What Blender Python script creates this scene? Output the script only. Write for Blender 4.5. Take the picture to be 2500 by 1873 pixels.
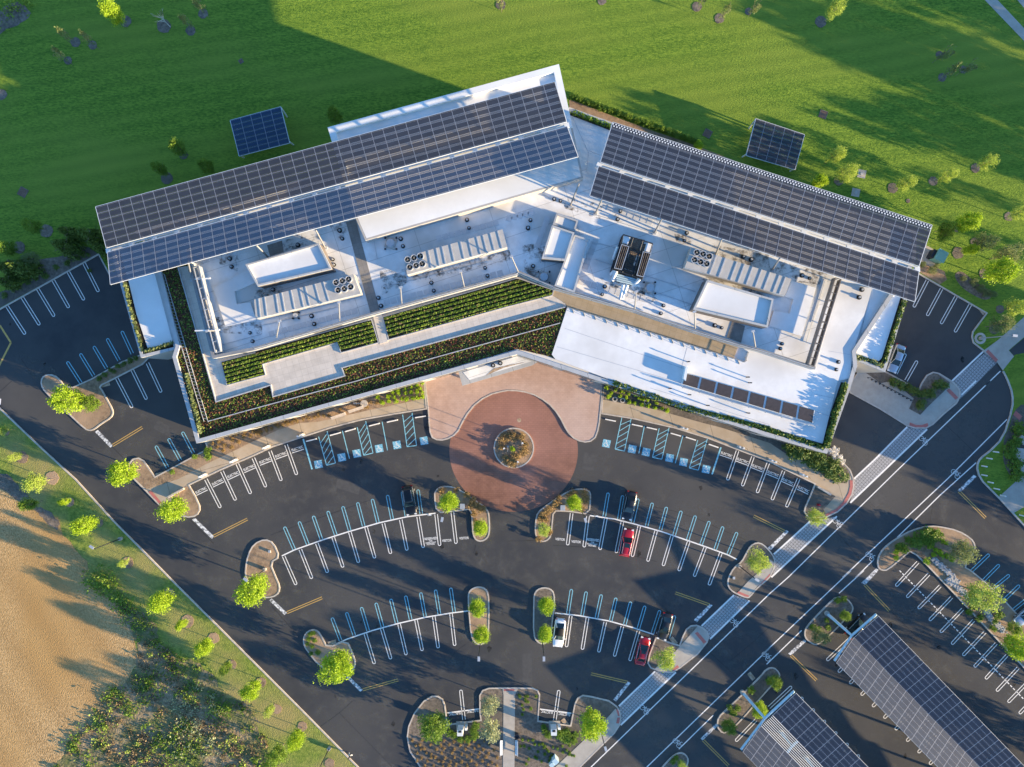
import bpy, math, random
from mathutils import Vector, Matrix
from mathutils.geometry import tessellate_polygon
for o in list(bpy.data.objects): bpy.data.objects.remove(o)
S = bpy.context.scene
COL = S.collection
rnd = random.Random(7)
PI = math.pi
# ---------------------------------------------------------------- camera, sky, sun
CH = 119.0; CF = 1737.0            # drone height (m), focal length (photo pixels)
cam = bpy.data.cameras.new('camera'); camo = bpy.data.objects.new('camera', cam); COL.objects.link(camo)
camo.location = (0, 0, CH); camo.rotation_euler = (0, 0, 0)
cam.sensor_width = 36; cam.lens = CF/2500*36; cam.clip_end = 3000; cam.clip_start = 1
S.camera = camo
SUN_EL = math.radians(10.0); SUN_AZ = math.atan2(-0.345, 0.94)
w = bpy.data.worlds.new("World"); S.world = w; w.use_nodes = True
nt = w.node_tree; bg = nt.nodes['Background']
sky = nt.nodes.new('ShaderNodeTexSky'); sky.sky_type = 'NISHITA'; sky.sun_disc = False
sky.sun_elevation = SUN_EL; sky.sun_rotation = PI/2 - SUN_AZ; sky.air_density = 1.0; sky.dust_density = 0.0; sky.ozone_density = 4.0
nt.links.new(sky.outputs[0], bg.inputs[0]); bg.inputs[1].default_value = 0.14
sl = bpy.data.lights.new('sun', 'SUN'); sl.energy = 5.0; sl.angle = math.radians(0.55); sl.color = (1.0, 0.76, 0.45)
so = bpy.data.objects.new('sun', sl); COL.objects.link(so)
SD = Vector((math.cos(SUN_EL)*math.cos(SUN_AZ), math.cos(SUN_EL)*math.sin(SUN_AZ), math.sin(SUN_EL)))
so.rotation_euler = (-SD).to_track_quat('-Z', 'Y').to_euler(); so.location = SD*200
S.view_settings.view_transform = 'Standard'; S.view_settings.look = 'None'
S.view_settings.exposure = 1.83; S.view_settings.gamma = 1
S.render.engine = 'CYCLES'
S.cycles.max_bounces = 6; S.cycles.transparent_max_bounces = 8; S.cycles.diffuse_bounces = 3
# ---------------------------------------------------------------- helpers
def P(u, v, z=0.0):
    k = (CH-z)/CF
    return Vector(((u-1250)*k, (936.5-v)*k, z))
RY = [0, 460, 930, 1393]
def T(c, r, pts):
    "survey sheet (column, row) -> photo pixels"
    if isinstance(pts, tuple): return (c*620+pts[0]/3.4516, RY[r]+pts[1]/3.4516)
    return [(c*620+x/3.4516, RY[r]+y/3.4516) for x, y in pts]
def FV(pts):
    if isinstance(pts, tuple): return (pts[0]*1.1302, pts[1]*1.1302)
    return [(x*1.1302, y*1.1302) for x, y in pts]
def W(pts, z=0.0): return [P(u, v, z) for u, v in pts]
def chaikin(pts, it=2, closed=True):
    for _ in range(it):
        out = []
        n = len(pts)
        for i in range(n if closed else n-1):
            a = pts[i]; b = pts[(i+1) % n]
            out.append((a[0]*.75+b[0]*.25, a[1]*.75+b[1]*.25)); out.append((a[0]*.25+b[0]*.75, a[1]*.25+b[1]*.75))
        if not closed: out = [pts[0]]+out+[pts[-1]]
        pts = out
    return pts
def area(p): return sum(p[i][0]*p[(i+1) % len(p)][1]-p[(i+1) % len(p)][0]*p[i][1] for i in range(len(p)))/2
def inset(p, d):
    "inset a closed list of Vectors by d metres (works on gentle shapes)"
    s = 1 if area(p) > 0 else -1
    n = len(p); out = []
    for i in range(n):
        a, b, c = p[i-1], p[i], p[(i+1) % n]
        e1 = Vector((b[0]-a[0], b[1]-a[1])); e2 = Vector((c[0]-b[0], c[1]-b[1]))
        if e1.length < 1e-6: e1 = e2
        if e2.length < 1e-6: e2 = e1
        n1 = Vector((-e1.y, e1.x)).normalized()*s; n2 = Vector((-e2.y, e2.x)).normalized()*s
        m = (n1+n2)
        if m.length < 1e-6: m = n1
        m.normalize(); k = max(.35, m.dot(n1))
        out.append(Vector((b[0]+m.x*d/k, b[1]+m.y*d/k, b[2] if len(b) > 2 else 0)))
    return out
def inside(x, y, poly):
    c = False; n = len(poly); j = n-1
    for i in range(n):
        xi, yi = poly[i][0], poly[i][1]; xj, yj = poly[j][0], poly[j][1]
        if (yi > y) != (yj > y) and x < (xj-xi)*(y-yi)/(yj-yi)+xi: c = not c
        j = i
    return c
def tag(o, label, cat, group=None, kind=None):
    o['label'] = label; o['category'] = cat
    if group: o['group'] = group
    if kind: o['kind'] = kind
    return o
def empty(name, loc=(0, 0, 0), rz=0):
    o = bpy.data.objects.new(name, None); COL.objects.link(o); o.location = loc; o.rotation_euler = (0, 0, rz); o.empty_display_size = .3
    return o
class MB:
    def __init__(s): s.v = []; s.f = []; s.uv = {}
    def face(s, pts, uv=None):
        b = len(s.v); s.v += [tuple(p) for p in pts]; s.f.append(tuple(range(b, b+len(pts))))
        if uv: s.uv[len(s.f)-1] = uv
    def poly(s, pts, z=None):
        p = [Vector((q[0], q[1], q[2] if z is None else z)) for q in pts]
        b = len(s.v); s.v += [tuple(q) for q in p]
        for t in tessellate_polygon([p]):
            a, c, d = [p[i] for i in t]
            up = (c-a).cross(d-a).z
            s.f.append(tuple(b+i for i in (t if up >= 0 else t[::-1])))
        return s
    def prism(s, pts, z0, z1):
        s.poly(pts, z1)
        n = len(pts); ccw = area(pts) > 0
        for i in range(n):
            a, c = pts[i], pts[(i+1) % n]
            q = [(a[0], a[1], z0), (c[0], c[1], z0), (c[0], c[1], z1), (a[0], a[1], z1)]
            s.face(q if ccw else q[::-1])
        return s
    def ring(s, outer, inner, z0, z1):
        n = len(outer)
        ccw = area(outer) > 0
        for i in range(n):
            j = (i+1) % n; a, b, c, d = outer[i], outer[j], inner[j], inner[i]
            q = [(a[0], a[1], z1), (b[0], b[1], z1), (c[0], c[1], z1), (d[0], d[1], z1)]; s.face(q if ccw else q[::-1])
            q = [(a[0], a[1], z0), (b[0], b[1], z0), (b[0], b[1], z1), (a[0], a[1], z1)]; s.face(q if ccw else q[::-1])
            q = [(c[0], c[1], z0), (d[0], d[1], z0), (d[0], d[1], z1), (c[0], c[1], z1)]; s.face(q if ccw else q[::-1])
        return s
    def bar(s, a, b, w, z0, z1):
        "box from a to b, width w"
        a = Vector((a[0], a[1])); b = Vector((b[0], b[1])); d = b-a
        if d.length < 1e-6: return s
        n = Vector((-d.y, d.x)).normalized()*w/2
        return s.prism([a+n, a-n, b-n, b+n], z0, z1)
    def line(s, a, b, w, z):
        a = Vector((a[0], a[1])); b = Vector((b[0], b[1])); d = b-a
        if d.length < 1e-6: return s
        n = Vector((-d.y, d.x)).normalized()*w/2
        s.face([(q.x, q.y, z) for q in (a+n, a-n, b-n, b+n)]); return s
    def path(s, pts, w, z, closed=False):
        n = len(pts)
        for i in range(n if closed else n-1): s.line(pts[i], pts[(i+1) % n], w, z)
        return s
    def wall(s, pts, w, z0, z1, closed=False):
        "joined strip wall following a polyline"
        n = len(pts); L = []; R = []
        for i in range(n):
            a = Vector(pts[i-1][:2]) if (i or closed) else None; b = Vector(pts[i][:2]); c = Vector(pts[(i+1) % n][:2]) if (i < n-1 or closed) else None
            if a is None: a = b-(c-b)
            if c is None: c = b+(b-a)
            n1 = Vector((-(b-a).y, (b-a).x)).normalized(); n2 = Vector((-(c-b).y, (c-b).x)).normalized()
            m = (n1+n2).normalized(); k = max(.4, m.dot(n1)); L.append(b+m*w/2/k); R.append(b-m*w/2/k)
        if closed: s.ring(L, R, z0, z1)
        else: s.prism(L+R[::-1], z0, z1)
        return s
    def tube(s, a, b, r0, r1=None, n=8, cap=True):
        a = Vector(a); b = Vector(b); r1 = r0 if r1 is None else r1
        d = (b-a).normalized(); x = d.orthogonal().normalized(); y = d.cross(x)
        k = len(s.v)
        for p, r in ((a, r0), (b, r1)):
            for i in range(n):
                t = 2*PI*i/n; s.v.append(tuple(p+x*math.cos(t)*r+y*math.sin(t)*r))
        for i in range(n): j = (i+1) % n; s.f.append((k+i, k+j, k+n+j, k+n+i))
        if cap: s.f.append(tuple(k+n+i for i in range(n))); s.f.append(tuple(k+n-1-i for i in range(n)))
        return s
    def cyl(s, c, r, z0, z1, n=20, r1=None): return s.tube((c[0], c[1], z0), (c[0], c[1], z1), r, r1, n)
    def annulus(s, c, r0, r1, z0, z1, n=24):
        o = [(c[0]+r1*math.cos(2*PI*i/n), c[1]+r1*math.sin(2*PI*i/n)) for i in range(n)]
        q = [(c[0]+r0*math.cos(2*PI*i/n), c[1]+r0*math.sin(2*PI*i/n)) for i in range(n)]
        return s.ring(o, q, z0, z1)
    def box(s, c, sx, sy, z0, z1, rz=0):
        ca, sa = math.cos(rz), math.sin(rz)
        pts = [(c[0]+x*ca-y*sa, c[1]+x*sa+y*ca) for x, y in ((-sx/2, -sy/2), (sx/2, -sy/2), (sx/2, sy/2), (-sx/2, sy/2))]
        return s.prism(pts, z0, z1)
    def build(s, name, mat, parent=None, smooth=False):
        me = bpy.data.meshes.new(name); me.from_pydata(s.v, [], s.f)
        if s.uv:
            ul = me.uv_layers.new(name='UVMap')
            for fi, uvs in s.uv.items():
                for k, li in enumerate(me.polygons[fi].loop_indices): ul.data[li].uv = uvs[k]
        me.materials.append(mat)
        if smooth:
            for p in me.polygons: p.use_smooth = True
        me.update()
        o = bpy.data.objects.new(name, me); COL.objects.link(o)
        if parent: o.parent = parent
        return o
def copy_tree(o, parent=None):
    c = o.copy(); COL.objects.link(c); c.parent = parent
    for ch in list(o.children): copy_tree(ch, c)
    return c
ORD = ['leftmost','second','third','fourth','fifth','sixth','seventh','eighth','ninth','tenth','eleventh','twelfth','thirteenth','fourteenth','fifteenth','sixteenth','seventeenth','eighteenth','nineteenth','twentieth','twenty-first','twenty-second','twenty-third','twenty-fourth','twenty-fifth','twenty-sixth','twenty-seventh','twenty-eighth','twenty-ninth','thirtieth','thirty-first']
def ordlabel(objs, desc, cat, group):
    objs = sorted(objs, key=lambda o: o.location.x)
    for i, o in enumerate(objs):
        if len(objs) == 1: tag(o, desc, cat, group)
        else: tag(o, desc+', '+(ORD[i]+' one' if i == 0 else ORD[i]+' from the left'), cat, group)
# ---------------------------------------------------------------- materials
def mat(name, c1, c2=None, scale=1.0, rough=.85, bump=0, bscale=None, stretch=(1, 1, 1), rot=0, metal=0, c3=None, s3=.05, lo=.35, hi=.65, detail=6, spec=.3, bdist=.1):
    m = bpy.data.materials.new(name); m.use_nodes = True; t = m.node_tree; b = t.nodes['Principled BSDF']
    b.inputs['Roughness'].default_value = rough; b.inputs['Metallic'].default_value = metal
    b.inputs['Specular IOR Level'].default_value = spec
    b.inputs['Base Color'].default_value = (*c1, 1)
    N = t.nodes.new; L = t.links.new
    tc = N('ShaderNodeTexCoord'); mp = N('ShaderNodeMapping'); L(tc.outputs['Object'], mp.inputs[0])
    mp.inputs['Scale'].default_value = stretch; mp.inputs['Rotation'].default_value = (0, 0, rot)
    if c2:
        n = N('ShaderNodeTexNoise'); n.inputs['Scale'].default_value = scale; n.inputs['Detail'].default_value = detail; n.inputs['Roughness'].default_value = .65
        L(mp.outputs[0], n.inputs['Vector'])
        r = N('ShaderNodeValToRGB'); r.color_ramp.elements[0].position = lo; r.color_ramp.elements[1].position = hi
        r.color_ramp.elements[0].color = (*c1, 1); r.color_ramp.elements[1].color = (*c2, 1)
        L(n.outputs['Fac'], r.inputs[0]); out = r.outputs[0]
        if c3:
            n3 = N('ShaderNodeTexNoise'); n3.inputs['Scale'].default_value = s3; n3.inputs['Detail'].default_value = 3
            L(mp.outputs[0], n3.inputs['Vector'])
            r3 = N('ShaderNodeValToRGB'); r3.color_ramp.elements[0].position = .42; r3.color_ramp.elements[1].position = .68
            L(n3.outputs['Fac'], r3.inputs[0])
            mx = N('ShaderNodeMixRGB'); L(r3.outputs[0], mx.inputs[0]); L(out, mx.inputs[1]); mx.inputs[2].default_value = (*c3, 1); out = mx.outputs[0]
        L(out, b.inputs['Base Color'])
    if bump:
        nb = N('ShaderNodeTexNoise'); nb.inputs['Scale'].default_value = bscale or scale*4; nb.inputs['Detail'].default_value = 4
        L(mp.outputs[0], nb.inputs['Vector'])
        bm = N('ShaderNodeBump'); bm.inputs['Strength'].default_value = bump; bm.inputs['Distance'].default_value = bdist
        L(nb.outputs['Fac'], bm.inputs['Height']); L(bm.outputs[0], b.inputs['Normal'])
    m['out'] = 1
    return m
def over(base, kind, **k):
    "multiply a procedural joint / grid pattern over an existing material colour"
    m = base; t = m.node_tree; b = t.nodes['Principled BSDF']; N = t.nodes.new; L = t.links.new
    tc = N('ShaderNodeTexCoord'); mp = N('ShaderNodeMapping'); L(tc.outputs['Object'], mp.inputs[0]); mp.inputs['Rotation'].default_value = (0, 0, k.get('rot', 0))
    br = N('ShaderNodeTexBrick'); L(mp.outputs[0], br.inputs['Vector']); br.offset = k.get('offset', 0.0)
    br.inputs['Scale'].default_value = 1; br.inputs['Brick Width'].default_value = k['w']; br.inputs['Row Height'].default_value = k['h']
    br.inputs['Mortar Size'].default_value = k.get('m', .02); br.inputs['Mortar Smooth'].default_value = 0.1
    br.inputs['Color1'].default_value = (1, 1, 1, 1); d = k.get('var', .9); br.inputs['Color2'].default_value = (d, d, d, 1); br.inputs['Mortar'].default_value = (*k.get('mc', (.4, .4, .4)), 1)
    mx = N('ShaderNodeMixRGB'); mx.blend_type = 'MULTIPLY'; mx.inputs[0].default_value = 1
    src = b.inputs['Base Color'].links
    if src: L(src[0].from_socket, mx.inputs[1])
    else: mx.inputs[1].default_value = b.inputs['Base Color'].default_value
    L(br.outputs['Color'], mx.inputs[2]); L(mx.outputs[0], b.inputs['Base Color'])
    return m
def leafmat(name, c1, c2, tr=.35, sc=1.2):
    m = mat(name, c1, c2, scale=sc, rough=.6, lo=.3, hi=.7)
    t = m.node_tree; b = t.nodes['Principled BSDF']; N = t.nodes.new; L = t.links.new
    ts = N('ShaderNodeBsdfTranslucent'); L(b.inputs['Base Color'].links[0].from_socket, ts.inputs[0])
    mx = N('ShaderNodeMixShader'); mx.inputs[0].default_value = tr
    o = t.nodes['Material Output']; L(b.outputs[0], mx.inputs[1]); L(ts.outputs[0], mx.inputs[2]); L(mx.outputs[0], o.inputs[0])
    return m
A = math.atan2(.27, .963)          # direction of the left wing
B = math.atan2(-.31, .95)          # direction of the right wing
M = {}
M['lawn'] = mat('lawn', (.070, .150, .020), (.225, .325, .038), scale=4.0, rough=.9, bump=1.0, bscale=7, stretch=(.45, 1.3, 1), rot=-.16, c3=(.20, .27, .04), s3=.07, bdist=.16, spec=.1)
def stripes(base, rot, scale, lo, hi, dist=3.0):
    t = base.node_tree; b = t.nodes['Principled BSDF']; N = t.nodes.new; L = t.links.new
    tc = N('ShaderNodeTexCoord'); mp = N('ShaderNodeMapping'); L(tc.outputs['Object'], mp.inputs[0]); mp.inputs['Rotation'].default_value = (0, 0, rot)
    wv = N('ShaderNodeTexWave'); wv.bands_direction = 'Y'; wv.inputs['Scale'].default_value = scale; wv.inputs['Distortion'].default_value = dist; wv.inputs['Detail'].default_value = 3; wv.inputs['Detail Scale'].default_value = .25
    L(mp.outputs[0], wv.inputs['Vector']); r = N('ShaderNodeValToRGB'); r.color_ramp.elements[0].color = (*lo, 1); r.color_ramp.elements[1].color = (*hi, 1); L(wv.outputs['Fac'], r.inputs[0])
    mx = N('ShaderNodeMixRGB'); mx.blend_type = 'MULTIPLY'; mx.inputs[0].default_value = 1; L(b.inputs['Base Color'].links[0].from_socket, mx.inputs[1]); L(r.outputs[0], mx.inputs[2]); L(mx.outputs[0], b.inputs['Base Color'])
stripes(M['lawn'], -.17, .13, (.84, .88, .88), (1.0, 1.0, 1.0))
M['bank'] = mat('bank grass', (.10, .16, .02), (.25, .29, .05), scale=1.8, rough=.9, bump=.9, bscale=6, c3=(.30, .25, .09), s3=.12, bdist=.12)
M['field'] = mat('dry field grass', (.26, .16, .06), (.66, .44, .21), scale=5.0, rough=.95, bump=.6, bscale=7, stretch=(1, .6, 1), rot=.6, c3=(.42, .25, .09), s3=.05, bdist=.2)
stripes(M['field'], .9, .05, (.86, .85, .84), (.97, .97, .97), 6)
M['brushsoil'] = mat('brush floor', (.15, .12, .06), (.38, .28, .17), scale=1.4, rough=.95, bump=.9, bscale=3, c3=(.09, .12, .03), s3=.2, bdist=.2)
M['asphalt'] = mat('asphalt', (.050, .051, .054), (.066, .066, .067), scale=.35, rough=.9, bump=.25, bscale=20, c3=(.088, .085, .080), s3=.045, bdist=.02, spec=.12)
M['concrete'] = mat('concrete', (.36, .32, .27), (.44, .40, .34), scale=.6, rough=.85, bump=.15, bscale=8, bdist=.02)
M['kerb'] = mat('kerb concrete', (.42, .36, .30), (.55, .49, .42), scale=1.5, rough=.8)
M['tan_walk'] = over(mat('tan walk', (.40, .31, .21), (.46, .37, .27), scale=.5, rough=.85), 'j', w=6.0, h=40, m=.035, rot=-A, var=.97)
M['mulch'] = mat('mulch', (.16, .11, .07), (.34, .235, .15), scale=1.6, rough=.95, bump=.9, bscale=9, c3=(.40, .27, .17), s3=.15, bdist=.08)
M['mulchgrey'] = mat('grey mulch', (.10, .082, .065), (.25, .20, .155), scale=2.2, rough=.95, bump=.9, bscale=10, c3=(.10, .09, .075), s3=.15, bdist=.08)
M['pink'] = mat('pink paving', (.43, .28, .21), (.52, .35, .27), scale=.8, rough=.8, bump=.2, bscale=6, c3=(.56, .41, .34), s3=.06, bdist=.02)
over(M['pink'], 'b', w=.6, h=.3, m=.02, mc=(.85, .85, .85), var=.94, offset=.5)
M['red'] = mat('dark red paving', (.18, .085, .058), (.27, .13, .088), scale=.6, rough=.8, bump=.2, bscale=6, c3=(.36, .18, .135), s3=.06, bdist=.02)
over(M['red'], 'b', w=.7, h=.35, m=.03, mc=(.80, .80, .80), var=.90, offset=.5)
M['redband'] = mat('red tactile paving', (.42, .13, .11), (.50, .17, .14), scale=3, rough=.8)
def paver():
    m = mat('hatched pavers', (.36, .35, .34), (.42, .41, .40), scale=2, rough=.85)
    return over(over(m, 'g', w=.45, h=.45, m=.05, rot=.72, mc=(.5, .5, .5), var=1), 'g', w=.4, h=.4, m=.04, rot=.72+PI/4, mc=(.75, .75, .75), var=1)
M['paver'] = paver()
M['white_paint'] = mat('white paint', (.62, .60, .56), (.80, .77, .72), scale=4, rough=.7, lo=.3, hi=.5)
M['worn_paint'] = mat('worn white paint', (.16, .16, .16), (.75, .74, .72), scale=2.6, rough=.8, lo=.42, hi=.56, detail=8)
M['blue_paint'] = mat('pale blue paint', (.16, .42, .52), (.30, .60, .68), scale=2.5, rough=.7)
M['isa_paint'] = mat('blue symbol paint', (.10, .34, .46), (.38, .62, .70), scale=5, rough=.7, lo=.45, hi=.62)
M['yellow_paint'] = mat('yellow paint', (.50, .30, .07), (.60, .38, .12), scale=4, rough=.7)
M['membrane'] = mat('white roof membrane', (.74, .74, .73), (.83, .83, .82), scale=.35, rough=.7, c3=(.66, .65, .62), s3=.09, detail=8)
M['membrane_seam'] = over(mat('seamed roof membrane', (.66, .66, .65), (.80, .80, .79), scale=.7, rough=.7, c3=(.52, .50, .46), s3=.14, detail=9), 's', w=12, h=3.1, m=.035, rot=B, mc=(.6, .6, .6), var=.97)
M['bright'] = mat('clean white roof', (.66, .66, .65), (.76, .76, .75), scale=.5, rough=.75, c3=(.58, .57, .55), s3=.12, detail=9)
M['rim'] = over(mat('parapet coping', (.36, .37, .37), (.43, .43, .43), scale=1, rough=.6), 'r', w=3.6, h=60, m=.03, rot=-A, var=1.0)
M['pavers'] = over(mat('terrace pavers', (.52, .46, .39), (.62, .55, .47), scale=.6, rough=.85), 'p', w=.95, h=.95, m=.02, rot=-A, mc=(.72, .72, .72), var=.88)
M['pavers_tan'] = over(mat('tan terrace pavers', (.34, .26, .16), (.40, .31, .21), scale=.6, rough=.85), 'p', w=.95, h=.95, m=.02, rot=-B, mc=(.7, .7, .7), var=.90)
M['greypath'] = over(mat('grey paver path', (.20, .19, .17), (.27, .25, .23), scale=.6, rough=.85), 'p', w=.9, h=.9, m=.02, rot=-A, mc=(.7, .7, .7), var=.9)
M['wallcream'] = mat('facade panel', (.40, .38, .35), (.45, .43, .40), scale=.5, rough=.7)
M['glass'] = mat('window glass', (.02, .03, .04), rough=.12, spec=.6)
M['soil'] = mat('roof planting soil', (.035, .028, .020), (.06, .045, .03), scale=2, rough=.95, bump=.6, bscale=8)
M['sedum'] = mat('green roof cover', (.04, .03, .02), (.09, .085, .03), scale=2.2, rough=.95, bump=1, bscale=5, c3=(.11, .045, .032), s3=.55, bdist=.15)
M['steel'] = mat('galvanised steel', (.42, .44, .46), (.50, .52, .54), scale=2, rough=.45, metal=.4)
M['white_steel'] = mat('white painted steel', (.66, .68, .68), rough=.45)
M['bluesteel'] = mat('pale blue painted steel', (.42, .56, .62), rough=.45)
M['darksteel'] = mat('dark steel', (.03, .035, .045), rough=.5, metal=.3)
M['black'] = mat('black rubber', (.012, .012, .013), rough=.6)
M['hvac'] = mat('beige metal casing', (.38, .36, .33), (.46, .44, .40), scale=.8, rough=.5)
M['brownscreen'] = mat('brown screen wall', (.13, .11, .10), (.18, .155, .14), scale=1, rough=.7)
M['stain'] = mat('brown stain', (.25, .16, .08), (.5, .4, .3), scale=2, rough=.9)
M['bark'] = mat('bark', (.16, .12, .09), (.26, .21, .17), scale=4, rough=.9)
M['palebark'] = mat('pale bark', (.5, .46, .40), (.6, .56, .5), scale=4, rough=.9)
M['lime'] = leafmat('lime leaves', (.24, .37, .014), (.40, .55, .04))
M['limeb'] = leafmat('yellow green leaves', (.27, .37, .05), (.41, .51, .10))
M['green'] = leafmat('mid green leaves', (.10, .19, .02), (.22, .33, .04))
M['olive'] = leafmat('olive leaves', (.12, .16, .05), (.25, .29, .12))
M['willow'] = leafmat('pale silver leaves', (.26, .29, .14), (.42, .45, .26))
M['conifer'] = leafmat('dark evergreen leaves', (.07, .125, .02), (.16, .21, .04), tr=.15)
M['dry'] = leafmat('dry grass blades', (.17, .125, .065), (.30, .22, .12), tr=.2)
M['orange'] = leafmat('orange grass blades', (.26, .17, .06), (.38, .26, .11), tr=.2)
M['rust'] = leafmat('red brown leaves', (.14, .05, .035), (.25, .11, .06), tr=.2)
M['flower'] = leafmat('white blossom', (.6, .58, .55), (.8, .78, .75), tr=.2)
M['purple'] = leafmat('shaded sedge', (.05, .07, .04), (.09, .12, .06), tr=.2)
def solar(name, cell, cell2):
    m = bpy.data.materials.new(name); m.use_nodes = True; t = m.node_tree; b = t.nodes['Principled BSDF']; N = t.nodes.new; L = t.links.new
    uv = N('ShaderNodeUVMap'); sep = N('ShaderNodeSeparateXYZ'); L(uv.outputs[0], sep.inputs[0])
    def math_(op, a, c=None):
        n = N('ShaderNodeMath'); n.operation = op
        for i, q in enumerate((a, c)):
            if q is None: continue
            if isinstance(q, (int, float)): n.inputs[i].default_value = q
            else: L(q, n.inputs[i])
        return n.outputs[0]
    fv = math_('FRACT', sep.outputs[1]); fu = math_('FRACT', sep.outputs[0])
    dv = math_('MINIMUM', fv, math_('SUBTRACT', 1.0, fv))     # distance to a module's edge across the slope
    du = math_('MINIMUM', fu, math_('SUBTRACT', 1.0, fu))
    frame = math_('MAXIMUM', math_('LESS_THAN', dv, .017), math_('LESS_THAN', du, .012))
    band = math_('MULTIPLY', math_('GREATER_THAN', dv, .11), math_('LESS_THAN', dv, .165))
    cv = math_('FRACT', math_('MULTIPLY', fv, 6.0)); cu = math_('FRACT', math_('MULTIPLY', fu, 10.0))
    gap = math_('MAXIMUM', math_('LESS_THAN', cv, .10), math_('LESS_THAN', cu, .12))
    clear = math_('MULTIPLY', math_('MAXIMUM', math_('MULTIPLY', band, .50), math_('MULTIPLY', gap, .13)), math_('SUBTRACT', 1.0, frame))
    nz = N('ShaderNodeTexNoise'); nz.inputs['Scale'].default_value = .5; tc = N('ShaderNodeTexCoord'); L(tc.outputs['Object'], nz.inputs['Vector'])
    cr = N('ShaderNodeValToRGB'); cr.color_ramp.elements[0].color = (*cell, 1); cr.color_ramp.elements[1].color = (*cell2, 1); L(nz.outputs[0], cr.inputs[0])
    mx = N('ShaderNodeMixRGB'); L(math_('MAXIMUM', frame, math_('MULTIPLY', band, .4)), mx.inputs[0]); L(cr.outputs[0], mx.inputs[1]); mx.inputs[2].default_value = (.30, .31, .34, 1)
    L(mx.outputs[0], b.inputs['Base Color']); b.inputs['Roughness'].default_value = .28; b.inputs['Specular IOR Level'].default_value = .35
    tr = N('ShaderNodeBsdfTransparent'); sh = N('ShaderNodeMixShader'); L(clear, sh.inputs[0]); L(b.outputs[0], sh.inputs[1]); L(tr.outputs[0], sh.inputs[2])
    L(sh.outputs[0], t.nodes['Material Output'].inputs[0]); return m
M['cells_blue'] = solar('blue solar cells', (.018, .040, .085), (.028, .055, .110))
M['cells'] = solar('solar cells', (.026, .030, .042), (.040, .045, .060))
M['cells_sky_sheen'] = solar('solar cells lightened as sky sheen', (.045, .052, .068), (.065, .075, .092))  # lighter copy of the cells; the sky reflected on one slope is painted in
M['roofrim'] = mat('dark parapet cap', (.20, .20, .20), (.26, .26, .26), scale=1, rough=.6)
M['roofmatgrey'] = mat('walk pad', (.50, .50, .50), (.58, .58, .58), scale=1, rough=.8)
M['rafter'] = mat('rafter grey', (.26, .27, .29), rough=.5)
M['skypane'] = mat('dark skylight pane', (.055, .048, .048), (.075, .065, .065), scale=2, rough=.3)

def grime(name, col, lo, hi, sc):
    m = mat(name, col, rough=.9); t = m.node_tree; N = t.nodes.new; L = t.links.new
    tc = N('ShaderNodeTexCoord'); n = N('ShaderNodeTexNoise'); n.inputs['Scale'].default_value = sc; n.inputs['Detail'].default_value = 8; n.inputs['Roughness'].default_value = .7; L(tc.outputs['Object'], n.inputs['Vector'])
    r = N('ShaderNodeValToRGB'); r.color_ramp.elements[0].position = lo; r.color_ramp.elements[1].position = hi; L(n.outputs['Fac'], r.inputs[0])
    tr = N('ShaderNodeBsdfTransparent'); mx = N('ShaderNodeMixShader'); L(r.outputs[0], mx.inputs[0]); L(tr.outputs[0], mx.inputs[1]); L(t.nodes['Principled BSDF'].outputs[0], mx.inputs[2]); L(mx.outputs[0], t.nodes['Material Output'].inputs[0]); return m
M['grime'] = grime('roof grime', (.13, .11, .09), .48, .72, .9)
M['oilfilm'] = grime('oil film', (.018, .018, .018), .40, .70, 1.6)
M['dust'] = grime('pale dust film', (.13, .125, .115), .48, .80, .35)
M['grate'] = mat('rusty grate', (.13, .075, .05), (.20, .12, .08), scale=4, rough=.8)
# ================================================================ GROUND
def sheet(name, pts, z, m, label, cat, kind='structure', parent=None):
    mb = MB(); mb.poly(W(pts, z), z); o = mb.build(name, m, parent)
    if not parent: tag(o, label, cat, None, kind)
    return o
g = MB(); g.face([(-1500, -1500, -.03), (1500, -1500, -.03), (1500, 1500, -.03), (-1500, 1500, -.03)])
tag(g.build('ground', M['lawn']), 'wide grassy ground reaching out past everything', 'ground', None, 'structure')
lot = sheet('asphalt', [(-700, 560), (3300, 560), (3300, 2600), (-700, 2600)], 0.0, M['asphalt'], 'dark asphalt of the car parks and access roads', 'asphalt')
KT = .15
def raised(name, pts, m, label, cat, kerbw=.22, z=KT, kerb=True):
    p = W(pts)
    mb = MB()
    root = None
    if kerb:
        inn = inset(p, kerbw)
        mb.prism(inn, 0.01, z-.02); o = mb.build(name, m); tag(o, label, cat, None, 'structure')
        k = MB().ring(p, inn, 0, z+.02).build('kerb', M['kerb'], o)
    else:
        mb.prism(p, 0.01, z); o = mb.build(name, m); tag(o, label, cat, None, 'structure')
    return o
# lawns (north side with the east verge, south-west bank)
north = [(-700, -900), (3300, -900), (3300, 2400)] + [(2900, 1680)] + T(3, 2, [(2600, 1640), (2209, 1220), (2000, 990), (1860, 850), (1825, 790), (1812, 740), (1815, 700), (1830, 665), (1860, 635), (1920, 590), (2000, 510), (2050, 420), (2090, 290), (2110, 200), (2110, 140), (2100, 80), (2070, 0)]) + T(3, 1, [(2060, 1600), (2030, 1540), (1985, 1465), (1880, 1385), (1830, 1340), (1780, 1300), (1768, 1250), (1775, 1210), (1892, 1052), (1310, 715), (900, 690)]) + [(2100, 600), (1500, 500), (700, 500)] + T(0, 1, [(920, 725), (835, 555), (0, 1020), (-1200, 1680)])+[(-700, 1050)]
nl = W(north)
tag(MB().prism(nl, -.02, KT-.02).build('lawn', M['lawn']), 'mown green lawn north and east of the office building', 'lawn', None, 'structure')
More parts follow.
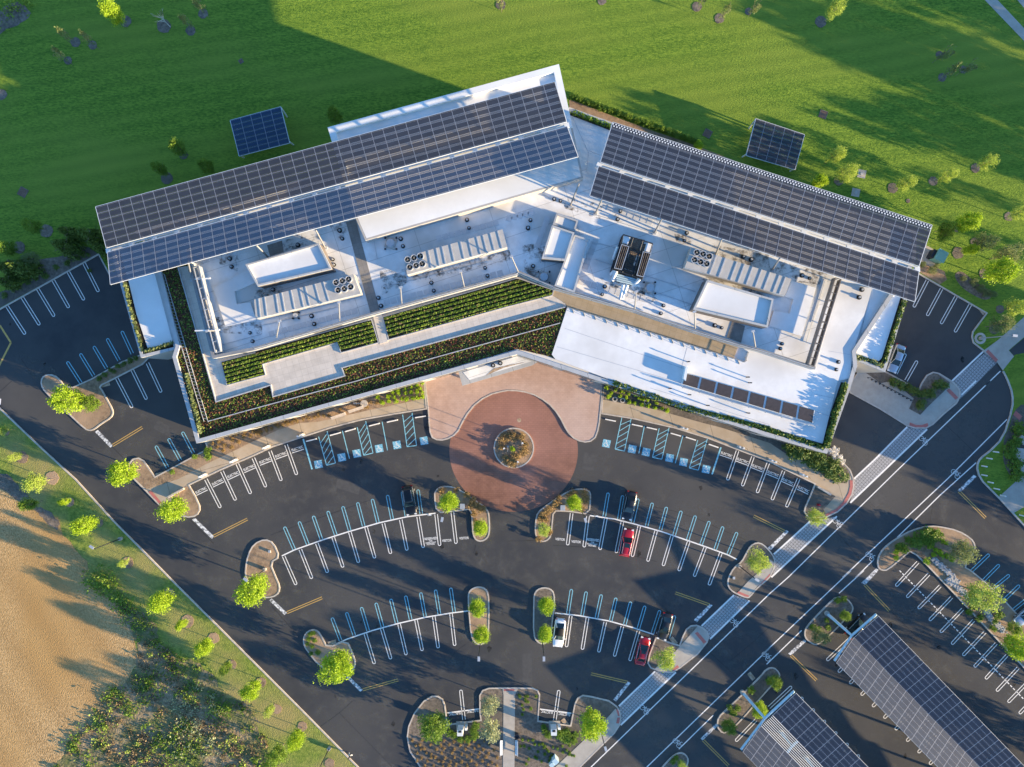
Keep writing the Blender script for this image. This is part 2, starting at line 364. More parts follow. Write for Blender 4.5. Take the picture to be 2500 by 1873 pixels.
kb = MB(); kb.wall(W(T(0, 1, [(-1200, 1680), (0, 1020), (835, 555), (925, 725)])), .22, 0, KT+.02); kb.wall(W(T(3, 1, [(1310, 715), (1892, 1052), (1775, 1210), (1768, 1250), (1780, 1300), (1830, 1340), (1870, 1370)])), .22, 0, KT+.02)
kb.wall(W(T(3, 1, [(2030, 1540), (2060, 1600)])+T(3, 2, [(2070, 0), (2100, 80), (2110, 140), (2110, 200), (2090, 290), (2050, 420), (2000, 510), (1920, 590), (1860, 635), (1830, 665), (1815, 700), (1812, 740), (1825, 790), (1860, 850), (2000, 990), (2209, 1220), (2600, 1640)])), .26, 0, KT+.02)
tag(kb.build('lawn_kerb', M['kerb']), 'pale concrete kerb along the lawn edges', 'kerb', None, 'structure')
sw = T(0, 2, [(-1800, -1500), (0, 230), (330, 545), (640, 830), (960, 1180), (1430, 1657)])+T(1, 3, [(0, 765), (370, 1140), (880, 1657), (1600, 2500)])+[(1080, 2500), (-900, 2500), (-900, 600)]
tag(MB().prism(W(sw), -.02, KT-.02).build('grass_bank', M['bank']), 'olive grass bank beside the long south-west road edge', 'grass bank', None, 'structure')
tag(MB().wall(W(T(0, 2, [(-1800, -1500), (0, 230), (330, 545), (640, 830), (960, 1180), (1430, 1657)])+T(1, 3, [(370, 1140), (880, 1657), (1600, 2500)])), .24, 0, KT+.03).build('bank_kerb', M['kerb']), 'long pale kerb between grass bank and road', 'kerb', None, 'structure')
def ragged(pts, amp, n=4):
    out = []
    for i in range(len(pts)):
        a, b = pts[i], pts[(i+1) % len(pts)]
        for k in range(n):
            t = k/n; out.append((a[0]+(b[0]-a[0])*t+rnd.uniform(-amp, amp), a[1]+(b[1]-a[1])*t+rnd.uniform(-amp, amp)))
    return out
field = T(0, 2, [(-1500, 300), (0, 790), (100, 870), (180, 950), (330, 1080), (420, 1110), (480, 1150), (540, 1300), (640, 1430), (720, 1500), (760, 1600)])+T(0, 3, [(700, 80), (790, 150), (930, 240), (1000, 300), (1040, 420), (1130, 540), (1160, 680), (1150, 800), (1060, 960), (900, 1050), (820, 1180), (730, 1270), (650, 1400), (560, 1500), (470, 1657), (300, 2300)])+[(-900, 2300)]
fo = sheet('field', ragged(field, 3), KT+.004, M['field'], 'dry tan field beyond the grass bank', 'field')
brush = T(0, 3, [(470, 1657), (560, 1500), (730, 1270), (900, 1050), (1060, 950), (1150, 800), (1160, 650), (1080, 480), (1000, 320), (1100, 300), (1230, 380), (1330, 470), (1330, 600), (1520, 740), (1640, 760), (1800, 880), (1900, 1060), (2050, 1100), (2209, 1300)])+T(1, 3, [(0, 1280), (100, 1450), (180, 1657), (400, 2400)])+T(0, 3, [(300, 2400)])
sheet('brush_floor', ragged(brush, 4), KT+.008, M['brushsoil'], 'dark earth under the wild brush in the lower left', 'soil')
sheet('scrub_floor', ragged(T(0, 0, [(-300, 330), (0, 290), (60, 250), (150, 210), (230, 160), (262, 110), (210, 50), (150, 15), (70, 35), (0, 90), (-300, 100)]), 1.5), KT+.004, M['mulchgrey'], 'grey brown scrub patch in the top left lawn corner', 'soil')
sheet('scrub_floor', ragged(T(0, 2, [(-100, 770), (60, 790), (150, 870), (180, 920), (320, 1060), (440, 1110), (500, 1200), (480, 1260), (380, 1180), (300, 1090), (130, 1000), (0, 900), (-100, 880)]), 2), KT+.012, M['mulchgrey'], 'grey scrub fringe between dry field and grass bank', 'soil')
# planting beds on the lawns
sheet('mulch_bed', T(0, 1, [(-300, 1160), (0, 1005), (825, 553), (760, 500), (700, 485), (620, 520), (560, 560), (480, 580), (420, 585), (330, 600), (320, 690), (280, 740), (160, 830), (60, 850), (-300, 1000)]), KT+.0, M['mulchgrey'], 'grey mulch bed along the kerb of the upper left car park', 'mulch bed')
sheet('mulch_bed', T(3, 1, [(1320, 700), (1500, 810), (1560, 770), (1540, 700), (1480, 670), (1400, 640), (1330, 640)]), KT, M['mulch'], 'brown mulch patch below the green transformer box', 'mulch bed')
sheet('mulch_bed', chaikin(T(3, 1, [(1620, 720), (1640, 780), (1700, 850), (1800, 910), (1880, 945), (1940, 920), (1930, 870), (1850, 820), (1760, 760), (1680, 690)]), 2), KT, M['mulchgrey'], 'rocky mulch bed near the upper right stalls', 'mulch bed')
sheet('mulch_bed', T(2, 0, [(517, 845), (560, 850), (900, 985), (1240, 1110), (1480, 1190), (1640, 1250), (1900, 1350), (1850, 1420), (1500, 1330), (880, 1100), (517, 960)]), KT+.0, M['mulch'], 'brown mulch strip along the north wall of the right wing', 'mulch bed')
sheet('mulch_bed', chaikin(T(3, 2, [(2120, 260), (2209, 180), (2500, 300), (2500, 1000), (2200, 850), (2130, 830), (2070, 770), (2030, 660), (2035, 560), (2040, 480), (2080, 400)]), 1), KT, M['mulchgrey'], 'shaded mulch bed with shrubs at the right edge', 'mulch bed')
# mulch rings around the young trees
rings = [(0, 2, [(55, 430, 32), (190, 645, 52), (445, 818, 58), (590, 1020, 40), (835, 1193, 38), (1080, 1530, 50)]), (0, 3, [(1430, 190, 45), (1585, 425, 55), (1805, 568, 48), (1955, 790, 42), (2200, 940, 45)]), (1, 3, [(195, 1165, 42), (410, 1310, 42), (640, 1620, 42)]),
  (0, 0, [(1063, 183, 48), (1385, 225, 60), (1610, 262, 42), (1715, 120, 42), (640, 360, 42), (785, 385, 38), (578, 515, 34), (20, 800, 45), (1410, 1505, 50), (1550, 1310, 36)]), (0, 1, [(395, 362, 56), (165, 500, 52)]),
  (3, 0, [(492, 187, 48), (645, 1525, 42), (1098, 1587, 44), (1440, 1530, 40), (1795, 1418, 40), (1492, 465, 32), (1515, 655, 36), (1690, 590, 34)]), (2, 0, [(1780, 160, 42), (2025, 100, 32), (1590, 60, 42), (790, 10, 38)]), (1, 0, [(2080, 45, 42)]),
  (3, 1, [(2075, 240, 38), (1650, 545, 50), (1790, 455, 40), (1865, 720, 42), (2000, 1020, 36), (1950, 1190, 40), (1640, 345, 26), (1228, 108, 18)])]
for c, r, L_ in rings:
    for x, y, q in L_:
        u, v = T(c, r, (x, y)); ctr = P(u, v); R = q/3.4516/14.6
        n = 20; pts = [(ctr.x+R*rnd.uniform(.9, 1.08)*math.cos(2*PI*i/n), ctr.y+R*rnd.uniform(.9, 1.08)*math.sin(2*PI*i/n), 0) for i in range(n)]
        o = MB().prism(pts, KT-.03, KT+.03).build('mulch_ring', M['mulch'] if c < 3 and r > 1 else M['mulchgrey'])
        tag(o, 'round mulch ring on the grass under a young tree', 'mulch ring', 'mulch rings under young trees', 'structure')
# concrete walks and podiums
walkL = T(0, 2, [(1090, 690), (1120, 655), (1170, 645), (1215, 668), (1248, 715), (1310, 805), (1750, 570), (1700, 440), (1900, 200)])+T(1, 2, [(1440, -250), (1440, 20), (1460, 240), (1180, 285), (900, 335), (650, 400), (420, 475), (160, 560), (0, 635)])+T(0, 2, [(1860, 755), (1600, 880), (1650, 965), (1688, 1050), (1690, 1090), (1670, 1125), (1640, 1145), (1590, 1152), (1530, 1140), (1450, 1105), (1340, 1045), (1235, 935), (1130, 830), (1085, 770), (1075, 720)])
raised('sidewalk', walkL, M['tan_walk'], 'tan curved sidewalk in front of the left wing', 'sidewalk')
sheet('mulch_bed', T(0, 2, [(1140, 825), (1235, 912), (1500, 828), (1740, 700), (2209, 475)])+T(1, 2, [(200, 415), (380, 355), (540, 345), (1000, 240), (1440, 150), (1440, -200), (0, 100)])+T(0, 2, [(1760, 500), (1745, 583), (1310, 815), (1235, 720), (1195, 668), (1155, 658), (1110, 690), (1100, 750)]), KT+.008, M['mulch'], 'orange brown mulch bed between the left wing and the sidewalk', 'mulch bed')
sheet('mulch_bed', T(0, 2, [(1575, 885), (1640, 970), (1678, 1050), (1675, 1095), (1640, 1135), (1590, 1140), (1520, 1125), (1450, 1060), (1470, 960)]), KT+.012, M['mulch'], 'small mulch island at the left end of the front sidewalk', 'mulch bed')
sheet('tactile_paving', T(0, 2, [(1250, 935), (1275, 925), (1365, 1030), (1345, 1040)]), KT+.016, M['redband'], 'red tactile paving at the left end of the front sidewalk', 'paving')
walkR = T(2, 2, [(785, 280), (1050, 322), (1400, 400), (1690, 490), (2209, 690)])+T(3, 2, [(200, 755), (440, 870), (400, 970), (360, 1060), (350, 1100), (375, 1140), (410, 1160), (545, 1150), (640, 1105), (715, 1035), (760, 960), (775, 890), (772, 820), (745, 750), (690, 690), (640, 655), (570, 610), (400, 400)])+T(2, 2, [(1200, -100), (800, -50)])
raised('sidewalk', walkR, M['tan_walk'], 'tan curved sidewalk in front of the right wing', 'sidewalk')
sheet('mulch_bed', T(2, 2, [(800, 158), (1250, 243), (1600, 343), (1800, 395), (2209, 525)])+T(3, 2, [(180, 600), (330, 672), (470, 755), (560, 835), (640, 855), (715, 865), (745, 800), (725, 750), (640, 668), (560, 620), (400, 400)])+T(2, 2, [(800, -100)]), KT+.008, M['mulchgrey'], 'dark mulch bed between the right wing and the sidewalk', 'mulch bed')
sheet('mulch_bed', T(3, 2, [(455, 890), (620, 972), (520, 1085), (540, 1120), (490, 1145), (410, 1148), (368, 1120), (362, 1065), (405, 975)]), KT+.012, M['mulchgrey'], 'grey mulch island at the right end of the front sidewalk', 'mulch bed')
sheet('tactile_paving', T(3, 2, [(740, 838), (768, 838), (770, 900), (752, 965), (712, 1030), (640, 1098), (545, 1145), (535, 1125), (622, 1082), (690, 1015), (730, 945), (742, 890)]), KT+.016, M['redband'], 'red curved tactile band at the right sidewalk end', 'paving')
plaza = T(1, 2, [(1440, -200), (1440, 20), (1465, 245), (1472, 350), (1480, 430), (1500, 480), (1540, 500), (1590, 503), (1640, 490), (1690, 462), (1725, 425), (1765, 345), (1800, 285), (1860, 210), (1930, 155), (2010, 115), (2090, 95)])+T(2, 2, [(0, 86), (70, 88), (140, 98), (220, 122), (290, 160), (350, 205), (400, 260), (440, 320), (475, 390), (505, 440), (550, 485), (600, 510), (650, 520), (700, 512), (740, 480), (762, 420), (775, 350), (790, 200), (805, 30), (805, -150), (0, -250)])
raised('plaza', plaza, M['pink'], 'pale pink paved entrance plaza under the building', 'plaza')
rc = P(1254, 1101)
def disc(c, r, n=64, ry=None): return [(c.x+r*math.cos(2*PI*i/n), c.y+(ry or r)*math.sin(2*PI*i/n), 0) for i in range(n)]
tag(MB().poly(disc(rc, 157*CH/CF, ry=149*CH/CF), .004).build('roundabout', M['red']), 'dark red paved roundabout circle before the entrance', 'roundabout', None, 'structure')
ic = P(1254.5, 1093.5)
p = disc(ic, 49.5*CH/CF, 40)
o = MB().prism(inset(p, .22), .01, KT+.03).build('planting_island', M['mulch']); tag(o, 'round planted island in the middle of the red roundabout', 'planting island', None, 'structure')
MB().ring(p, inset(p, .22), 0, KT+.05).build('kerb', M['kerb'], o)
tag(MB().cyl(P(1267.5, 1026), .35, .004, .012).build('drain_cover', M['stain']), 'round rusty cover in the red roundabout', 'drain cover')
def isl(pts, m, label, sm=1, name='planting_island'): return raised(name, chaikin(pts, 1), M[m], label, 'planting island')
isl(T(0, 2, [(352, -30), (400, -58), (460, -52), (510, -15), (545, 40), (640, 55), (1165, -240), (1300, -185), (925, 8), (845, 45), (870, 80), (910, 155), (952, 230), (962, 275), (940, 315), (860, 365), (800, 412), (760, 425), (715, 408), (560, 262), (380, 95), (345, 35)]), 'mulch', 'tan mulch island with a lime tree west of the left wing', 0)
isl(T(1, 2, [(1515, 965), (1528, 920), (1565, 890), (1620, 882), (1680, 890), (1750, 920), (1850, 990), (1950, 1060), (1980, 1100), (1990, 1180), (1990, 1280), (1970, 1330), (1920, 1357), (1870, 1347), (1842, 1300), (1835, 1200), (1828, 1085), (1760, 1092), (1680, 1103), (1535, 1115)]), 'mulch', 'L-shaped planted island left of the roundabout exit', 0)
isl(T(2, 2, [(703, 960), (690, 925), (640, 905), (560, 908), (480, 940), (400, 990), (330, 1040), (245, 1105), (228, 1180), (225, 1280), (240, 1325), (280, 1358), (330, 1352), (368, 1310), (378, 1200), (388, 1100), (460, 1100), (540, 1106), (690, 1130)]), 'mulch', 'L-shaped planted island right of the roundabout exit', 0)
isl(FV([(529, 1232), (535, 1198), (548, 1174), (572, 1163), (592, 1171), (606, 1204), (585, 1216), (597, 1245), (606, 1266), (604, 1282), (590, 1291), (568, 1292), (545, 1278), (531, 1250)]), 'mulch', 'mulch island at the left end of the middle stall row', 0)
isl(T(1, 3, [(413, 610), (418, 550), (450, 508), (500, 490), (545, 505), (580, 560), (622, 645), (785, 578), (840, 700), (862, 770), (850, 830), (800, 870), (700, 890), (550, 805), (440, 670)]), 'mulch', 'mulch island with a big lime tree at the left end of the lower stall row', 0)
isl(T(1, 3, [(1800, 250), (1805, 180), (1845, 142), (1900, 130), (1950, 145), (1980, 190), (1985, 300), (1985, 400), (1980, 560), (1950, 610), (1900, 632), (1850, 600), (1825, 540), (1812, 400)]), 'mulch', 'long oval island left of the lower centre aisle', 0)
isl(T(2, 3, [(215, 200), (245, 155), (300, 136), (360, 148), (395, 190), (398, 300), (378, 420), (370, 545), (345, 600), (290, 625), (240, 600), (210, 540), (212, 300)]), 'mulchgrey', 'long oval island right of the lower centre aisle', 0)
south = T(1, 3, [(1612, 1130), (1592, 1080), (1550, 1053), (1500, 1053), (1430, 1095), (1350, 1195), (1300, 1310), (1288, 1400), (1310, 1520), (1400, 1657), (1520, 1800), (1700, 2100)])+T(2, 3, [(300, 2100), (610, 1657), (900, 1370), (945, 1300), (955, 1240), (945, 1180), (920, 1140), (850, 1090), (700, 1055), (630, 1045), (585, 1070), (560, 1120), (525, 1300), (440, 1288), (258, 1262), (272, 1045), (250, 1002), (210, 985), (60, 983)])+T(1, 3, [(2100, 983), (1980, 985), (1925, 1005), (1898, 1050), (1900, 1200), (1908, 1255), (1635, 1292)])
raised('planting_island', south, M['mulchgrey'], 'large planted area with a central walk at the bottom of the car park', 'planting island')
raised('planting_island', T(2, 3, [(1245, 557), (1190, 700), (1173, 780), (1200, 822), (1260, 845), (1330, 860), (1390, 860), (1450, 822), (1600, 705), (1680, 605), (1697, 555), (1682, 512), (1640, 475), (1590, 455), (1540, 460), (1500, 490), (1470, 550), (1442, 625), (1360, 600)]), M['mulchgrey'], 'mulch island beside the red sedan near the bike road', 'planting island')
isl(T(2, 2, [(1965, 1520), (2005, 1445), (2040, 1385), (2095, 1355), (2150, 1370), (2209, 1430)])+T(3, 2, [(110, 1490), (112, 1560), (85, 1620)])+T(2, 3, [(2209, 60), (2100, 150), (2040, 225), (2010, 235), (1920, 198), (1870, 165), (1845, 120), (1850, 60), (1900, -30)]), 'mulchgrey', 'mulch island at the right end of the middle stall row', 0)
isl(T(3, 2, [(965, 1520), (985, 1450), (1050, 1375), (1200, 1280), (1330, 1230), (1420, 1218), (1500, 1222), (1650, 1255), (1760, 1320), (1797, 1375), (1795, 1440), (1700, 1560)])+T(3, 3, [(1770, 0), (2000, 200), (2209, 430), (2700, 1000), (2700, 1330), (2209, 830), (1430, 0)])+T(3, 2, [(1255, 1430), (1210, 1470), (1060, 1597), (1010, 1600), (975, 1580)]), 'mulch', 'long planted island with a dry creek between the right car parks', 0)
isl(T(3, 3, [(350, 530), (370, 470), (480, 350), (600, 232), (660, 213), (720, 232), (765, 290), (770, 330), (745, 370), (560, 560), (470, 627), (430, 625), (370, 585)]), 'mulchgrey', 'oval planted island between the bike road and the large carport', 0)
isl(FV([(1547, 1570), (1550, 1548), (1570, 1530), (1640, 1462), (1655, 1443), (1672, 1440), (1684, 1452), (1685, 1462), (1650, 1500), (1600, 1558), (1575, 1580), (1560, 1585)]), 'mulchgrey', 'narrow planted island above the smaller carport', 0)
isl(T(2, 3, [(1290, 1657), (1370, 1570), (1430, 1530), (1480, 1530), (1520, 1570), (1522, 1620), (1480, 1720), (1300, 1850), (1200, 1800)]), 'mulchgrey', 'small planted island at the bottom edge by the bike road', 0)
raised('sidewalk', T(3, 2, [(735, 100), (1000, 245), (1220, 383), (1290, 403), (1380, 403), (1440, 370), (1540, 275), (1640, 192), (1672, 130), (1668, 75), (1635, 30), (1600, 0)])+T(3, 1, [(1490, 1555), (1440, 1545), (1385, 1572), (1340, 1640)])+T(3, 2, [(1315, 80), (1200, 5)])+T(3, 1, [(1040, 1540), (850, 1480)])+T(3, 2, [(740, 20)]), M['concrete'], 'concrete pad with bicycle racks beside the right wing', 'sidewalk')
sheet('mulch_bed', T(3, 2, [(1000, 20), (1100, 0), (1280, 148), (1240, 235), (1335, 287), (1410, 207), (1560, 65), (1585, 12)])+T(3, 1, [(1485, 1565), (1440, 1556), (1395, 1582), (1352, 1645)])+T(3, 2, [(1318, 92), (1200, 18)])+T(3, 1, [(1050, 1558), (900, 1500), (800, 1500)]), KT+.008, M['mulchgrey'], 'grey mulch bed with shrubs above the bicycle racks', 'mulch bed')
def tact(pts, label): sheet('tactile_paving', pts, KT+.016, M['redband'], label, 'paving')
tact(T(3, 2, [(1247, 350), (1300, 372), (1350, 372), (1398, 355), (1405, 388), (1350, 398), (1290, 398), (1242, 380)]), 'red curved tactile strip at the lower tip of the bicycle pad')
tact(T(3, 2, [(1578, 62), (1556, 82), (1632, 160), (1655, 140)]), 'red tactile strip at the upper tip of the bicycle pad')
esw = T(3, 1, [(1862, 1372), (1990, 1278), (2209, 1085), (2500, 830), (2600, 950), (2209, 1255), (2080, 1365), (2125, 1415), (2030, 1535), (1980, 1462), (1880, 1390)])
sheet('sidewalk', esw, KT+.005, M['concrete'], 'pale concrete sidewalk at the right edge leading up from the hatched crossing', 'sidewalk')
tact(T(3, 1, [(1907, 1357), (1888, 1378), (1970, 1465), (1992, 1445)]), 'red tactile strip at the foot of the right edge sidewalk')
sheet('driveway', T(3, 1, [(2085, 1365), (2209, 1262), (2600, 950), (2700, 1300), (2140, 1400), (2122, 1410)]), KT+.002, M['asphalt'], 'dark driveway corner at the right edge beside the sidewalk', 'driveway')
tact(T(3, 2, [(2118, 285), (2140, 252), (2195, 300), (2170, 332)]), 'red tactile plate on the verge at the right edge')
sheet('sidewalk', T(3, 2, [(1990, 985), (2160, 830), (2300, 700), (2700, 900), (2250, 1040), (2120, 1115)]), KT+.005, M['concrete'], 'wide pale concrete apron at the right edge below the bollards', 'sidewalk')
sheet('sidewalk', T(3, 0, [(1840, -40), (1930, -60), (2230, 260), (2500, 560), (2500, 700), (2209, 345)]), KT+.005, M['concrete'], 'pale sidewalk crossing the top right corner', 'sidewalk')
sheet('road', T(3, 0, [(2100, -60), (2230, 90), (2600, 480), (2600, -60)]), KT+.003, M['concrete'], 'grey road in the extreme top right corner', 'road')
sheet('sidewalk', T(1, 3, [(2093, 986)])+T(2, 3, [(90, 986), (60, 1050), (52, 2100)])+T(1, 3, [(2095, 2100), (2103, 1050)]), KT+.008, M['concrete'], 'straight concrete walk down the middle at the bottom', 'sidewalk')
tact(T(1, 3, [(2107, 988), (2195, 988), (2195, 1016), (2107, 1016)]), 'red tactile paving at the head of the bottom centre walk')
sheet('sidewalk', T(2, 3, [(945, 1195), (950, 1285), (900, 1360), (610, 1657), (300, 2000), (100, 2000), (400, 1657), (640, 1430), (830, 1250), (905, 1165)]), KT+.008, M['concrete'], 'diagonal concrete walk along the bike road at the bottom', 'sidewalk')
tact(T(2, 3, [(912, 1172), (935, 1165), (955, 1220), (928, 1228)]), 'upper small red tactile plate at the bottom right walk')
tact(T(2, 3, [(922, 1240), (952, 1238), (945, 1290), (912, 1288)]), 'lower small red tactile plate at the bottom right walk')
sheet('sidewalk', T(2, 3, [(1230, 835), (1300, 775), (1420, 672), (1600, 470), (1650, 487), (1685, 530), (1690, 560), (1672, 600), (1600, 695), (1450, 812), (1390, 850), (1320, 852)]), KT+.008, M['concrete'], 'concrete path slab on the island beside the red sedan', 'sidewalk')
tact(T(2, 3, [(1575, 528), (1598, 516), (1672, 600), (1650, 618)]), 'red tactile strip on the slab beside the red sedan')
tact(T(2, 3, [(1378, 832), (1430, 798), (1445, 818), (1395, 852)]), 'short red tactile plate below the slab beside the red sedan')
sheet('sidewalk', T(2, 3, [(1930, 195), (2030, 85), (2209, -60)])+T(3, 2, [(60, 1500), (105, 1530), (80, 1615)])+T(2, 3, [(2200, 50), (2100, 135), (2035, 215), (2005, 225)]), KT+.008, M['concrete'], 'curved concrete path on the island at the end of the middle row', 'sidewalk')
tact(T(2, 3, [(1930, 188), (1945, 175), (2040, 215), (2120, 120), (2209, 25), (2209, 60), (2100, 148), (2040, 228), (2008, 232)]), 'red curved tactile band on the island at the end of the middle row')
# hatched crossings
def cross(pts, label): sheet('crossing', pts, .004, M['paver'], label, 'crossing')
cross(T(3, 1, [(1878, 1388), (1982, 1468), (1800, 1652), (1672, 1775), (1620, 1690), (1590, 1640)]), 'grey hatched paver crossing at the far upper right')
cross(T(3, 2, [(1228, 392), (1300, 405), (1385, 408), (745, 1022), (770, 930), (776, 832)]), 'long grey hatched paver crossing beside the right wing corner')
cross(T(3, 2, [(412, 1178), (520, 1165), (628, 1142), (85, 1652), (112, 1560), (100, 1475)]), 'grey hatched paver crossing below the right sidewalk end')
cross(T(2, 3, [(1907, 207), (1960, 225), (2033, 252), (1702, 572), (1680, 510), (1637, 476)]), 'grey hatched paver crossing above the island with the red sedan')
cross(T(2, 3, [(1242, 848), (1330, 862), (1413, 858), (952, 1298), (958, 1230), (937, 1147)]), 'grey hatched paver crossing below the island with the red sedan')
M['oil'] = mat('oil stain', (.014, .014, .015), (.03, .03, .03), scale=3, rough=.55)
M['patch'] = mat('asphalt patch', (.06, .06, .06), (.085, .083, .08), scale=1.5, rough=.9)
# ================================================================ MARKINGS (children of the asphalt)
ZM = .009
def lines(name, L_, m, w, z=ZM):
    for c, r, segs in L_:
        for s in segs: MB().path(W(T(c, r, s)), w, z).build(name, M[m], lot)
edge = [(3, 1, [[(1865, 1375), (1585, 1640)]]), (3, 2, [[(1805, 0), (1682, 118)], [(1225, 388), (960, 655), (778, 825)], [(1392, 408), (1130, 660), (745, 1028)], [(408, 1182), (100, 1462)], [(632, 1142), (80, 1655)]]), (2, 3, [[(1905, 207), (1632, 468)], [(2036, 254), (1703, 578)], [(1240, 850), (935, 1143)], [(1415, 858), (950, 1303)]])]
lines('edge_line', edge, 'white_paint', .28)
lines('lane_line', [(3, 2, [[(1925, 0), (1150, 745), (220, 1657), (69, 1790)], [(2065, 325), (1560, 830), (680, 1657)], [(1805, 690), (1500, 965), (1140, 1320)], [(940, 1510), (790, 1657)]]), (3, 3, [[(750, 0), (0, 712)], [(860, 0), (650, 192)], [(335, 505), (40, 790)]]), (2, 3, [[(2209, 192), (700, 1657)], [(2209, 650), (1170, 1657)], [(1730, 1220), (1440, 1505)]]), (3, 1, [[(2010, 1540), (1885, 1660)]])], 'white_paint', .17)
lines('row_line', [(1, 2, [[(235, 1475), (340, 1425), (580, 1340), (800, 1270), (1060, 1195), (1290, 1145), (1530, 1115)]]), (2, 2, [[(690, 1135), (900, 1165), (1100, 1215), (1300, 1272), (1500, 1340), (1700, 1410), (1850, 1465), (1930, 1505)]]), (1, 3, [[(690, 620), (785, 578), (1000, 505), (1220, 445), (1440, 395), (1650, 360), (1805, 340)], [(1630, 1200), (1905, 1165)]]), (2, 3, [[(395, 358), (600, 380), (850, 425), (1050, 480), (1230, 540)], [(270, 1168), (535, 1203)]])], 'white_paint', .2)
def dashed(): 
    mb = MB(); a = T(3, 3, (1160, 0)); b = T(3, 3, (2260, 1140)); n = 46
    for i in range(n):
        t0 = i/n; t1 = (i+.62)/n
        mb.line(P(a[0]+(b[0]-a[0])*t0, a[1]+(b[1]-a[1])*t0), P(a[0]+(b[0]-a[0])*t1, a[1]+(b[1]-a[1])*t1), .16, ZM)
    return mb.build('dashed_line', M['white_paint'], lot)
dashed()
def double(c, r, a, b):
    p = P(*T(c, r, a)); q = P(*T(c, r, b)); d = (q-p); n = Vector((-d.y, d.x, 0)).normalized()*.17
    mb = MB(); mb.line(p+n, q+n, .12, ZM); mb.line(p-n, q-n, .12, ZM); mb.build('double_line', M['yellow_paint'], lot)
for c, r, a, b in [(0, 2, (948, 545), (1200, 392)), (0, 2, (1798, 1310), (2085, 1165)), (1, 3, (278, 355), (575, 230)), (1, 3, (918, 1005), (1215, 922)), (2, 3, (1410, 188), (1700, 290)), (2, 3, (700, 870), (1010, 942)), (3, 2, (1660, 930), (1885, 1155)), (3, 3, (865, 118), (1075, 340)), (3, 3, (245, 715), (460, 925)), (2, 3, (1645, 1430), (1860, 1645)), (2, 2, (2070, 1138), (2330, 1268))]: double(c, r, a, b)
lines('yellow_line', [(0, 1, [[(0, 1155), (92, 1300), (-10, 1500)]])], 'yellow_paint', .3)
lines('old_line', [(0, 2, [[(0, 150), (-5, 200)]])], 'white_paint', .4)
for c, r, q in [(0, 2, [(800, 430), (825, 413), (952, 543), (930, 562)]), (0, 2, [(1620, 1170), (1642, 1153), (1803, 1310), (1785, 1332)]), (1, 3, [(128, 252), (150, 235), (278, 357), (258, 374)]), (1, 3, [(778, 902), (800, 888), (918, 1005), (895, 1022)]), (2, 3, [(1725, 293), (1592, 437), (1568, 415), (1700, 283)]), (2, 3, [(1010, 935), (1034, 948), (912, 1103), (888, 1087)]), (3, 2, [(1785, 792), (1810, 808), (1675, 937), (1648, 925)]), (3, 2, [(205, 1257), (228, 1270), (75, 1427), (48, 1410)]), (3, 3, [(965, -20), (988, -5), (872, 120), (838, 105)]), (3, 3, [(355, 578), (373, 598), (245, 717), (222, 700)]), (2, 3, [(1752, 1290), (1777, 1303), (1640, 1432), (1623, 1415)])]:
    MB().poly(W(T(c, r, q)), ZM).build('stop_bar', M['worn_paint'], lot)
def hairpin(c, r, a, b, m, w=.45):
    p = P(*T(c, r, a)); q = P(*T(c, r, b)); d = (q-p).normalized(); n = Vector((-d.y, d.x, 0))*w/2
    e = q-d*w/2
    pts = [p+n, e+n]+[e+n*math.cos(t)+d*(w/2)*math.sin(t) for t in (.5, 1.05, PI/2, 2.1, 2.65)]+[e-n, p-n]
    MB().wall(pts, .115, .001, ZM).build('stall_marking', M[m], lot)
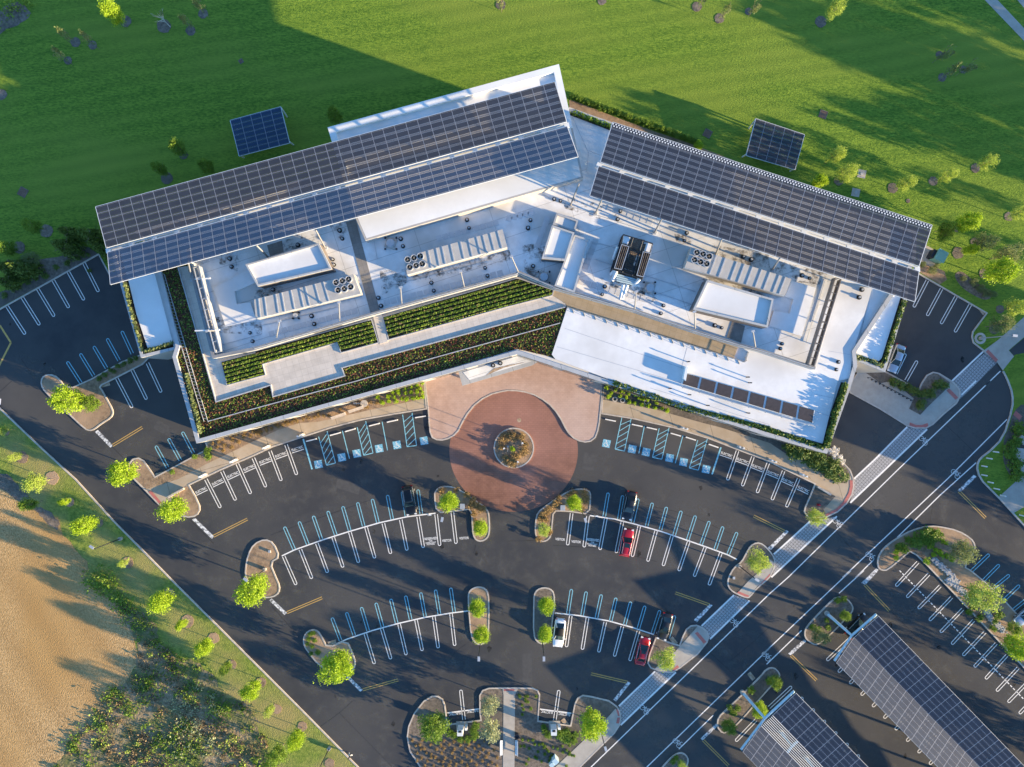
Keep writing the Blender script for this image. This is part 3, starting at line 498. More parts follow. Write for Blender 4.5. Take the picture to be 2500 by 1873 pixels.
Wh = [(0, 1, [((60, 995), (212, 1228)), ((187, 918), (333, 1150)), ((312, 838), (457, 1078)), ((443, 765), (580, 1005)), ((572, 698), (708, 940)), ((708, 630), (830, 870))]),
 (0, 2, [((985, -20), (1113, 225)), ((1115, -90), (1235, 155)), ((1243, -150), (1358, 95)), ((1735, 830), (1857, 1068)), ((1870, 762), (1985, 1005)), ((2000, 700), (2112, 950))]),
 (1, 2, [((-5, 650), (100, 893)), ((135, 592), (230, 840)), ((270, 537), (360, 790)), ((250, 1478), (355, 1717)), ((390, 1420), (487, 1665)), ((530, 1370), (620, 1615)), ((668, 1320), (750, 1570)), ((808, 1275), (882, 1530)), ((945, 1235), (1018, 1493)), ((1090, 1200), (1152, 1455)), ((1237, 1170), (1290, 1427)), ((1383, 1145), (1427, 1405)), ((1535, 1125), (1565, 1388)), ((1672, 1108), (1703, 1370))]),
 (2, 2, [((537, 1115), (503, 1383)), ((675, 1140), (642, 1400)), ((825, 1160), (775, 1422)), ((965, 1185), (912, 1448)), ((1108, 1220), (1048, 1480)), ((1250, 1260), (1178, 1520)), ((1385, 1300), (1308, 1557)), ((1525, 1350), (1440, 1600)), ((1663, 1400), (1570, 1647)), ((1795, 1450), (1695, 1720)), ((1935, 590), (1850, 835)), ((2065, 640), (1975, 885)), ((2195, 690), (2100, 942))]),
 (3, 2, [((183, 760), (85, 1003)), ((310, 825), (207, 1062))]),
 (1, 3, [((938, 530), (1015, 785)), ((1077, 490), (1153, 745)), ((1222, 448), (1283, 710)), ((1365, 415), (1418, 675)), ((1515, 385), (1553, 652)), ((1660, 362), (1692, 632)), ((1770, 1258), (1743, 1008))]),
 (2, 3, [((530, 380), (493, 643)), ((670, 400), (627, 665)), ((820, 435), (765, 687)), ((965, 470), (897, 722)), ((1100, 510), (1027, 760)), ((395, 1262), (430, 1010)), ((2090, 1260), (1920, 1437))]),
 (3, 1, [((1395, 775), (1280, 1000)), ((1515, 845), (1393, 1072)), ((1637, 912), (1510, 1140)), ((1757, 980), (1627, 1210)), ((1215, 1620), (1308, 1455)), ((1130, 1560), (1210, 1395))]),
 (3, 3, [((1315, -70), (1130, 130)), ((1408, 30), (1222, 225)), ((1503, 130), (1318, 320)), ((1600, 225), (1412, 420)), ((1693, 325), (1505, 520)), ((1785, 420), (1600, 620)), ((1880, 520), (1695, 715)), ((1975, 615), (1790, 812)), ((2065, 715), (1885, 912)), ((2160, 820), (1978, 1015)), ((2255, 925), (2075, 1110)), ((2350, 1020), (2170, 1205)), ((735, 580), (548, 757)), ((60, 1155), (250, 978))]+[((655+96*i+170, 845+97*i-175), (645+96*i, 855+97*i)) for i in range(9)]+[((350+95*i-170, 1070+97*i+175), (345+95*i, 1070+97*i)) for i in range(6)])]
Bl = [(0, 1, [((682, 1640), (567, 1462)), ((790, 1580), (677, 1395)), ((898, 1515), (790, 1332)), ((1003, 1450), (903, 1268)), ((1115, 1393), (1027, 1205))]), (0, 2, [((1412, 730), (1313, 550)), ((1520, 670), (1420, 488)), ((1630, 608), (1537, 432))]),
 (1, 2, [((340, 1422), (257, 1232)), ((455, 1380), (380, 1188)), ((568, 1335), (500, 1140)), ((690, 1300), (622, 1100)), ((808, 1265), (748, 1060)), ((925, 1225), (873, 1027)), ((1045, 1195), (997, 998)), ((1165, 1168), (1125, 965)), ((1285, 1140), (1250, 935)), ((1410, 1120), (1382, 918))]),
 (2, 2, [((810, 1150), (845, 945)), ((935, 1165), (968, 968)), ((1050, 1195), (1097, 995)), ((1168, 1225), (1217, 1030)), ((1285, 1255), (1337, 1065)), ((1400, 1300), (1460, 1098)), ((1515, 1340), (1580, 1138)), ((1627, 1380), (1697, 1185)), ((1745, 1425), (1812, 1230)), ((1855, 1465), (1930, 1278))]),
 (1, 3, [((730, 590), (658, 400)), ((845, 545), (780, 355)), ((963, 508), (905, 312)), ((1085, 480), (1028, 275)), ((1203, 445), (1153, 242)), ((1320, 412), (1278, 215)), ((1442, 388), (1405, 188)), ((1563, 370), (1530, 165)), ((1687, 350), (1658, 148))]),
 (2, 3, [((505, 365), (536, 160)), ((625, 380), (660, 180)), ((745, 405), (787, 205)), ((865, 430), (911, 232)), ((983, 462), (1035, 265)), ((1098, 495), (1155, 300)), ((1218, 530), (1280, 338)), ((1350, 570), (1405, 382))]),
 (3, 2, [((1770, 1600), (1915, 1462)), ((1860, 1690), (2000, 1550))]), (3, 3, [((1960, 140), (2085, 38)), ((2040, 250), (2170, 125)), ((2110, 340), (2265, 215))])]
for src_, mm in ((Wh, 'white_paint'), (Bl, 'blue_paint')):
    for c, r, L_ in src_:
        for a, b in L_: hairpin(c, r, a, b, mm)
# accessible stalls
lines('stall_line', [(1, 2, [[(745, 420), (805, 655)], [(1080, 345), (1125, 585)]]), (2, 2, [[(1150, 380), (1103, 612)], [(1475, 460), (1410, 695)]])], 'blue_paint', .14)
lines('stall_line', [(1, 2, [[(415, 490), (490, 745)]]), (2, 2, [[(1795, 560), (1720, 788)]])], 'blue_paint', .26)
def hatch(c, r, tl, tr_, br, bl):
    a, b, d, e = [P(*T(c, r, q)) for q in (tl, tr_, br, bl)]
    mb = MB(); mb.path([a, e, d, b], .13, ZM)
    n = 5
    for i in range(n):
        t0 = (i+.55)/n; t1 = max(0, (i-.35)/n)
        mb.line(a.lerp(e, min(1, t0+.12)), b.lerp(d, t1+.05), .10, ZM-.003)
    mb.build('access_hatching', M['blue_paint'], lot)
for q in [(1, 2, (545, 470), (617, 425), (687, 692), (612, 712)), (1, 2, (870, 390), (942, 340), (1003, 608), (925, 628)), (1, 2, (1253, 285), (1333, 270), (1370, 545), (1290, 555)), (2, 2, (960, 310), (1038, 320), (982, 592), (903, 575)), (2, 2, (1275, 400), (1358, 395), (1297, 660), (1218, 645)), (2, 2, (1600, 500), (1680, 490), (1605, 752), (1528, 735))]: hatch(*q)
def isa(c, r, x, y, rz):
    ctr = P(*T(c, r, (x, y))); ca, sa = math.cos(rz), math.sin(rz)
    f = lambda p: (ctr.x+p[0]*ca-p[1]*sa, ctr.y+p[0]*sa+p[1]*ca)
    o = MB().poly([(*f(q), 0) for q in ((-.65, -.65), (.65, -.65), (.65, .65), (-.65, .65))], ZM).build('access_symbol', M['isa_paint'], lot)
    mb = MB(); z = ZM+.004
    mb.face([(*f((-.08+.1*math.cos(t*PI/4), .46+.1*math.sin(t*PI/4))), z) for t in range(8)])
    mb.path([f(q) for q in ((-.08, .34), (-.04, -.04), (.25, -.06), (.36, -.38), (.46, -.34))], .10, z)
    mb.line(f((-.06, .18)), f((.2, .16)), .08, z)
    mb.path([f((-.05+.33*math.cos(t), -.17+.33*math.sin(t))) for t in [2.2+i*.42 for i in range(10)]], .08, z+.001)
    mb.build('wheelchair_figure', M['white_paint'], o)
for x, y in [(543, 703), (740, 645), (867, 612), (1055, 570), (1205, 540), (1433, 505)]: isa(1, 2, x, y, .18)
for x, y in [(830, 528), (1047, 575), (1165, 600), (1363, 650), (1480, 685), (1670, 745)]: isa(2, 2, x, y, -.2)
def word(txt, c, r, x, y, rz, h, m='white_paint', width=None, under=0):
    cu = bpy.data.curves.new('lettering', 'FONT'); cu.body = txt; cu.size = 1; cu.align_x = 'CENTER'; cu.align_y = 'CENTER'; cu.offset = .014
    tmp = bpy.data.objects.new('tmp', cu); COL.objects.link(tmp); bpy.context.view_layer.update()
    me = bpy.data.meshes.new_from_object(tmp.evaluated_get(bpy.context.evaluated_depsgraph_get())); bpy.data.objects.remove(tmp)
    xs = [v.co.x for v in me.vertices]; ys = [v.co.y for v in me.vertices]
    sx = (width/(max(xs)-min(xs))) if width else h/(max(ys)-min(ys)); sy = h/(max(ys)-min(ys)); cy = (max(ys)+min(ys))/2
    for v in me.vertices: v.co = ((v.co.x)*sx, (v.co.y-cy)*sy, 0)
    me.materials.clear(); me.materials.append(M[m])
    o = bpy.data.objects.new('lettering', me); COL.objects.link(o); o.parent = lot
    q = P(*T(c, r, (x, y))); o.location = (q.x, q.y, ZM); o.rotation_euler = (0, 0, rz)
    if under:
        d = Vector((math.cos(rz), math.sin(rz), 0)); n = Vector((-d.y, d.x, 0))
        MB().line(q-n*under-d*1.05, q-n*under+d*1.05, .12, ZM).build('word_underline', M[m], lot)
wd = 1.95
for x, y, a in [(1693, 922, 26), (1832, 852, 26), (1963, 790, 25), (2098, 732, 24)]: word('ELECTRIC', 0, 2, x, y, math.radians(a), .42, width=wd, under=.45)
for x, y, a in [(92, 672, 21), (225, 622, 20), (365, 570, 18)]: word('ELECTRIC', 1, 2, x, y, math.radians(a), .42, width=wd, under=.45)
for x, y, a in [(1843, 620, -19), (1978, 672, -20), (2105, 728, -21)]: word('ELECTRIC', 2, 2, x, y, math.radians(a), .42, width=wd, under=.45)
for x, y, a in [(95, 783, -22), (220, 846, -24), (352, 913, -25)]: word('ELECTRIC', 3, 2, x, y, math.radians(a), .42, width=wd, under=.45)
word('ELECTRIC', 1, 3, 1692, 1208, PI+.13, .40, width=wd); word('ELECTRIC', 1, 3, 1842, 1186, PI+.13, .40, width=wd)
word('ELECTRIC', 2, 3, 328, 1193, PI-.12, .40, width=wd); word('ELECTRIC', 2, 3, 476, 1212, PI-.12, .40, width=wd)
word('VISITOR', 1, 2, 1625, 1345, .07, .42, width=1.6); word('VISITOR', 1, 2, 1770, 1325, .07, .42, width=1.6)
word('VISITOR', 2, 2, 440, 1335, -.08, .42, width=1.6); word('VISITOR', 2, 2, 575, 1356, -.08, .42, width=1.6)
for i, (t, wdt, hh) in enumerate([('RESERVED', 2.1, .42), ('FOR', .55, .24), ('EXPECTANT', 1.7, .26), ('MOTHERS', 1.3, .26)]):
    dy = [0, 21, 36, 50][i]
    word(t, 1, 2, 1490, 1329+dy*.95, .08, hh, width=wdt); word(t, 2, 2, 716-dy*.12, 1340+dy, -.10, hh, width=wdt)
def bike(c, r, x, y, rz):
    ctr = P(*T(c, r, (x, y))); ca, sa = math.cos(rz), math.sin(rz); s = 1.45
    f = lambda p: (ctr.x+(p[0]*ca-p[1]*sa)*s, ctr.y+(p[0]*sa+p[1]*ca)*s)
    mb = MB()
    for k in (-.34, .34): mb.path([f((k+.26*math.cos(t*PI/7), .26*math.sin(t*PI/7))) for t in range(14)], .07, ZM, True)
    mb.path([f(q) for q in ((-.34, 0), (-.1, .34), (.22, .34), (.34, 0), (.02, 0), (-.1, .34), (-.13, .45))], .07, ZM+.002)
    mb.path([f(q) for q in ((.22, .34), (.2, .5), (.34, .52))], .07, ZM+.002)
    mb.build('bicycle_symbol', M['white_paint'], lot)
for c, r, x, y in [(3, 2, 1360, 505), (3, 2, 1630, 785), (3, 2, 635, 1200), (3, 2, 910, 1480), (3, 3, 35, 725), (2, 3, 1905, 440), (2, 3, 1150, 1175), (2, 3, 1425, 1455)]: bike(c, r, x, y, -.9)
# asphalt wear: crack-sealer and patched seams
mb = MB()
for c, r, s in [(2, 2, [(0, 1350), (200, 1345), (240, 1340)]), (2, 2, [(380, 1385), (800, 1410), (1250, 1520)]), (1, 2, [(140, 1300), (250, 1260), (600, 1140), (980, 1005)]), (2, 2, [(1090, 1030), (1500, 1120), (1900, 1300), (2000, 1340)]), (1, 3, [(560, 1310), (720, 1200), (830, 1100)]), (1, 3, [(720, 1200), (1160, 1650)]), (1, 3, [(150, 300), (380, 560)]), (0, 2, [(950, 560), (1050, 660)]), (0, 2, [(1600, 1170), (1800, 1370)]), (3, 2, [(1440, 1050), (1415, 1200)]), (3, 2, [(1880, 1160), (2209, 1530)]), (3, 3, [(1085, 340), (1500, 750), (1900, 1180)]), (2, 3, [(1700, 690), (1930, 900)]), (2, 3, [(2209, 470), (2050, 620), (1850, 780)]), (0, 1, [(180, 1440), (250, 1540)]), (1, 3, [(1650, 760), (1700, 680), (1780, 620)]), (1, 2, [(1850, 1450), (1870, 1380)]), (3, 2, [(630, 1270), (840, 1520)]), (0, 2, [(0, 90), (100, 0)]), (3, 2, [(1560, 380), (1780, 590)])]:
    pts = chaikin([(x+rnd.uniform(-3, 3), y+rnd.uniform(-3, 3)) for x, y in s], 1, False) if len(s) > 2 else s
    mb.path(W(T(c, r, pts)), .055, .004)
mb.build('crack_seal', M['black'], lot)
mb = MB()
for _ in range(46):
    cc = rnd.choice([(1, 2), (2, 2), (0, 2), (1, 3), (2, 3), (3, 2)]); x, y = rnd.uniform(100, 2100), rnd.uniform(500, 1600)
    a = rnd.uniform(0, PI)
    for k in range(rnd.randint(2, 5)):
        x2, y2 = x+math.cos(a)*rnd.uniform(15, 40), y+math.sin(a)*rnd.uniform(10, 30); a += rnd.uniform(-.8, .8)
        mb.line(P(*T(*cc, (x, y))), P(*T(*cc, (x2, y2))), .025, .0035); x, y = x2, y2
mb.build('hairline_crack', M['patch'], lot)

for i in range(64):
    cc = rnd.choice([(1, 2), (2, 2), (1, 3), (2, 3), (3, 3), (0, 1), (3, 1)]); x, y = rnd.uniform(50, 2150), rnd.uniform(200, 1600); q = P(*T(*cc, (x, y))); n = 12; a0 = rnd.uniform(.15, .45)
    MB().poly([(q.x+a0*rnd.uniform(.6, 1.2)*math.cos(2*PI*k/n), q.y+a0*1.4*rnd.uniform(.6, 1.2)*math.sin(2*PI*k/n), 0) for k in range(n)], .0030).build('oil_stain', M['oilfilm'], lot)
for c, r, pts in [(1, 2, [(700, 820), (900, 880), (880, 960), (690, 900)]), (2, 3, [(120, 700), (200, 700), (210, 1200), (130, 1210)]), (3, 2, [(900, 1000), (1000, 920), (1060, 980), (960, 1070)]), (0, 2, [(1330, 330), (1500, 420), (1450, 480), (1290, 400)]), (2, 2, [(640, 600), (760, 620), (720, 760), (620, 740)])]:
    MB().poly(W(T(c, r, pts)), .0025).build('patch', M['patch'], lot)

tag(MB().poly(W([(0, 830), (560, 1120), (1000, 1110), (1500, 1110), (1760, 1240), (2400, 900), (2500, 1300), (2500, 1873), (900, 1873), (640, 1600)]), .0018).build('dust_film', M['dust']), 'pale worn patches over the asphalt', 'asphalt wear', None, 'structure')
# ================================================================ OFFICE BUILDING
ZR = 9.0; ZP = 9.6; ZT = 9.15; ZME = 9.4; ZMP = 10.9; ZU = 11.1
bld = tag(empty('office_building', P(1250, 700)), 'wide white-roofed office building bent in two wings under long solar arrays', 'building')
def part(mb, name, m, sm=False):
    if isinstance(mb, list):
        for q in mb: part(q, name, m, sm)
        return
    mb.v = [(x-bld.location.x, y-bld.location.y, z) for x, y, z in mb.v]
    return mb.build(name, M[m], bld, sm)
# NB object textures follow the building's own origin
mainp = T(0, 1, [(1280, 550), (1330, 725), (1480, 1330), (1452, 1420)])+T(0, 2, [(1655, 528)])+[(1263, 865)]+T(2, 2, [(2209, 475)])+T(3, 2, [(550, 615), (747, 60)])+[(2093, 893), (2090, 860), (2235, 640), (2240, 563), (1391, 262), (1300, 300), (800, 420), (330, 565)]
mw = W(mainp, ZR)
part(MB().prism(mw, 0, ZR), 'outer_wall', 'wallcream')
part(MB().poly(inset(mw, .1), ZR+.01), 'flat_roof', 'membrane')
rimw = W(mainp, ZP); part(MB().ring(rimw, inset(rimw, .6), ZR-.5, ZP), 'parapet', 'rim')
def windows(poly, z0, z1):
    out = []; n = len(poly); ccw = area(poly) > 0
    for i in range(n):
        a = Vector(poly[i][:2]); b = Vector(poly[(i+1) % n][:2]); d = b-a
        if d.length < 5: continue
        k = int(d.length//6.5); nn = Vector((d.y, -d.x)).normalized()*(.03 if ccw else -.03)
        for j in range(k):
            p = a+d*((j+.12)/k)+nn; q = a+d*((j+.88)/k)+nn
            mb = MB(); mb.face([(p.x, p.y, z0), (q.x, q.y, z0), (q.x, q.y, z1), (p.x, p.y, z1)]); out.append(mb)
    return out
for z0, z1 in ((.6, 3.2), (5.0, 7.6)): part(windows(mw, z0, z1), 'window', 'glass')
for nm, pts, roof in (('west', T(0, 1, [(930, 500), (1010, 800), (1187, 1428), (1495, 1355), (1330, 725), (1200, 450)]), T(0, 1, [(1085, 790), (1150, 1060), (1245, 1350), (1475, 1290), (1330, 725), (1180, 500), (1000, 500)])),
                      ('east', T(3, 1, [(850, 700), (900, 850), (760, 1435), (1040, 1550), (1222, 942), (1260, 700)]), T(3, 1, [(960, 800), (765, 1400), (985, 1455), (1010, 1430), (1165, 930), (1200, 780)]))):
    q = W(pts, 8.7); part(MB().prism(q, 0, 8.7), 'side_block', 'wallcream')
    part(MB().ring(W(pts, 9.2), inset(W(pts, 9.2), .45), 8.6, 9.2), 'parapet', 'rim')
    part(MB().poly(inset(q, .44), 8.72), 'planter_soil', 'soil')
    part(MB().poly(W(roof, 8.95), 8.95), 'side_roof', 'membrane'); part(windows(q, 4.8, 7.4), 'window', 'glass')
# ground cover of the left wing, terrace, beds
gc = T(0, 1, [(1335, 640), (1350, 725), (1500, 1330), (1470, 1425)])+T(0, 2, [(1672, 500)])+[(1262, 852), (1343, 871)]+T(2, 1, [(400, 1440), (370, 1400), (495, 1000)])+T(2, 1, [(90, 745)])+T(0, 1, [(1600, 640)])
part(MB().poly(W(gc, ZR+.12), ZR+.12), 'green_roof', 'sedum')
terr = FV([(385, 578), (420, 700), (467, 868), (585, 832), (590, 857), (745, 812), (738, 795), (1222, 663), (1222, 640), (1195, 625), (1120, 588), (820, 660), (480, 760), (430, 640), (405, 575)])
part(MB().prism(W(terr, ZT+.1), ZR, ZT+.1), 'terrace', 'pavers')
tw = W(terr[:8], ZT+.2); part(MB().wall(tw, .16, ZR, ZT+.32), 'planter_edge', 'rim')
tan = T(2, 1, [(400, 835), (545, 875), (1070, 1028), (1570, 1200), (1945, 1318), (1905, 1428), (1250, 1225), (495, 1000), (490, 975), (380, 905)])
part(MB().prism(W(tan, ZT+.12), ZR, ZT+.12), 'terrace', 'pavers_tan')
# planting beds with rows
def lf(pt, size, up=None):
    "one small random leaf quad"
    a = Vector((rnd.uniform(-1, 1), rnd.uniform(-1, 1), rnd.uniform(-.6, .6))).normalized(); b = a.orthogonal().normalized()
    b.rotate(Matrix.Rotation(rnd.uniform(0, PI), 3, a)); a = a*size; b = b*size*.7
    return [pt-a-b, pt+a-b, pt+a+b, pt-a+b]
def leaves_in(poly, n, z0, z1, size, where=None):
    xs = [q[0] for q in poly]; ys = [q[1] for q in poly]; mb = MB(); k = 0; tries = 0
    while k < n and tries < n*8:
        tries += 1; x, y = rnd.uniform(min(xs), max(xs)), rnd.uniform(min(ys), max(ys))
        if inside(x, y, poly) and (where is None or where(x, y)):
            mb.face(lf(Vector((x, y, rnd.uniform(z0, z1))), size*rnd.uniform(.6, 1.3))); k += 1
    return mb
bedA = T(1, 1, [(1085, 1085), (2209, 760)])+T(2, 1, [(90, 760), (385, 858), (372, 903), (0, 997)])+T(1, 1, [(1135, 1275)])
bedB = T(0, 1, [(1862, 1462), (2150, 1385)])+T(1, 1, [(0, 1375), (990, 1105), (1050, 1300), (735, 1385), (700, 1300), (72, 1482), (98, 1572)])+T(0, 2, [(1912, 38)])
for nm, bd, cnt in (('A', bedA, 14000), ('B', bedB, 12000)):
    q = W(bd, ZT+.25); part(MB().prism(q, ZT, ZT+.2), 'planter_soil', 'soil'); part(MB().wall(q, .12, ZT, ZT+.34, True), 'planter_edge', 'rim')
    row = lambda x, y: ((-x*math.sin(A)+y*math.cos(A))/.64) % 1 < .5
    for mm, f, cc in (('green', .6, 0), ('limeb', .25, 0), ('dry', .15, 0)):
        mb = leaves_in(inset(q, .2), int(cnt*f), ZT+.22, ZT+.55, .095, row)
        o = mb.build('row_planting', M[mm]); tag(o, {'green': 'green', 'limeb': 'yellow green', 'dry': 'straw coloured'}[mm]+' grasses in tidy rows in the '+('upper right' if nm == 'A' else 'lower left')+' roof terrace bed', 'planting', None, 'stuff')
# low plants in the green roof
gq = W(gc, ZR+.12); tq = W(terr, ZR)
tnq = W(tan, ZR); mech = T(0, 1, [(1585, 500), (1600, 650), (1798, 1420)])+T(1, 1, [(0, 1352), (1000, 1058), (2209, 722)])+T(2, 1, [(90, 707), (400, 838), (545, 880), (1070, 1028), (1570, 1200), (1950, 1318)])+T(3, 1, [(0, 1368), (450, 1515), (650, 800), (500, 600)])+[(1960, 620), (1500, 440), (1440, 430), (1390, 300), (900, 480), (600, 560)]
mechq = W(mech, ZMP)
ok = lambda x, y: not inside(x, y, tq) and not inside(x, y, tnq) and not inside(x, y, mechq)
for mm, n, lab in (('green', 3000, 'dark green'), ('limeb', 2300, 'bright green'), ('rust', 9500, 'red brown'), ('conifer', 3500, 'deep green')):
    tag(leaves_in(gq, n, ZR+.13, ZR+.3, .095, ok).build('roof_plants', M[mm]), lab+' low plants spread over the green roof of the left wing', 'planting', None, 'stuff')
part(MB().wall(W(T(0, 2, [(1748, 342), (2209, 216)])+T(1, 2, [(870, 0)])+T(1, 1, [(1500, 1433), (2209, 1238)])+T(2, 1, [(440, 1135)]), ZR+.3), .13, ZR, ZR+.36), 'garden_edging', 'rim')
lad = W(T(0, 1, [(1365, 720), (1640, 1657)])+T(0, 2, [(1735, 345)]), ZR+.35)
mb = MB(); mb.wall([Vector((q.x-.32, q.y+.05)) for q in lad], .07, ZR, ZR+.36); mb.wall([Vector((q.x+.32, q.y-.05)) for q in lad], .07, ZR, ZR+.36)
for s in range(2):
    a, b = lad[s], lad[s+1]; n = int((b-a).length/.5)
    for i in range(n): c = a.lerp(b, i/n); mb.bar((c.x-.32, c.y+.05), (c.x+.32, c.y-.05), .05, ZR+.2, ZR+.34)
tag(mb.build('drainage_grating', M['rim']), 'long pale ladder-like grating running down the green roof west side', 'grating')
# upper mechanical roof with its parapet
mq = W(mech, ZME); part(MB().prism(mq, ZR, ZME), 'mechanical_roof', 'membrane_seam')
vis = T(0, 1, [(1585, 500), (1600, 650), (1798, 1420)])+T(1, 1, [(0, 1352), (1000, 1058), (2209, 722)])+T(2, 1, [(90, 707), (400, 838), (545, 880), (1070, 1028), (1570, 1200), (1950, 1318)])+T(3, 1, [(0, 1368), (450, 1515)])
part(MB().wall(W(vis, ZMP), .42, ZR, ZMP), 'parapet', 'rim')
part(MB().wall(W(vis, ZMP), .46, ZMP, ZMP+.05), 'parapet_cap', 'roofrim')
rl = W(vis[3:], ZMP+.6); mb = MB()
for s in range(len(rl)-1):
    a, b = rl[s], rl[s+1]; n = max(1, int((b-a).length/2)); mb.tube((a.x, a.y, ZMP+.5), (b.x, b.y, ZMP+.5), .04, n=5); mb.tube((a.x, a.y, ZMP+.25), (b.x, b.y, ZMP+.25), .03, n=5)
    for i in range(n): c = a.lerp(b, i/n); mb.tube((c.x, c.y, ZMP), (c.x, c.y, ZMP+.5), .03, n=5)
part(mb, 'railing', 'steel')
# white insulated terraces on the mechanical roof
for pts in (T(0, 1, [(1795, 840), (2110, 675), (2160, 790), (1975, 870), (1995, 975), (2110, 960), (2160, 1110), (1900, 1165)]), T(3, 1, [(250, 780), (455, 838), (335, 1245), (60, 1160), (100, 1030), (235, 1055), (265, 935), (195, 910)])):
    part(MB().prism(W(pts, ZME+.3), ZME, ZME+.3), 'roof_mat', 'bright')
for pts, m in ((T(1, 1, [(775, 285), (855, 262), (1060, 1030), (980, 1045)]), 'greypath'), (T(2, 1, [(1890, 1120), (1998, 1160), (1965, 1300), (1845, 1255)]), 'greypath'), (T(1, 1, [(1000, 1060), (1075, 1055), (1130, 1290), (1060, 1312)]), 'pavers'), (T(1, 1, [(110, 480), (235, 440), (250, 535), (135, 570)]), 'greypath')):
    part(MB().prism(W(pts, ZME+.06), ZR, ZME+.06), 'paver_path', m)
st = MB(); 
for c, r, L_ in [(1, 1, [(300, 490, 60), (1480, 740, 50), (1110, 830, 40), (380, 400, 40), (90, 900, 45), (720, 380, 35)]), (2, 1, [(850, 790, 50), (1110, 880, 45), (1485, 400, 38), (920, 230, 30), (2060, 850, 60), (250, 510, 35)]), (3, 1, [(340, 780, 45), (430, 800, 35), (500, 720, 40), (470, 740, 30)]), (0, 1, [(1890, 560, 40), (1830, 1120, 40), (2050, 1150, 40)])]:
    for x, y, s in L_:
        cx, cy = T(c, r, (x, y)); n = 16; a0 = rnd.uniform(0, PI)
        pts = [(cx+s/3.45*rnd.uniform(.35, 1.0)*math.cos(2*PI*i/n), cy+s/3.45*rnd.uniform(.25, .6)*math.sin(2*PI*i/n)) for i in range(n)]
        part(MB().poly(W(pts, ZME+.006), ZME+.006), 'roof_stain', 'grime')
for c, r, pts in [(1, 1, [(620, 260), (800, 280), (820, 420), (700, 420), (640, 330)]), (1, 1, [(240, 440), (560, 370), (560, 470), (240, 530)]), (1, 1, [(1060, 700), (1350, 660), (1640, 640), (1600, 760), (1300, 800), (1080, 900)]), (1, 1, [(0, 860), (250, 820), (220, 930), (0, 940)]), (2, 1, [(120, 480), (330, 450), (300, 800), (140, 700)]), (2, 1, [(760, 740), (1180, 850), (1300, 980), (900, 900)]), (2, 1, [(1700, 470), (2200, 560), (2209, 700), (1800, 580)]), (2, 1, [(1640, 720), (2209, 900), (2209, 980), (1640, 780)]), (3, 1, [(100, 600), (560, 720), (520, 820), (120, 760)]), (0, 1, [(1830, 540), (2050, 540), (2000, 700), (1850, 640)]), (0, 1, [(1800, 1080), (2209, 1130), (2209, 1230), (1850, 1220)]), (1, 1, [(1500, 700), (2150, 520), (2180, 600), (1560, 760)]), (2, 1, [(450, 60), (800, 130), (780, 260), (480, 170)]), (2, 1, [(1400, 380), (1560, 400), (1540, 480), (1420, 450)])]:
    part(MB().poly(W(T(c, r, pts), ZME+.008), ZME+.008), 'roof_stain', 'grime')
# bright roof of the right wing, inner strips
R1 = T(2, 1, [(500, 1005), (1250, 1232), (1905, 1434), (2000, 1465), (2025, 1375), (1950, 1330)])+T(3, 1, [(0, 1380), (450, 1520), (640, 800), (930, 840), (765, 1400), (740, 1600)])+T(3, 2, [(640, 0), (512, 528), (380, 490), (0, 370)])+T(2, 2, [(1500, 205), (860, -10)])+T(2, 1, [(400, 1440), (370, 1400)])
part(MB().prism(W(R1, ZR+.35), ZR, ZR+.35), 'bright_roof', 'bright')
for c, r, a, b in ((2, 1, (480, 1180), (1500, 1525)), (2, 1, (415, 1335), (1460, 1640)), (2, 2, (1200, 60), (2209, 370)), (2, 1, (1510, 1340), (1460, 1520)), (3, 2, (440, 110), (620, 150)), (3, 2, (430, 250), (580, 300)), (3, 1, (560, 1370), (740, 1400))): part(MB().line(P(*T(c, r, a), ZR+.36), P(*T(c, r, b), ZR+.36), .07, ZR+.356), 'roof_seam', 'steel')
# stair house / annex roofs between the wings, upper block on the left wing
UB = [(799.6, 311), (1364.6, 156.5), (1424, 434.6), (892, 587.5), (869, 535)]
uq = W(UB, ZU); part(MB().prism(uq, ZR, ZU), 'upper_block', 'wallcream'); part(MB().poly(inset(uq, .3), ZU+.01), 'upper_roof', 'membrane')
part(MB().ring(W([(799.6, 311), (1364.6, 156.5), (1398, 310), (845, 462)], ZU+.5), inset(W([(799.6, 311), (1364.6, 156.5), (1398, 310), (845, 462)], ZU+.5), 1.0), ZU, ZU+.5), 'parapet', 'membrane')
# low entrance canopy roof under the eaves
EC = [(1118, 905), (1129, 942), (1300, 892), (1312, 884), (1302, 878), (1263, 868)]
eq = W(EC, 5.0); part(MB().prism(eq, 4.5, 5.0), 'entrance_canopy', 'rim'); part(MB().poly(W([(1130, 909), (1146, 928), (1298, 882), (1262, 870)], 5.03), 5.03), 'canopy_roof', 'membrane_seam')
part(MB().cyl(P(1137, 925, 0), .25, 0, 4.5), 'canopy_post', 'white_steel'); part(MB().poly(W([(1185, 918), (1205, 900), (1250, 890), (1285, 884), (1230, 898)], 5.05), 5.05), 'roof_stain', 'stain')
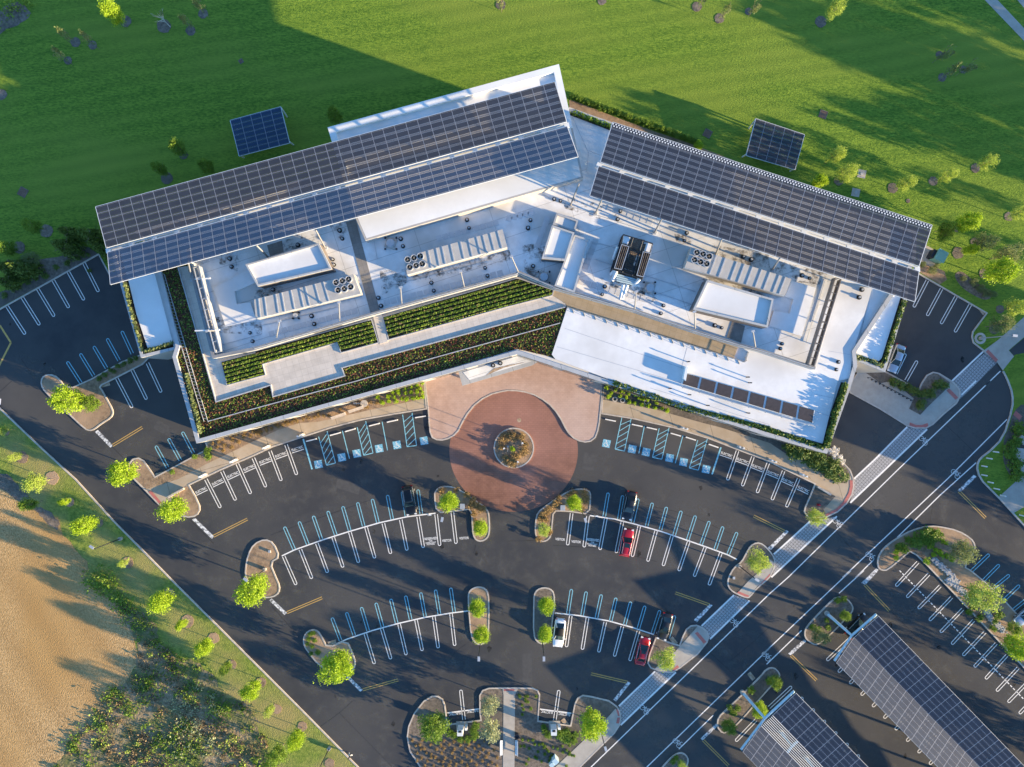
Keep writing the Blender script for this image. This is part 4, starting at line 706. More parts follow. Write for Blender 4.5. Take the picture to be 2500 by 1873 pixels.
# small planted edges of the bright roof and side blocks
def hedge(path, w, z, label, m='conifer', name='hedge', dens=70, h=.8, size=.16):
    q = W(path, z); mb = MB(); soil = MB(); L_ = 0
    soil.wall(q, w*1.15, z-.35, z+.12); o = soil.build(name, M['soil']); tag(o, label, 'hedge')
    for s in range(len(q)-1):
        a, b = q[s], q[s+1]; d = b-a; n = int(d.length*w*dens); nv = Vector((-d.y, d.x, 0)).normalized()
        for _ in range(n):
            t = rnd.random(); off = rnd.uniform(-.5, .5)*w*(.75+.3*math.sin(t*d.length*2.1)*math.cos(t*d.length*.9))
            mb.face(lf(a+d*t+nv*off+Vector((0, 0, rnd.uniform(.1, h)*(1-abs(off)/w))), size))
    mb.build('foliage', M[m], o)
    return o
hedge(T(2, 2, [(880, 18), (1500, 228), (2209, 412)])+T(3, 2, [(0, 395), (510, 565)]), 1.0, ZR+.1, 'dark clipped hedge along the front parapet of the right wing')
hedge(T(3, 2, [(530, 560), (600, 300), (695, 20)]), .9, ZR+.1, 'dark hedge along the right end of the bright roof', dens=130, h=1.35)
hedge(T(3, 1, [(1190, 950), (1110, 1200), (1020, 1465)]), .8, 8.8, 'dark hedge along the east edge of the small right side block')
hedge(T(3, 1, [(780, 1420), (900, 1455), (1010, 1500)]), .8, 8.8, 'short hedge along the lower edge of the small right side block', 'olive')
hedge(T(0, 1, [(1062, 800), (1120, 1050), (1215, 1370)]), .6, 8.8, 'narrow planted strip along the west edge of the small left side block', 'olive')
hedge(T(0, 1, [(1230, 1375), (1340, 1340), (1470, 1300)]), .6, 8.8, 'short planted strip along the lower edge of the small left side block', 'olive')
hedge(T(2, 0, [(530, 945), (700, 1010), (872, 1075)]), .8, ZR+.1, 'narrow hedge along the north parapet between the two solar arrays', 'green')
hedge(T(0, 2, [(1578, -60), (1700, 440)]), .7, ZR+.15, 'tall grass strip along the west parapet of the green roof', 'olive')
# ================================================================ SOLAR CANOPIES
def quadgrid(root, name, c, ncol, nrow, m, thick=.06):
    "c = 4 world corners NW NE SE SW; one part per strip of modules"
    nw, ne, se, sw_ = [Vector(q) for q in c]
    for i in range(ncol):
        t0, t1 = i/ncol, (i+1)/ncol; mb = MB()
        a, b = nw.lerp(ne, t0), nw.lerp(ne, t1); d, e = sw_.lerp(se, t0), sw_.lerp(se, t1)
        w0 = (b-a).length; g = .022/w0*w0
        uu = (b-a).normalized()*.02
        a, b, d, e = a+uu, b-uu, d+uu, e-uu
        mb.face([d, e, b, a], uv=[(0, 0), (1, 0), (1, nrow), (0, nrow)])
        mb.build(name, M[m], root)
def array(label, corners, zN, zS, ncol, nrow, m, purl=True, name='solar_array', group=None, beam='white_steel'):
    zs = (zN, zN, zS, zS); c = [P(u, v, z) for (u, v), z in zip(corners, zs)]
    root = empty(name); tag(root, label, 'solar array', group)
    quadgrid(root, 'panel_strip', c, ncol, nrow, m)
    nw, ne, se, sw_ = c; dn = Vector((0, 0, -.12))
    for k in range(nrow+1):
        t = min(.985, max(.015, k/nrow)); a = nw.lerp(sw_, t)+dn; b = ne.lerp(se, t)+dn; MB().tube(a, b, .05, n=4, cap=False).build('purlin', M[beam], root)
    for k in range(0, ncol+1):
        t = k/ncol; a = nw.lerp(ne, t); b = sw_.lerp(se, t); mb = MB()
        mb.tube(a+Vector((0, 0, -.04)), b+Vector((0, 0, -.04)), .034, n=4)
        if k % 2 == 0: mb.tube(a+Vector((0, 0, -.30)), b+Vector((0, 0, -.30)), .10, n=4)
        mb.build('rafter', M['rafter'], root)
    for a, b in ((nw, ne), (ne, se), (se, sw_), (sw_, nw)): MB().tube(a+dn*.5, b+dn*.5, .075, n=4).build('edge_beam', M[beam], root)
    return root, c
LU = [(233.2, 505), (1354.4, 200), (1383.4, 297), (259.3, 605)]; LL = [(262.2, 616.4), (1384.9, 309), (1411.5, 382.4), (269.4, 694.7)]
RU = [(1496.4, 298.4), (2275.8, 549.8), (2243.9, 649.8), (1466, 395.5)]; RL = [(1461.6, 405.6), (2243.9, 662.8), (2233.7, 736.7), (1440, 478)]
a1, c1 = array('longest solar array, upper row over the left wing', LU, 15.0, 14.6, 40, 6, 'cells')
a2, c2 = array('bluish solar array, lower row over the left wing', LL, 14.5, 14.2, 40, 5, 'cells_blue')
a3, c3 = array('wider solar array, upper row over the right wing', RU, 14.6, 14.2, 28, 7, 'cells')
a4, c4 = array('narrower solar array, lower row over the right wing', RL, 14.1, 13.8, 28, 5, 'cells')
# checkered light panels in the first row of the right upper array
nw, ne, se, sw_ = [Vector(q) for q in c3]; mb = MB()
for i in range(28*4):
    for k in range(2):
        t = (i+.25+.5*(k))/(28*4); s = (.035+.05*k)
        p = nw.lerp(ne, t).lerp(sw_.lerp(se, t), s)+Vector((0, 0, .03)); e = (ne-nw).normalized()*.10; f = (sw_-nw).normalized()*.10
        mb.face([p-e+f, p+e+f, p+e-f, p-e-f])
mb.build('light_cell', M['white_steel'], a3)
# service gangway between the rows, with openings
def gangway(c_up, c_lo, n, label, m):
    nw, ne = Vector(c_up[3]), Vector(c_up[2]); sw_, se = Vector(c_lo[0]), Vector(c_lo[1]); mb = MB(); dz = Vector((0, 0, -.45))
    L0, L1, R0, R1_ = nw+dz, ne+dz, sw_+dz, se+dz
    for t0, t1 in ((0, .3), (.72, 1.0)):
        q = [L0.lerp(R0, t0), L1.lerp(R1_, t0), L1.lerp(R1_, t1), L0.lerp(R0, t1)]; mb.prism([(v.x, v.y) for v in q], q[0].z-.25, q[0].z)
    for i in range(n+1):
        t = i/n; a = L0.lerp(L1, t); b = R0.lerp(R1_, t); mb.bar(a, b, .75, a.z-.3, a.z+.01)
    o = mb.build('gangway', M[m]); return tag(o, label, 'gangway')
gangway(c1, c2, 20, 'pale beam gangway between the two left wing solar arrays', 'white_steel')
gangway(c3, c4, 14, 'pale beam gangway between the two right wing solar arrays', 'white_steel')
# canopy columns and raking struts standing on the roof
ci = []
def strut(root, a, b, r=.11): MB().tube(a, b, r, n=6).build('strut', M['steel'], root)
for (c, r, foot, top) in [(2, 1, (525, 150), (600, -40)), (2, 1, (735, 215), (790, 100)), (2, 1, (1235, 375), (1295, 260)), (0, 1, (1620, 770), (1580, 600)), (1, 1, (130, 590), (20, 480)), (1, 1, (600, 500), (520, 350)), (3, 1, (85, 690), (150, 590)), (2, 1, (1750, 560), (1800, 430))]:
    root = empty('support_column', P(*T(c, r, foot), ZME)); o = MB().tube(P(*T(c, r, foot), ZME)-root.location, P(*T(c, r, top), 13.9)-root.location, .13, n=6).build('column', M['roofrim'], root)
    MB().box((0, 0), .6, .6, 0, .12).build('base_plate', M['steel'], root); ci.append(root)
ordlabel(ci, 'leaning grey steel column from the flat roof up to the solar arrays', 'column', 'leaning columns under the solar arrays')
ci = []
for (c, r, foot, top) in [(1, 1, (1245, 970), (1235, 835)), (1, 1, (1772, 830), (1742, 700)), (1, 1, (2225, 700), (2170, 575)), (1, 1, (190, 1255), (215, 1120)), (1, 1, (722, 1115), (715, 960)), (2, 1, (1068, 1015), (1082, 870)), (2, 1, (1577, 1180), (1572, 1040)), (3, 1, (-55, 1335), (-75, 1205)), (0, 1, (1820, 1198), (1745, 1202))]:
    f = P(*T(c, r, foot), ZMP); t = P(*T(c, r, top), 13.2); root = empty('mast', (f.x, f.y, ZMP))
    MB().tube((0, 0, 0), t-f, .12, .09, 6).build('pole', M['roofrim'], root); MB().box((t.x-f.x, t.y-f.y), .5, .3, t.z-f.z-.05, t.z-f.z+.12, A).build('head', M['steel'], root); ci.append(root)
ordlabel(ci, 'short leaning steel mast on the mechanical roof parapet', 'mast', 'masts on the mechanical roof parapet')
# white horizontal fin beams at the left parapet
for y0, lab in ((765, 'upper white steel arm reaching in from the left roof screen'), (1200, 'lower white steel arm reaching in from the left roof screen')):
    o = MB().bar(P(*T(0, 1, (1640, y0)), 11.2), P(*T(0, 1, (1770 if y0 < 800 else 1850, y0-8)), 11.2), .18, 11, 11.2).build('steel_arm', M['white_steel']); tag(o, lab, 'steel arm')
# left screen wall rail + right screen (pergola rails with rungs)
def ladder(a, b, w, z, label, m1, name, rung=1.1):
    a = Vector(a); b = Vector(b); d = (b-a); n = Vector((-d.y, d.x, 0)).normalized()*w/2; k = int(d.length/rung)
    root = empty(name); tag(root, label, 'screen')
    for s in (-1, 1): MB().bar(a+n*s, b+n*s, .14, z-1.2, z).build('rail', M[m1], root)
    mb = MB()
    for i in range(k+1): c = a.lerp(b, i/k); mb.bar(c+n, c-n, .09, z-.12, z-.02)
    mb.build('rung', M[m1], root)
    mb = MB()
    for i in range(0, k+1, 3): c = a.lerp(b, i/k); mb.tube((c.x, c.y, ZR), (c.x, c.y, z-.1), .08, n=6)
    mb.build('post', M['steel'], root)
ladder(P(*T(3, 1, (645, 760)), 11.6), P(*T(3, 1, (418, 1490)), 11.6), .9, 11.6, 'brown railed open screen down the right end of the mechanical roof', 'brownscreen', 'roof_screen')
ladder(P(*T(0, 1, (1650, 660)), 11.4), P(*T(0, 1, (1835, 1380)), 11.4), .8, 11.4, 'grey railed open screen down the left end of the mechanical roof', 'steel', 'roof_screen', 1.6)
# raised skylight strip
a, b, cq, d = [P(*q, ZR+.8) for q in FV([(1479, 806), (1761, 887), (1757, 914), (1473, 829)])]
sk = empty('skylight_strip', a); tag(sk, 'raised strip of eight brown-grey skylight panes on the bright roof', 'skylight')
off = lambda v: v-a
fr = MB(); fr.prism([off(q) for q in (a, b, cq, d)], -.8, -.1); fr.build('frame', M['white_steel'], sk)
for i in range(8):
    t0, t1 = i/8+.008, (i+.93)/8
    q = [a.lerp(b, t0), a.lerp(b, t1), d.lerp(cq, t1), d.lerp(cq, t0)]
    MB().prism([off(v) for v in q], -.1, 0).build('pane', M['skypane'], sk)
mb = MB()
for k in (0, .25, .5):
    p_, q_ = d+Vector((0, -.35-k*.4, .2+k)), cq+Vector((0, -.35-k*.4, .2+k)); mb.tube(off(p_), off(q_), .06, n=5)
for i in range(17):
    p_ = d.lerp(cq, i/16); mb.tube(off(p_+Vector((0, -.3, -.8))), off(p_+Vector((.25*(i % 2), -.7, .7))), .05, n=5)
mb.build('guard_rail', M['steel'], sk)
# wing shaped deflector behind it (casts the long blue shadow)
tag(MB().prism(W(T(2, 2, [(1480, -20), (1500, -120), (1520, -118), (1500, 0)]), 10.5), ZR+.35, 10.5).build('wind_deflector', M['white_steel']), 'white upright plate at the left end of the skylight strip', 'plate')
rr = W(T(2, 1, [(500, 1000), (1250, 1228), (2000, 1462), (2030, 1380)]), ZR+1.3); mb = MB()
for s in range(len(rr)-1):
    p_, q_ = rr[s], rr[s+1]; n = max(1, int((q_-p_).length/1.6)); mb.tube(p_, q_, .04, n=5); mb.tube(p_+Vector((0, 0, -.4)), q_+Vector((0, 0, -.4)), .035, n=5)
    for i in range(n+1): c = p_.lerp(q_, i/n); mb.tube((c.x, c.y, ZR+.3), c, .04, n=5)
    for i in range(n): c = p_.lerp(q_, (i+.5)/n); mb.tube((c.x, c.y, ZR+.4), (c.x+.25, c.y-.6, ZR+.4), .05, n=5); mb.tube((c.x+.25, c.y-.6, ZR+.4), (c.x, c.y, ZR+1.2), .03, n=5)
tag(mb.build('roof_railing', M['roofrim']), 'grey guard railing with feet along the upper edge of the bright roof', 'railing')
# ================================================================ ROOFTOP PLANT
def penthouse(pts, z, label, inner='bright', slope=0, wall='brownscreen', lift=.35):
    q = W(pts, z); root = empty('plant_enclosure', (q[0].x, q[0].y, ZME)); tag(root, label, 'roof enclosure')
    loc = lambda v: (v[0]-q[0].x, v[1]-q[0].y)
    ll = [loc(v) for v in q]; base = z-ZME
    MB().prism(ll, 0, base-lift).build('casing', M[wall], root)
    i2 = inset([Vector((x, y, 0)) for x, y in ll], .28)
    MB().ring(ll, i2, base-lift, base).build('coping', M['rim'], root)
    MB().poly([(v.x, v.y) + (0,) for v in i2], base-lift+.02).build('top', M[inner], root)
    return root
penthouse(T(1, 1, [(-75, 640), (545, 460), (655, 680), (30, 825)]), 12.2, 'big white-topped box enclosure on the left wing roof')
penthouse(T(2, 1, [(1680, 770), (2240, 932), (2190, 1172), (1562, 1020)]), 12.2, 'big white-topped box enclosure on the right wing roof')
penthouse(T(2, 1, [(372, 308), (562, 372), (488, 610), (285, 590)]), 11.8, 'small square white-topped roof house between the wings', wall='brownscreen')
penthouse(T(2, 1, [(562, 390), (692, 430), (562, 880), (392, 820)]), 11.4, 'long narrow white-topped roof house between the wings', wall='brownscreen')
penthouse(T(2, 1, [(410, 205), (595, 270), (565, 368), (378, 305)]), 10.6, 'low shaded roof house just above the small square one')
def ahu(pts, fans, z, ribs, label, fan_at):
    q = W(pts, z); o0 = q[0]; root = empty('air_handler', (o0.x, o0.y, ZME)); tag(root, label, 'air handler')
    loc = lambda v: Vector((v.x-o0.x, v.y-o0.y, 0)); l = [loc(v) for v in q]; b = z-ZME
    MB().prism(l, .35, b).build('casing', M['hvac'], root); MB().prism(inset(l, .2), 0, .35).build('curb', M['darksteel'], root)
    nw, ne, se, sw_ = l
    for i in range(ribs):
        t = (i+.5+rnd.uniform(-.2, .2))/ribs
        t = t*(1-fan_at) if fan_at > 0 else -fan_at+t*(1+fan_at)
        MB().bar(nw.lerp(ne, t), sw_.lerp(se, t), .16, b, b+.07).build('rib', M['steel'], root)
    MB().tube((nw.lerp(sw_, .99)+Vector((0, 0, b-.3))), (ne.lerp(se, .99)+Vector((0, 0, b-.3))), .1, n=6).build('side_pipe', M['steel'], root)
    for f in fans:
        c = P(*f, z); c = Vector((c.x-o0.x, c.y-o0.y))
        fo_ = MB().annulus(c, .42, .52, b, b+.3).build('fan_cowl', M['steel'], root); mb = MB().cyl(c, .42, b, b+.05, 16); mb.build('fan_well', M['black'], fo_)
        mb = MB()
        for k in range(4): an = k*PI/2+rnd.random(); mb.bar(c, (c.x+.38*math.cos(an), c.y+.38*math.sin(an)), .12, b+.15, b+.18)
        mb.cyl(c, .1, b+.1, b+.25, 8).build('fan_blade', M['stain'], fo_)
    return root
ahu(T(1, 1, [(0, 938), (838, 722), (900, 888), (15, 1098)]), T(1, 1, [(695, 795), (748, 782), (800, 768), (712, 860), (765, 848), (818, 832)]), 11.8, 9, 'long ribbed beige air handler with fans at its right end on the left wing', .27)
ahu(T(1, 1, [(1265, 580), (2095, 345), (2135, 495), (1290, 728)]), T(1, 1, [(1297, 603), (1350, 588), (1403, 573), (1315, 667), (1368, 652), (1420, 638)]), 11.8, 10, 'long ribbed beige air handler beside the white upper block', -.2)
ahu(T(2, 1, [(1550, 498), (2390, 763), (2335, 905), (1490, 665)]), T(2, 1, [(1590, 543), (1642, 557), (1693, 575), (1570, 605), (1620, 622), (1672, 638)]), 11.8, 9, 'long ribbed beige air handler on the right wing roof', -.22)
# cooling unit with two black louvred coils
def Z6(x, y): return (1470+x/9.204, 560+y/9.204)
o0 = P(*Z6(700, 600), ZME); cu = empty('cooling_tower', (o0.x, o0.y, ZME)); tag(cu, 'open steel framed cooling tower with two black louvred coils and white pipes', 'cooling tower')
def L6(pts, z): return [Vector((P(*Z6(x, y), ZME+z).x-o0.x, P(*Z6(x, y), ZME+z).y-o0.y, z)) for x, y in pts]
for pts, nm in (([(435, 335), (610, 385), (440, 915), (270, 875)], 'coil'), ([(920, 495), (1100, 540), (930, 1080), (770, 1035)], 'coil')):
    q = L6(pts, 2.9); o = MB().prism(q, 1.0, 2.9).build('coil', M['black'], cu)
    MB().ring(q, inset(q, .09), 2.9, 2.98).build('coil_frame', M['steel'], o); mb = MB()
    for k in (1, 2, 3): mb.bar(q[0].lerp(q[1], k/4), q[3].lerp(q[2], k/4), .04, 2.9, 2.96)
    mb.build('slat', M['stain'], o)
q = L6([(480, 120), (1135, 320), (900, 1120), (230, 900)], 2.2); MB().prism(q, .02, .15).build('drip_tray', M['mulchgrey'], cu)
mb = MB()
for i in range(4):
    a, b = q[i], q[(i+1) % 4]; mb.tube(a, b, .09, n=5); mb.tube(Vector((a.x, a.y, .15)), Vector((b.x, b.y, .15)), .09, n=5); mb.tube(a, Vector((a.x, a.y, 0)), .09, n=5)
for f in (.33, .66): mb.tube(q[0].lerp(q[1], f), q[3].lerp(q[2], f), .1, n=5)
iq = [q[0].lerp(q[1], .33), q[0].lerp(q[1], .66), q[3].lerp(q[2], .66), q[3].lerp(q[2], .33)]
for k in range(5):
    t0, t1 = k/5, (k+1)/5; a, b = iq[0].lerp(iq[3], t0), iq[1].lerp(iq[2], t1); mb.tube(a, b, .05, n=4); mb.tube(iq[1].lerp(iq[2], t0), iq[0].lerp(iq[3], t1), .05, n=4); mb.tube(iq[0].lerp(iq[3], t0), iq[1].lerp(iq[2], t0), .05, n=4)
mb.build('frame', M['darksteel'], cu)
q = L6([(650, 180), (960, 240), (880, 480), (590, 400)], .3); MB().prism(q, .15, .3).build('deck', M['mulchgrey'], cu)
q = L6([(500, 130), (640, 170), (580, 340), (470, 300)], 2.0); MB().prism(q, 1.2, 2.0).build('end_box', M['membrane'], cu); q = L6([(1010, 300), (1130, 330), (1060, 520), (960, 480)], 2.0); MB().prism(q, 1.2, 2.0).build('end_box', M['membrane'], cu)
mb = MB()
for pts in ([(340, 900), (250, 1130)], [(300, 880), (220, 1000)], [(850, 1060), (780, 1250)], [(880, 1080), (700, 1270)], [(480, 1240), (430, 1550)], [(570, 1250), (470, 1550)], [(350, 400), (270, 650)], [(810, 600), (760, 780)], [(590, 500), (530, 680)]):
    q = L6(pts, 1.6); MB().tube(q[0], Vector((q[1].x, q[1].y, .6)), .26, n=8).build('pipe', M['white_steel'], cu)
mb = MB()
for k in range(4): q = L6([(300+k*10, 1000+k*50), (800+k*15, 1140+k*45)], 1.0); mb.tube(q[0], q[1], .13, n=6)
mb.build('manifold', M['bluesteel'], cu)
# round blue capped fan next to it, square capped hatch on the left
for c, r, x, y, lab in ((2, 1, 1200, 835, 'round pale capped roof fan just below the cooling tower'), (1, 1, 1148, 458, 'round pale capped roof fan below the white upper block'), (1, 1, 345, 1068, 'small pale capped roof fan below the left air handler'), (2, 1, 305, 745, 'round pale roof fan beside the narrow roof house')):
    p_ = P(*T(c, r, (x, y)), ZME+.8); R = .75 if 'small' not in lab else .4
    o = empty('roof_fan', (p_.x, p_.y, ZME)); tag(o, lab, 'roof fan'); MB().cyl((0, 0), R, .35, .8, 20, R*.8).build('cap', M['steel'], o); MB().box((0, 0), R*2.1, R*2.1, 0, .3, B).build('curb', M['hvac'], o)
    mb = MB()
    for sx in (-1, 1):
        for sy in (-1, 1): mb.box((sx*R*1.15, sy*R*1.15), .22, .22, 0, .5)
    mb.build('bracket', M['darksteel'], o)
# ringed vents
v0 = empty('roof_vent'); MB().annulus((0, 0), .26, .42, 0, .22, 14).build('ring', M['black'], v0); MB().cyl((0, 0), .2, 0, .5, 10).build('pipe', M['steel'], v0)
VL = {'on the roof left of the paver path': [(1, 1, 370, 477), (1, 1, 743, 423), (1, 1, 722, 355), (1, 1, 663, 598), (1, 1, 673, 643), (1, 1, 160, 853), (1, 1, 485, 1075), (1, 1, 507, 1143), (0, 1, 1935, 592), (0, 1, 1950, 660), (0, 1, 2105, 1217), (0, 1, 2127, 1288)],
      'between paver path and roof houses': [(1, 1, 1237, 425), (1, 1, 1255, 487), (1, 1, 1795, 265), (1, 1, 1812, 333), (1, 1, 1495, 795), (1, 1, 1515, 862), (1, 1, 1948, 670), (1, 1, 1968, 737), (1, 1, 1048, 922), (1, 1, 1070, 990), (2, 1, 390, 90), (2, 1, 443, 105), (2, 1, 190, 268), (2, 1, 170, 333), (2, 1, 213, 655)],
      'on the right wing': [(2, 1, 948, 192), (2, 1, 925, 260), (2, 1, 1508, 375), (2, 1, 1488, 440), (2, 1, 1985, 577), (2, 1, 2052, 600), (2, 1, 817, 827), (2, 1, 795, 893), (2, 1, 1312, 987), (2, 1, 1290, 1053), (2, 1, 1745, 1155), (2, 1, 1803, 1175), (3, 1, 340, 733), (3, 1, 405, 757), (3, 1, 845, 853), (3, 1, 822, 918), (3, 1, 172, 1310), (3, 1, 158, 1350), (3, 1, 648, 1463), (3, 1, 630, 1527)]}
first = True
for wh, L_ in VL.items():
    os_ = []
    for c, r, x, y in L_:
        z = ZME if not (c == 3 and x > 600) else ZR+.35; p_ = P(*T(c, r, (x, y)), z+.2)
        o = v0 if first else copy_tree(v0); first = False; o.location = (p_.x, p_.y, z); s = .62+.25*rnd.random(); o.scale = (s, s, 1); os_.append(o)
    ordlabel(os_, 'black ringed vent '+wh, 'roof vent', 'black ringed vents on the flat roofs')
for i, (x, y) in enumerate([(1065, 340), (1180, 305)]):
    p_ = P(1040+x/6.497, 840+y/6.497, 5.2); o = copy_tree(v0); o.location = (p_.x, p_.y, 5.03); tag(o, ['left', 'right'][i]+' black ringed vent on the stained low entrance canopy', 'roof vent', 'black ringed vents on the flat roofs')
sn = []
for x, y in [(620, 835), (930, 935), (1220, 1105), (1860, 1225), (1855, 655), (1890, 745), (910, 410)]:
    p_ = P(1540+x/6.497, 820+y/6.497, ZR+1.0); o = MB().cyl((0, 0), .09, 0, 1.0, 8).tube((0, 0, 1.0), (.2, 0, 1.05), .09, n=6).build('vent_pipe', M['darksteel']); o.location = (p_.x, p_.y, ZR+.35); sn.append(o)
ordlabel(sn, 'thin dark vent pipe standing on the bright roof', 'vent pipe', 'thin vent pipes on the bright roof')
# walkway pads on the mechanical roof
for c, r, a, b, n in ((1, 1, (1560, 420), (2090, 278), 10), (2, 1, (10, 255), (240, 190), 5), (2, 1, (330, 260), (240, 520), 6), (2, 1, (735, 450), (640, 700), 6), (2, 1, (860, 170), (1250, 300), 7), (2, 1, (620, 790), (1240, 960), 12), (3, 1, (520, 790), (400, 1150), 8), (1, 1, (150, 1225), (900, 1020), 14), (1, 1, (1120, 960), (2130, 700), 18), (0, 1, (1690, 620), (1990, 520), 6)):
    for i in range(n):
        p_ = P(*T(c, r, (a[0]+(b[0]-a[0])*i/n, a[1]+(b[1]-a[1])*i/n)), ZME); part(MB().box(p_, .85, .85, ZME, ZME+.05, A if c < 2 else B), 'walk_pad', 'roofmatgrey')
# thin conduits on the roofs
for c, r, s in ((1, 1, [(910, 330), (940, 440), (1010, 430), (1040, 600)]), (1, 1, [(940, 440), (1940, 180)]), (2, 0, [(545, 990), (680, 1290), (660, 1450)]), (2, 0, [(680, 1270), (780, 1310)]), (2, 1, [(280, 40), (400, 110), (520, 150), (1230, 380)]), (2, 1, [(740, 600), (1580, 870)]), (2, 1, [(700, 450), (920, 500)]), (2, 1, [(1200, 860), (1640, 1010)]), (3, 1, [(540, 750), (370, 1300)]), (1, 1, [(0, 1170), (700, 1000)]), (1, 1, [(1100, 830), (2000, 600)]), (0, 1, [(1830, 1330), (2200, 1230)])):
    q = W(T(c, r, s), ZME+.12); cd = MB()
    for i in range(len(q)-1): cd.tube(q[i], q[i+1], .05, n=4)
    part(cd, 'conduit', 'steel')
# ================================================================ STAND-ALONE CANOPIES
r1, c_ = array('small blue solar canopy standing on the shaded lawn left of the building', [(562, 294), (685.2, 260.8), (707, 349), (583.8, 381)], 3.2, 2.5, 5, 7, 'cells_blue', name='solar_canopy')
r2, c2_ = array('small grey solar canopy standing on the sunny lawn right of the building', [(1845.5, 289.7), (1964.3, 328.8), (1941, 414.3), (1822, 379.5)], 3.2, 2.5, 5, 7, 'cells', name='solar_canopy')
for rt, cc in ((r1, c_), (r2, c2_)):
    for k, (i, j) in enumerate(((0, 3), (1, 2), (2, 1), (3, 0))):
        top = cc[i].lerp(cc[j], .03); ft = Vector((top.x*.995, top.y*.995, .1)); ft = top.lerp(cc[j], .06); MB().tube((ft.x, ft.y, .1), top+Vector((0, 0, -.1)), .13, n=6).build('leg', M['white_steel'], rt)
def lift(mb_pts): return mb_pts
# butterfly carports
def carport(label, Apt, Bpt, Cpt, zA, zB, zC, slope_dir, length, ncol, rows, strip=None, post_at=(0,)):
    "A,B,C: photo pixels of the head end (high edge, valley, low edge)"
    root = empty('solar_carport'); tag(root, label, 'carport')
    d = Vector((slope_dir[0], -slope_dir[1], 0)).normalized()*length
    a, b, c = P(*Apt, zA), P(*Bpt, zB), P(*Cpt, zC)
    b2 = b; b1 = b
    if strip: b1 = P(*strip[0], zB); b2 = P(*strip[1], zB)
    def quad(nw, ne, se, sw_, m):
        quadgrid(root, 'panel_strip', (nw, ne, se, sw_), ncol, rows, m)
    quad(a, a+d, b1+d, b1, 'cells'); quad(b2, b2+d, c+d, c, 'cells_sky_sheen')  # second slope gets the lighter cells, its sky reflection put into the colour
    dn = Vector((0, 0, -.1))
    for p_, q_ in ((a, b1), (b2, c)):
        for k in range(rows+1): t = k/rows; MB().tube(p_.lerp(q_, t)+dn, p_.lerp(q_, t)+d+dn, .05, n=4, cap=False).build('purlin', M['white_steel'], root)
        for k in range(ncol+1): MB().tube(p_+d*(k/ncol)+dn*.3, q_+d*(k/ncol)+dn*.3, .035, n=4, cap=False).build('rafter', M['rafter'], root)
    if strip:
        for k in range(9): t = k/8; MB().tube(b1.lerp(b2, t), b1.lerp(b2, t)+d, .055, n=4).build('louvre', M['white_steel'], root)
    n = 6
    for k in range(n+1):
        o = d*(k/n) if k else d*.0-d.normalized()*.25; m_ = (b1+b2)/2; dz = Vector((0, 0, -.35))
        mb = MB(); mb.tube(a+o+dz*1.1, m_+o+dz*1.2, .2, n=6); mb.tube(c+o+dz*1.1, m_+o+dz*1.2, .2, n=6)
        bm_ = mb.build('cross_beam', M['bluesteel'], root)
        foot = m_+o-d.normalized()*(3.0 if k == 0 else 0)
        MB().tube((foot.x, foot.y, 0), m_+o+dz, .26, .2, 8).build('post', M['bluesteel'], root)
        MB().cyl((foot.x, foot.y), .42, 0, .5, 14).build('footing', M['concrete'], root)
    return root
carport('large butterfly solar carport in the lower right car park', T(3, 3, (985, 385)), T(3, 3, (778, 565)), T(3, 3, (630, 778)), 6.3, 5.0, 5.9, (1, 1.03), 58, 34, 6)
carport('solar carport with a louvred centre strip at the bottom right edge', T(3, 3, (290, 1035)), T(3, 3, (45, 1262)), T(2, 3, (1980, 1530)), 6.3, 5.2, 5.9, (1, 1.03), 36, 20, 6, strip=(T(3, 3, (90, 1222)), T(3, 3, (-5, 1308))))
# neighbouring building and tall trees just outside the right edge (their shade falls into view)
def offbuild(x0, y0, x1, y1, h, label):
    a = P(x0, y0); b = P(x1, y1); o = empty('neighbouring_building', a); tag(o, label, 'building')
    pts = [(0, 0), (b.x-a.x, 0), (b.x-a.x, b.y-a.y), (0, b.y-a.y)]
    MB().prism(pts, 0, h).build('wall', M['wallcream'], o); MB().ring(pts, inset([Vector((*q, 0)) for q in pts], .4), h, h+.6).build('parapet', M['rim'], o)
offbuild(2640, 930, 3100, 1290, 8.5, 'pale flat-roofed building just beyond the right edge')
# ================================================================ TREES
def crown_mesh(name, m, n_cl, n_lf, lsize, shape='round', seed=1, spread=.34, flat=1.0):
    "unit crown: radius 1 in plan, z from -1 to 1"
    global rnd
    keep = rnd; rnd = random.Random(seed); mb = MB()
    for k in range(n_cl):
        th = rnd.uniform(0, 2*PI)
        if shape == 'cone':
            zz = 1-2*(rnd.random()**.62); rr = (1-zz)/2*rnd.uniform(.55, .95)
        elif shape == 'spray':
            zz = rnd.uniform(-.8, .9); rr = rnd.uniform(.1, .85)*math.sqrt(max(0, 1-zz*zz))
        else:
            zz = rnd.uniform(-.85, .9); rr = math.sqrt(max(.02, 1-zz*zz))*rnd.uniform(.35, .86)*(1+.10*math.sin(3*th+seed)+.08*math.sin(5*th+2*seed))
        c = Vector((rr*math.cos(th), rr*math.sin(th), zz)); s = spread*rnd.uniform(.55, 1.2)
        for _ in range(n_lf):
            v = Vector((rnd.gauss(0, .5), rnd.gauss(0, .5), rnd.gauss(0, .4)))
            if v.length > 1.1: v *= 1.1/v.length
            mb.face(lf(c+v*s, lsize*rnd.uniform(.6, 1.3)))
    rnd = keep
    me = bpy.data.meshes.new(name); me.from_pydata(mb.v, [], mb.f); me.materials.append(M[m]); me.update(); return me
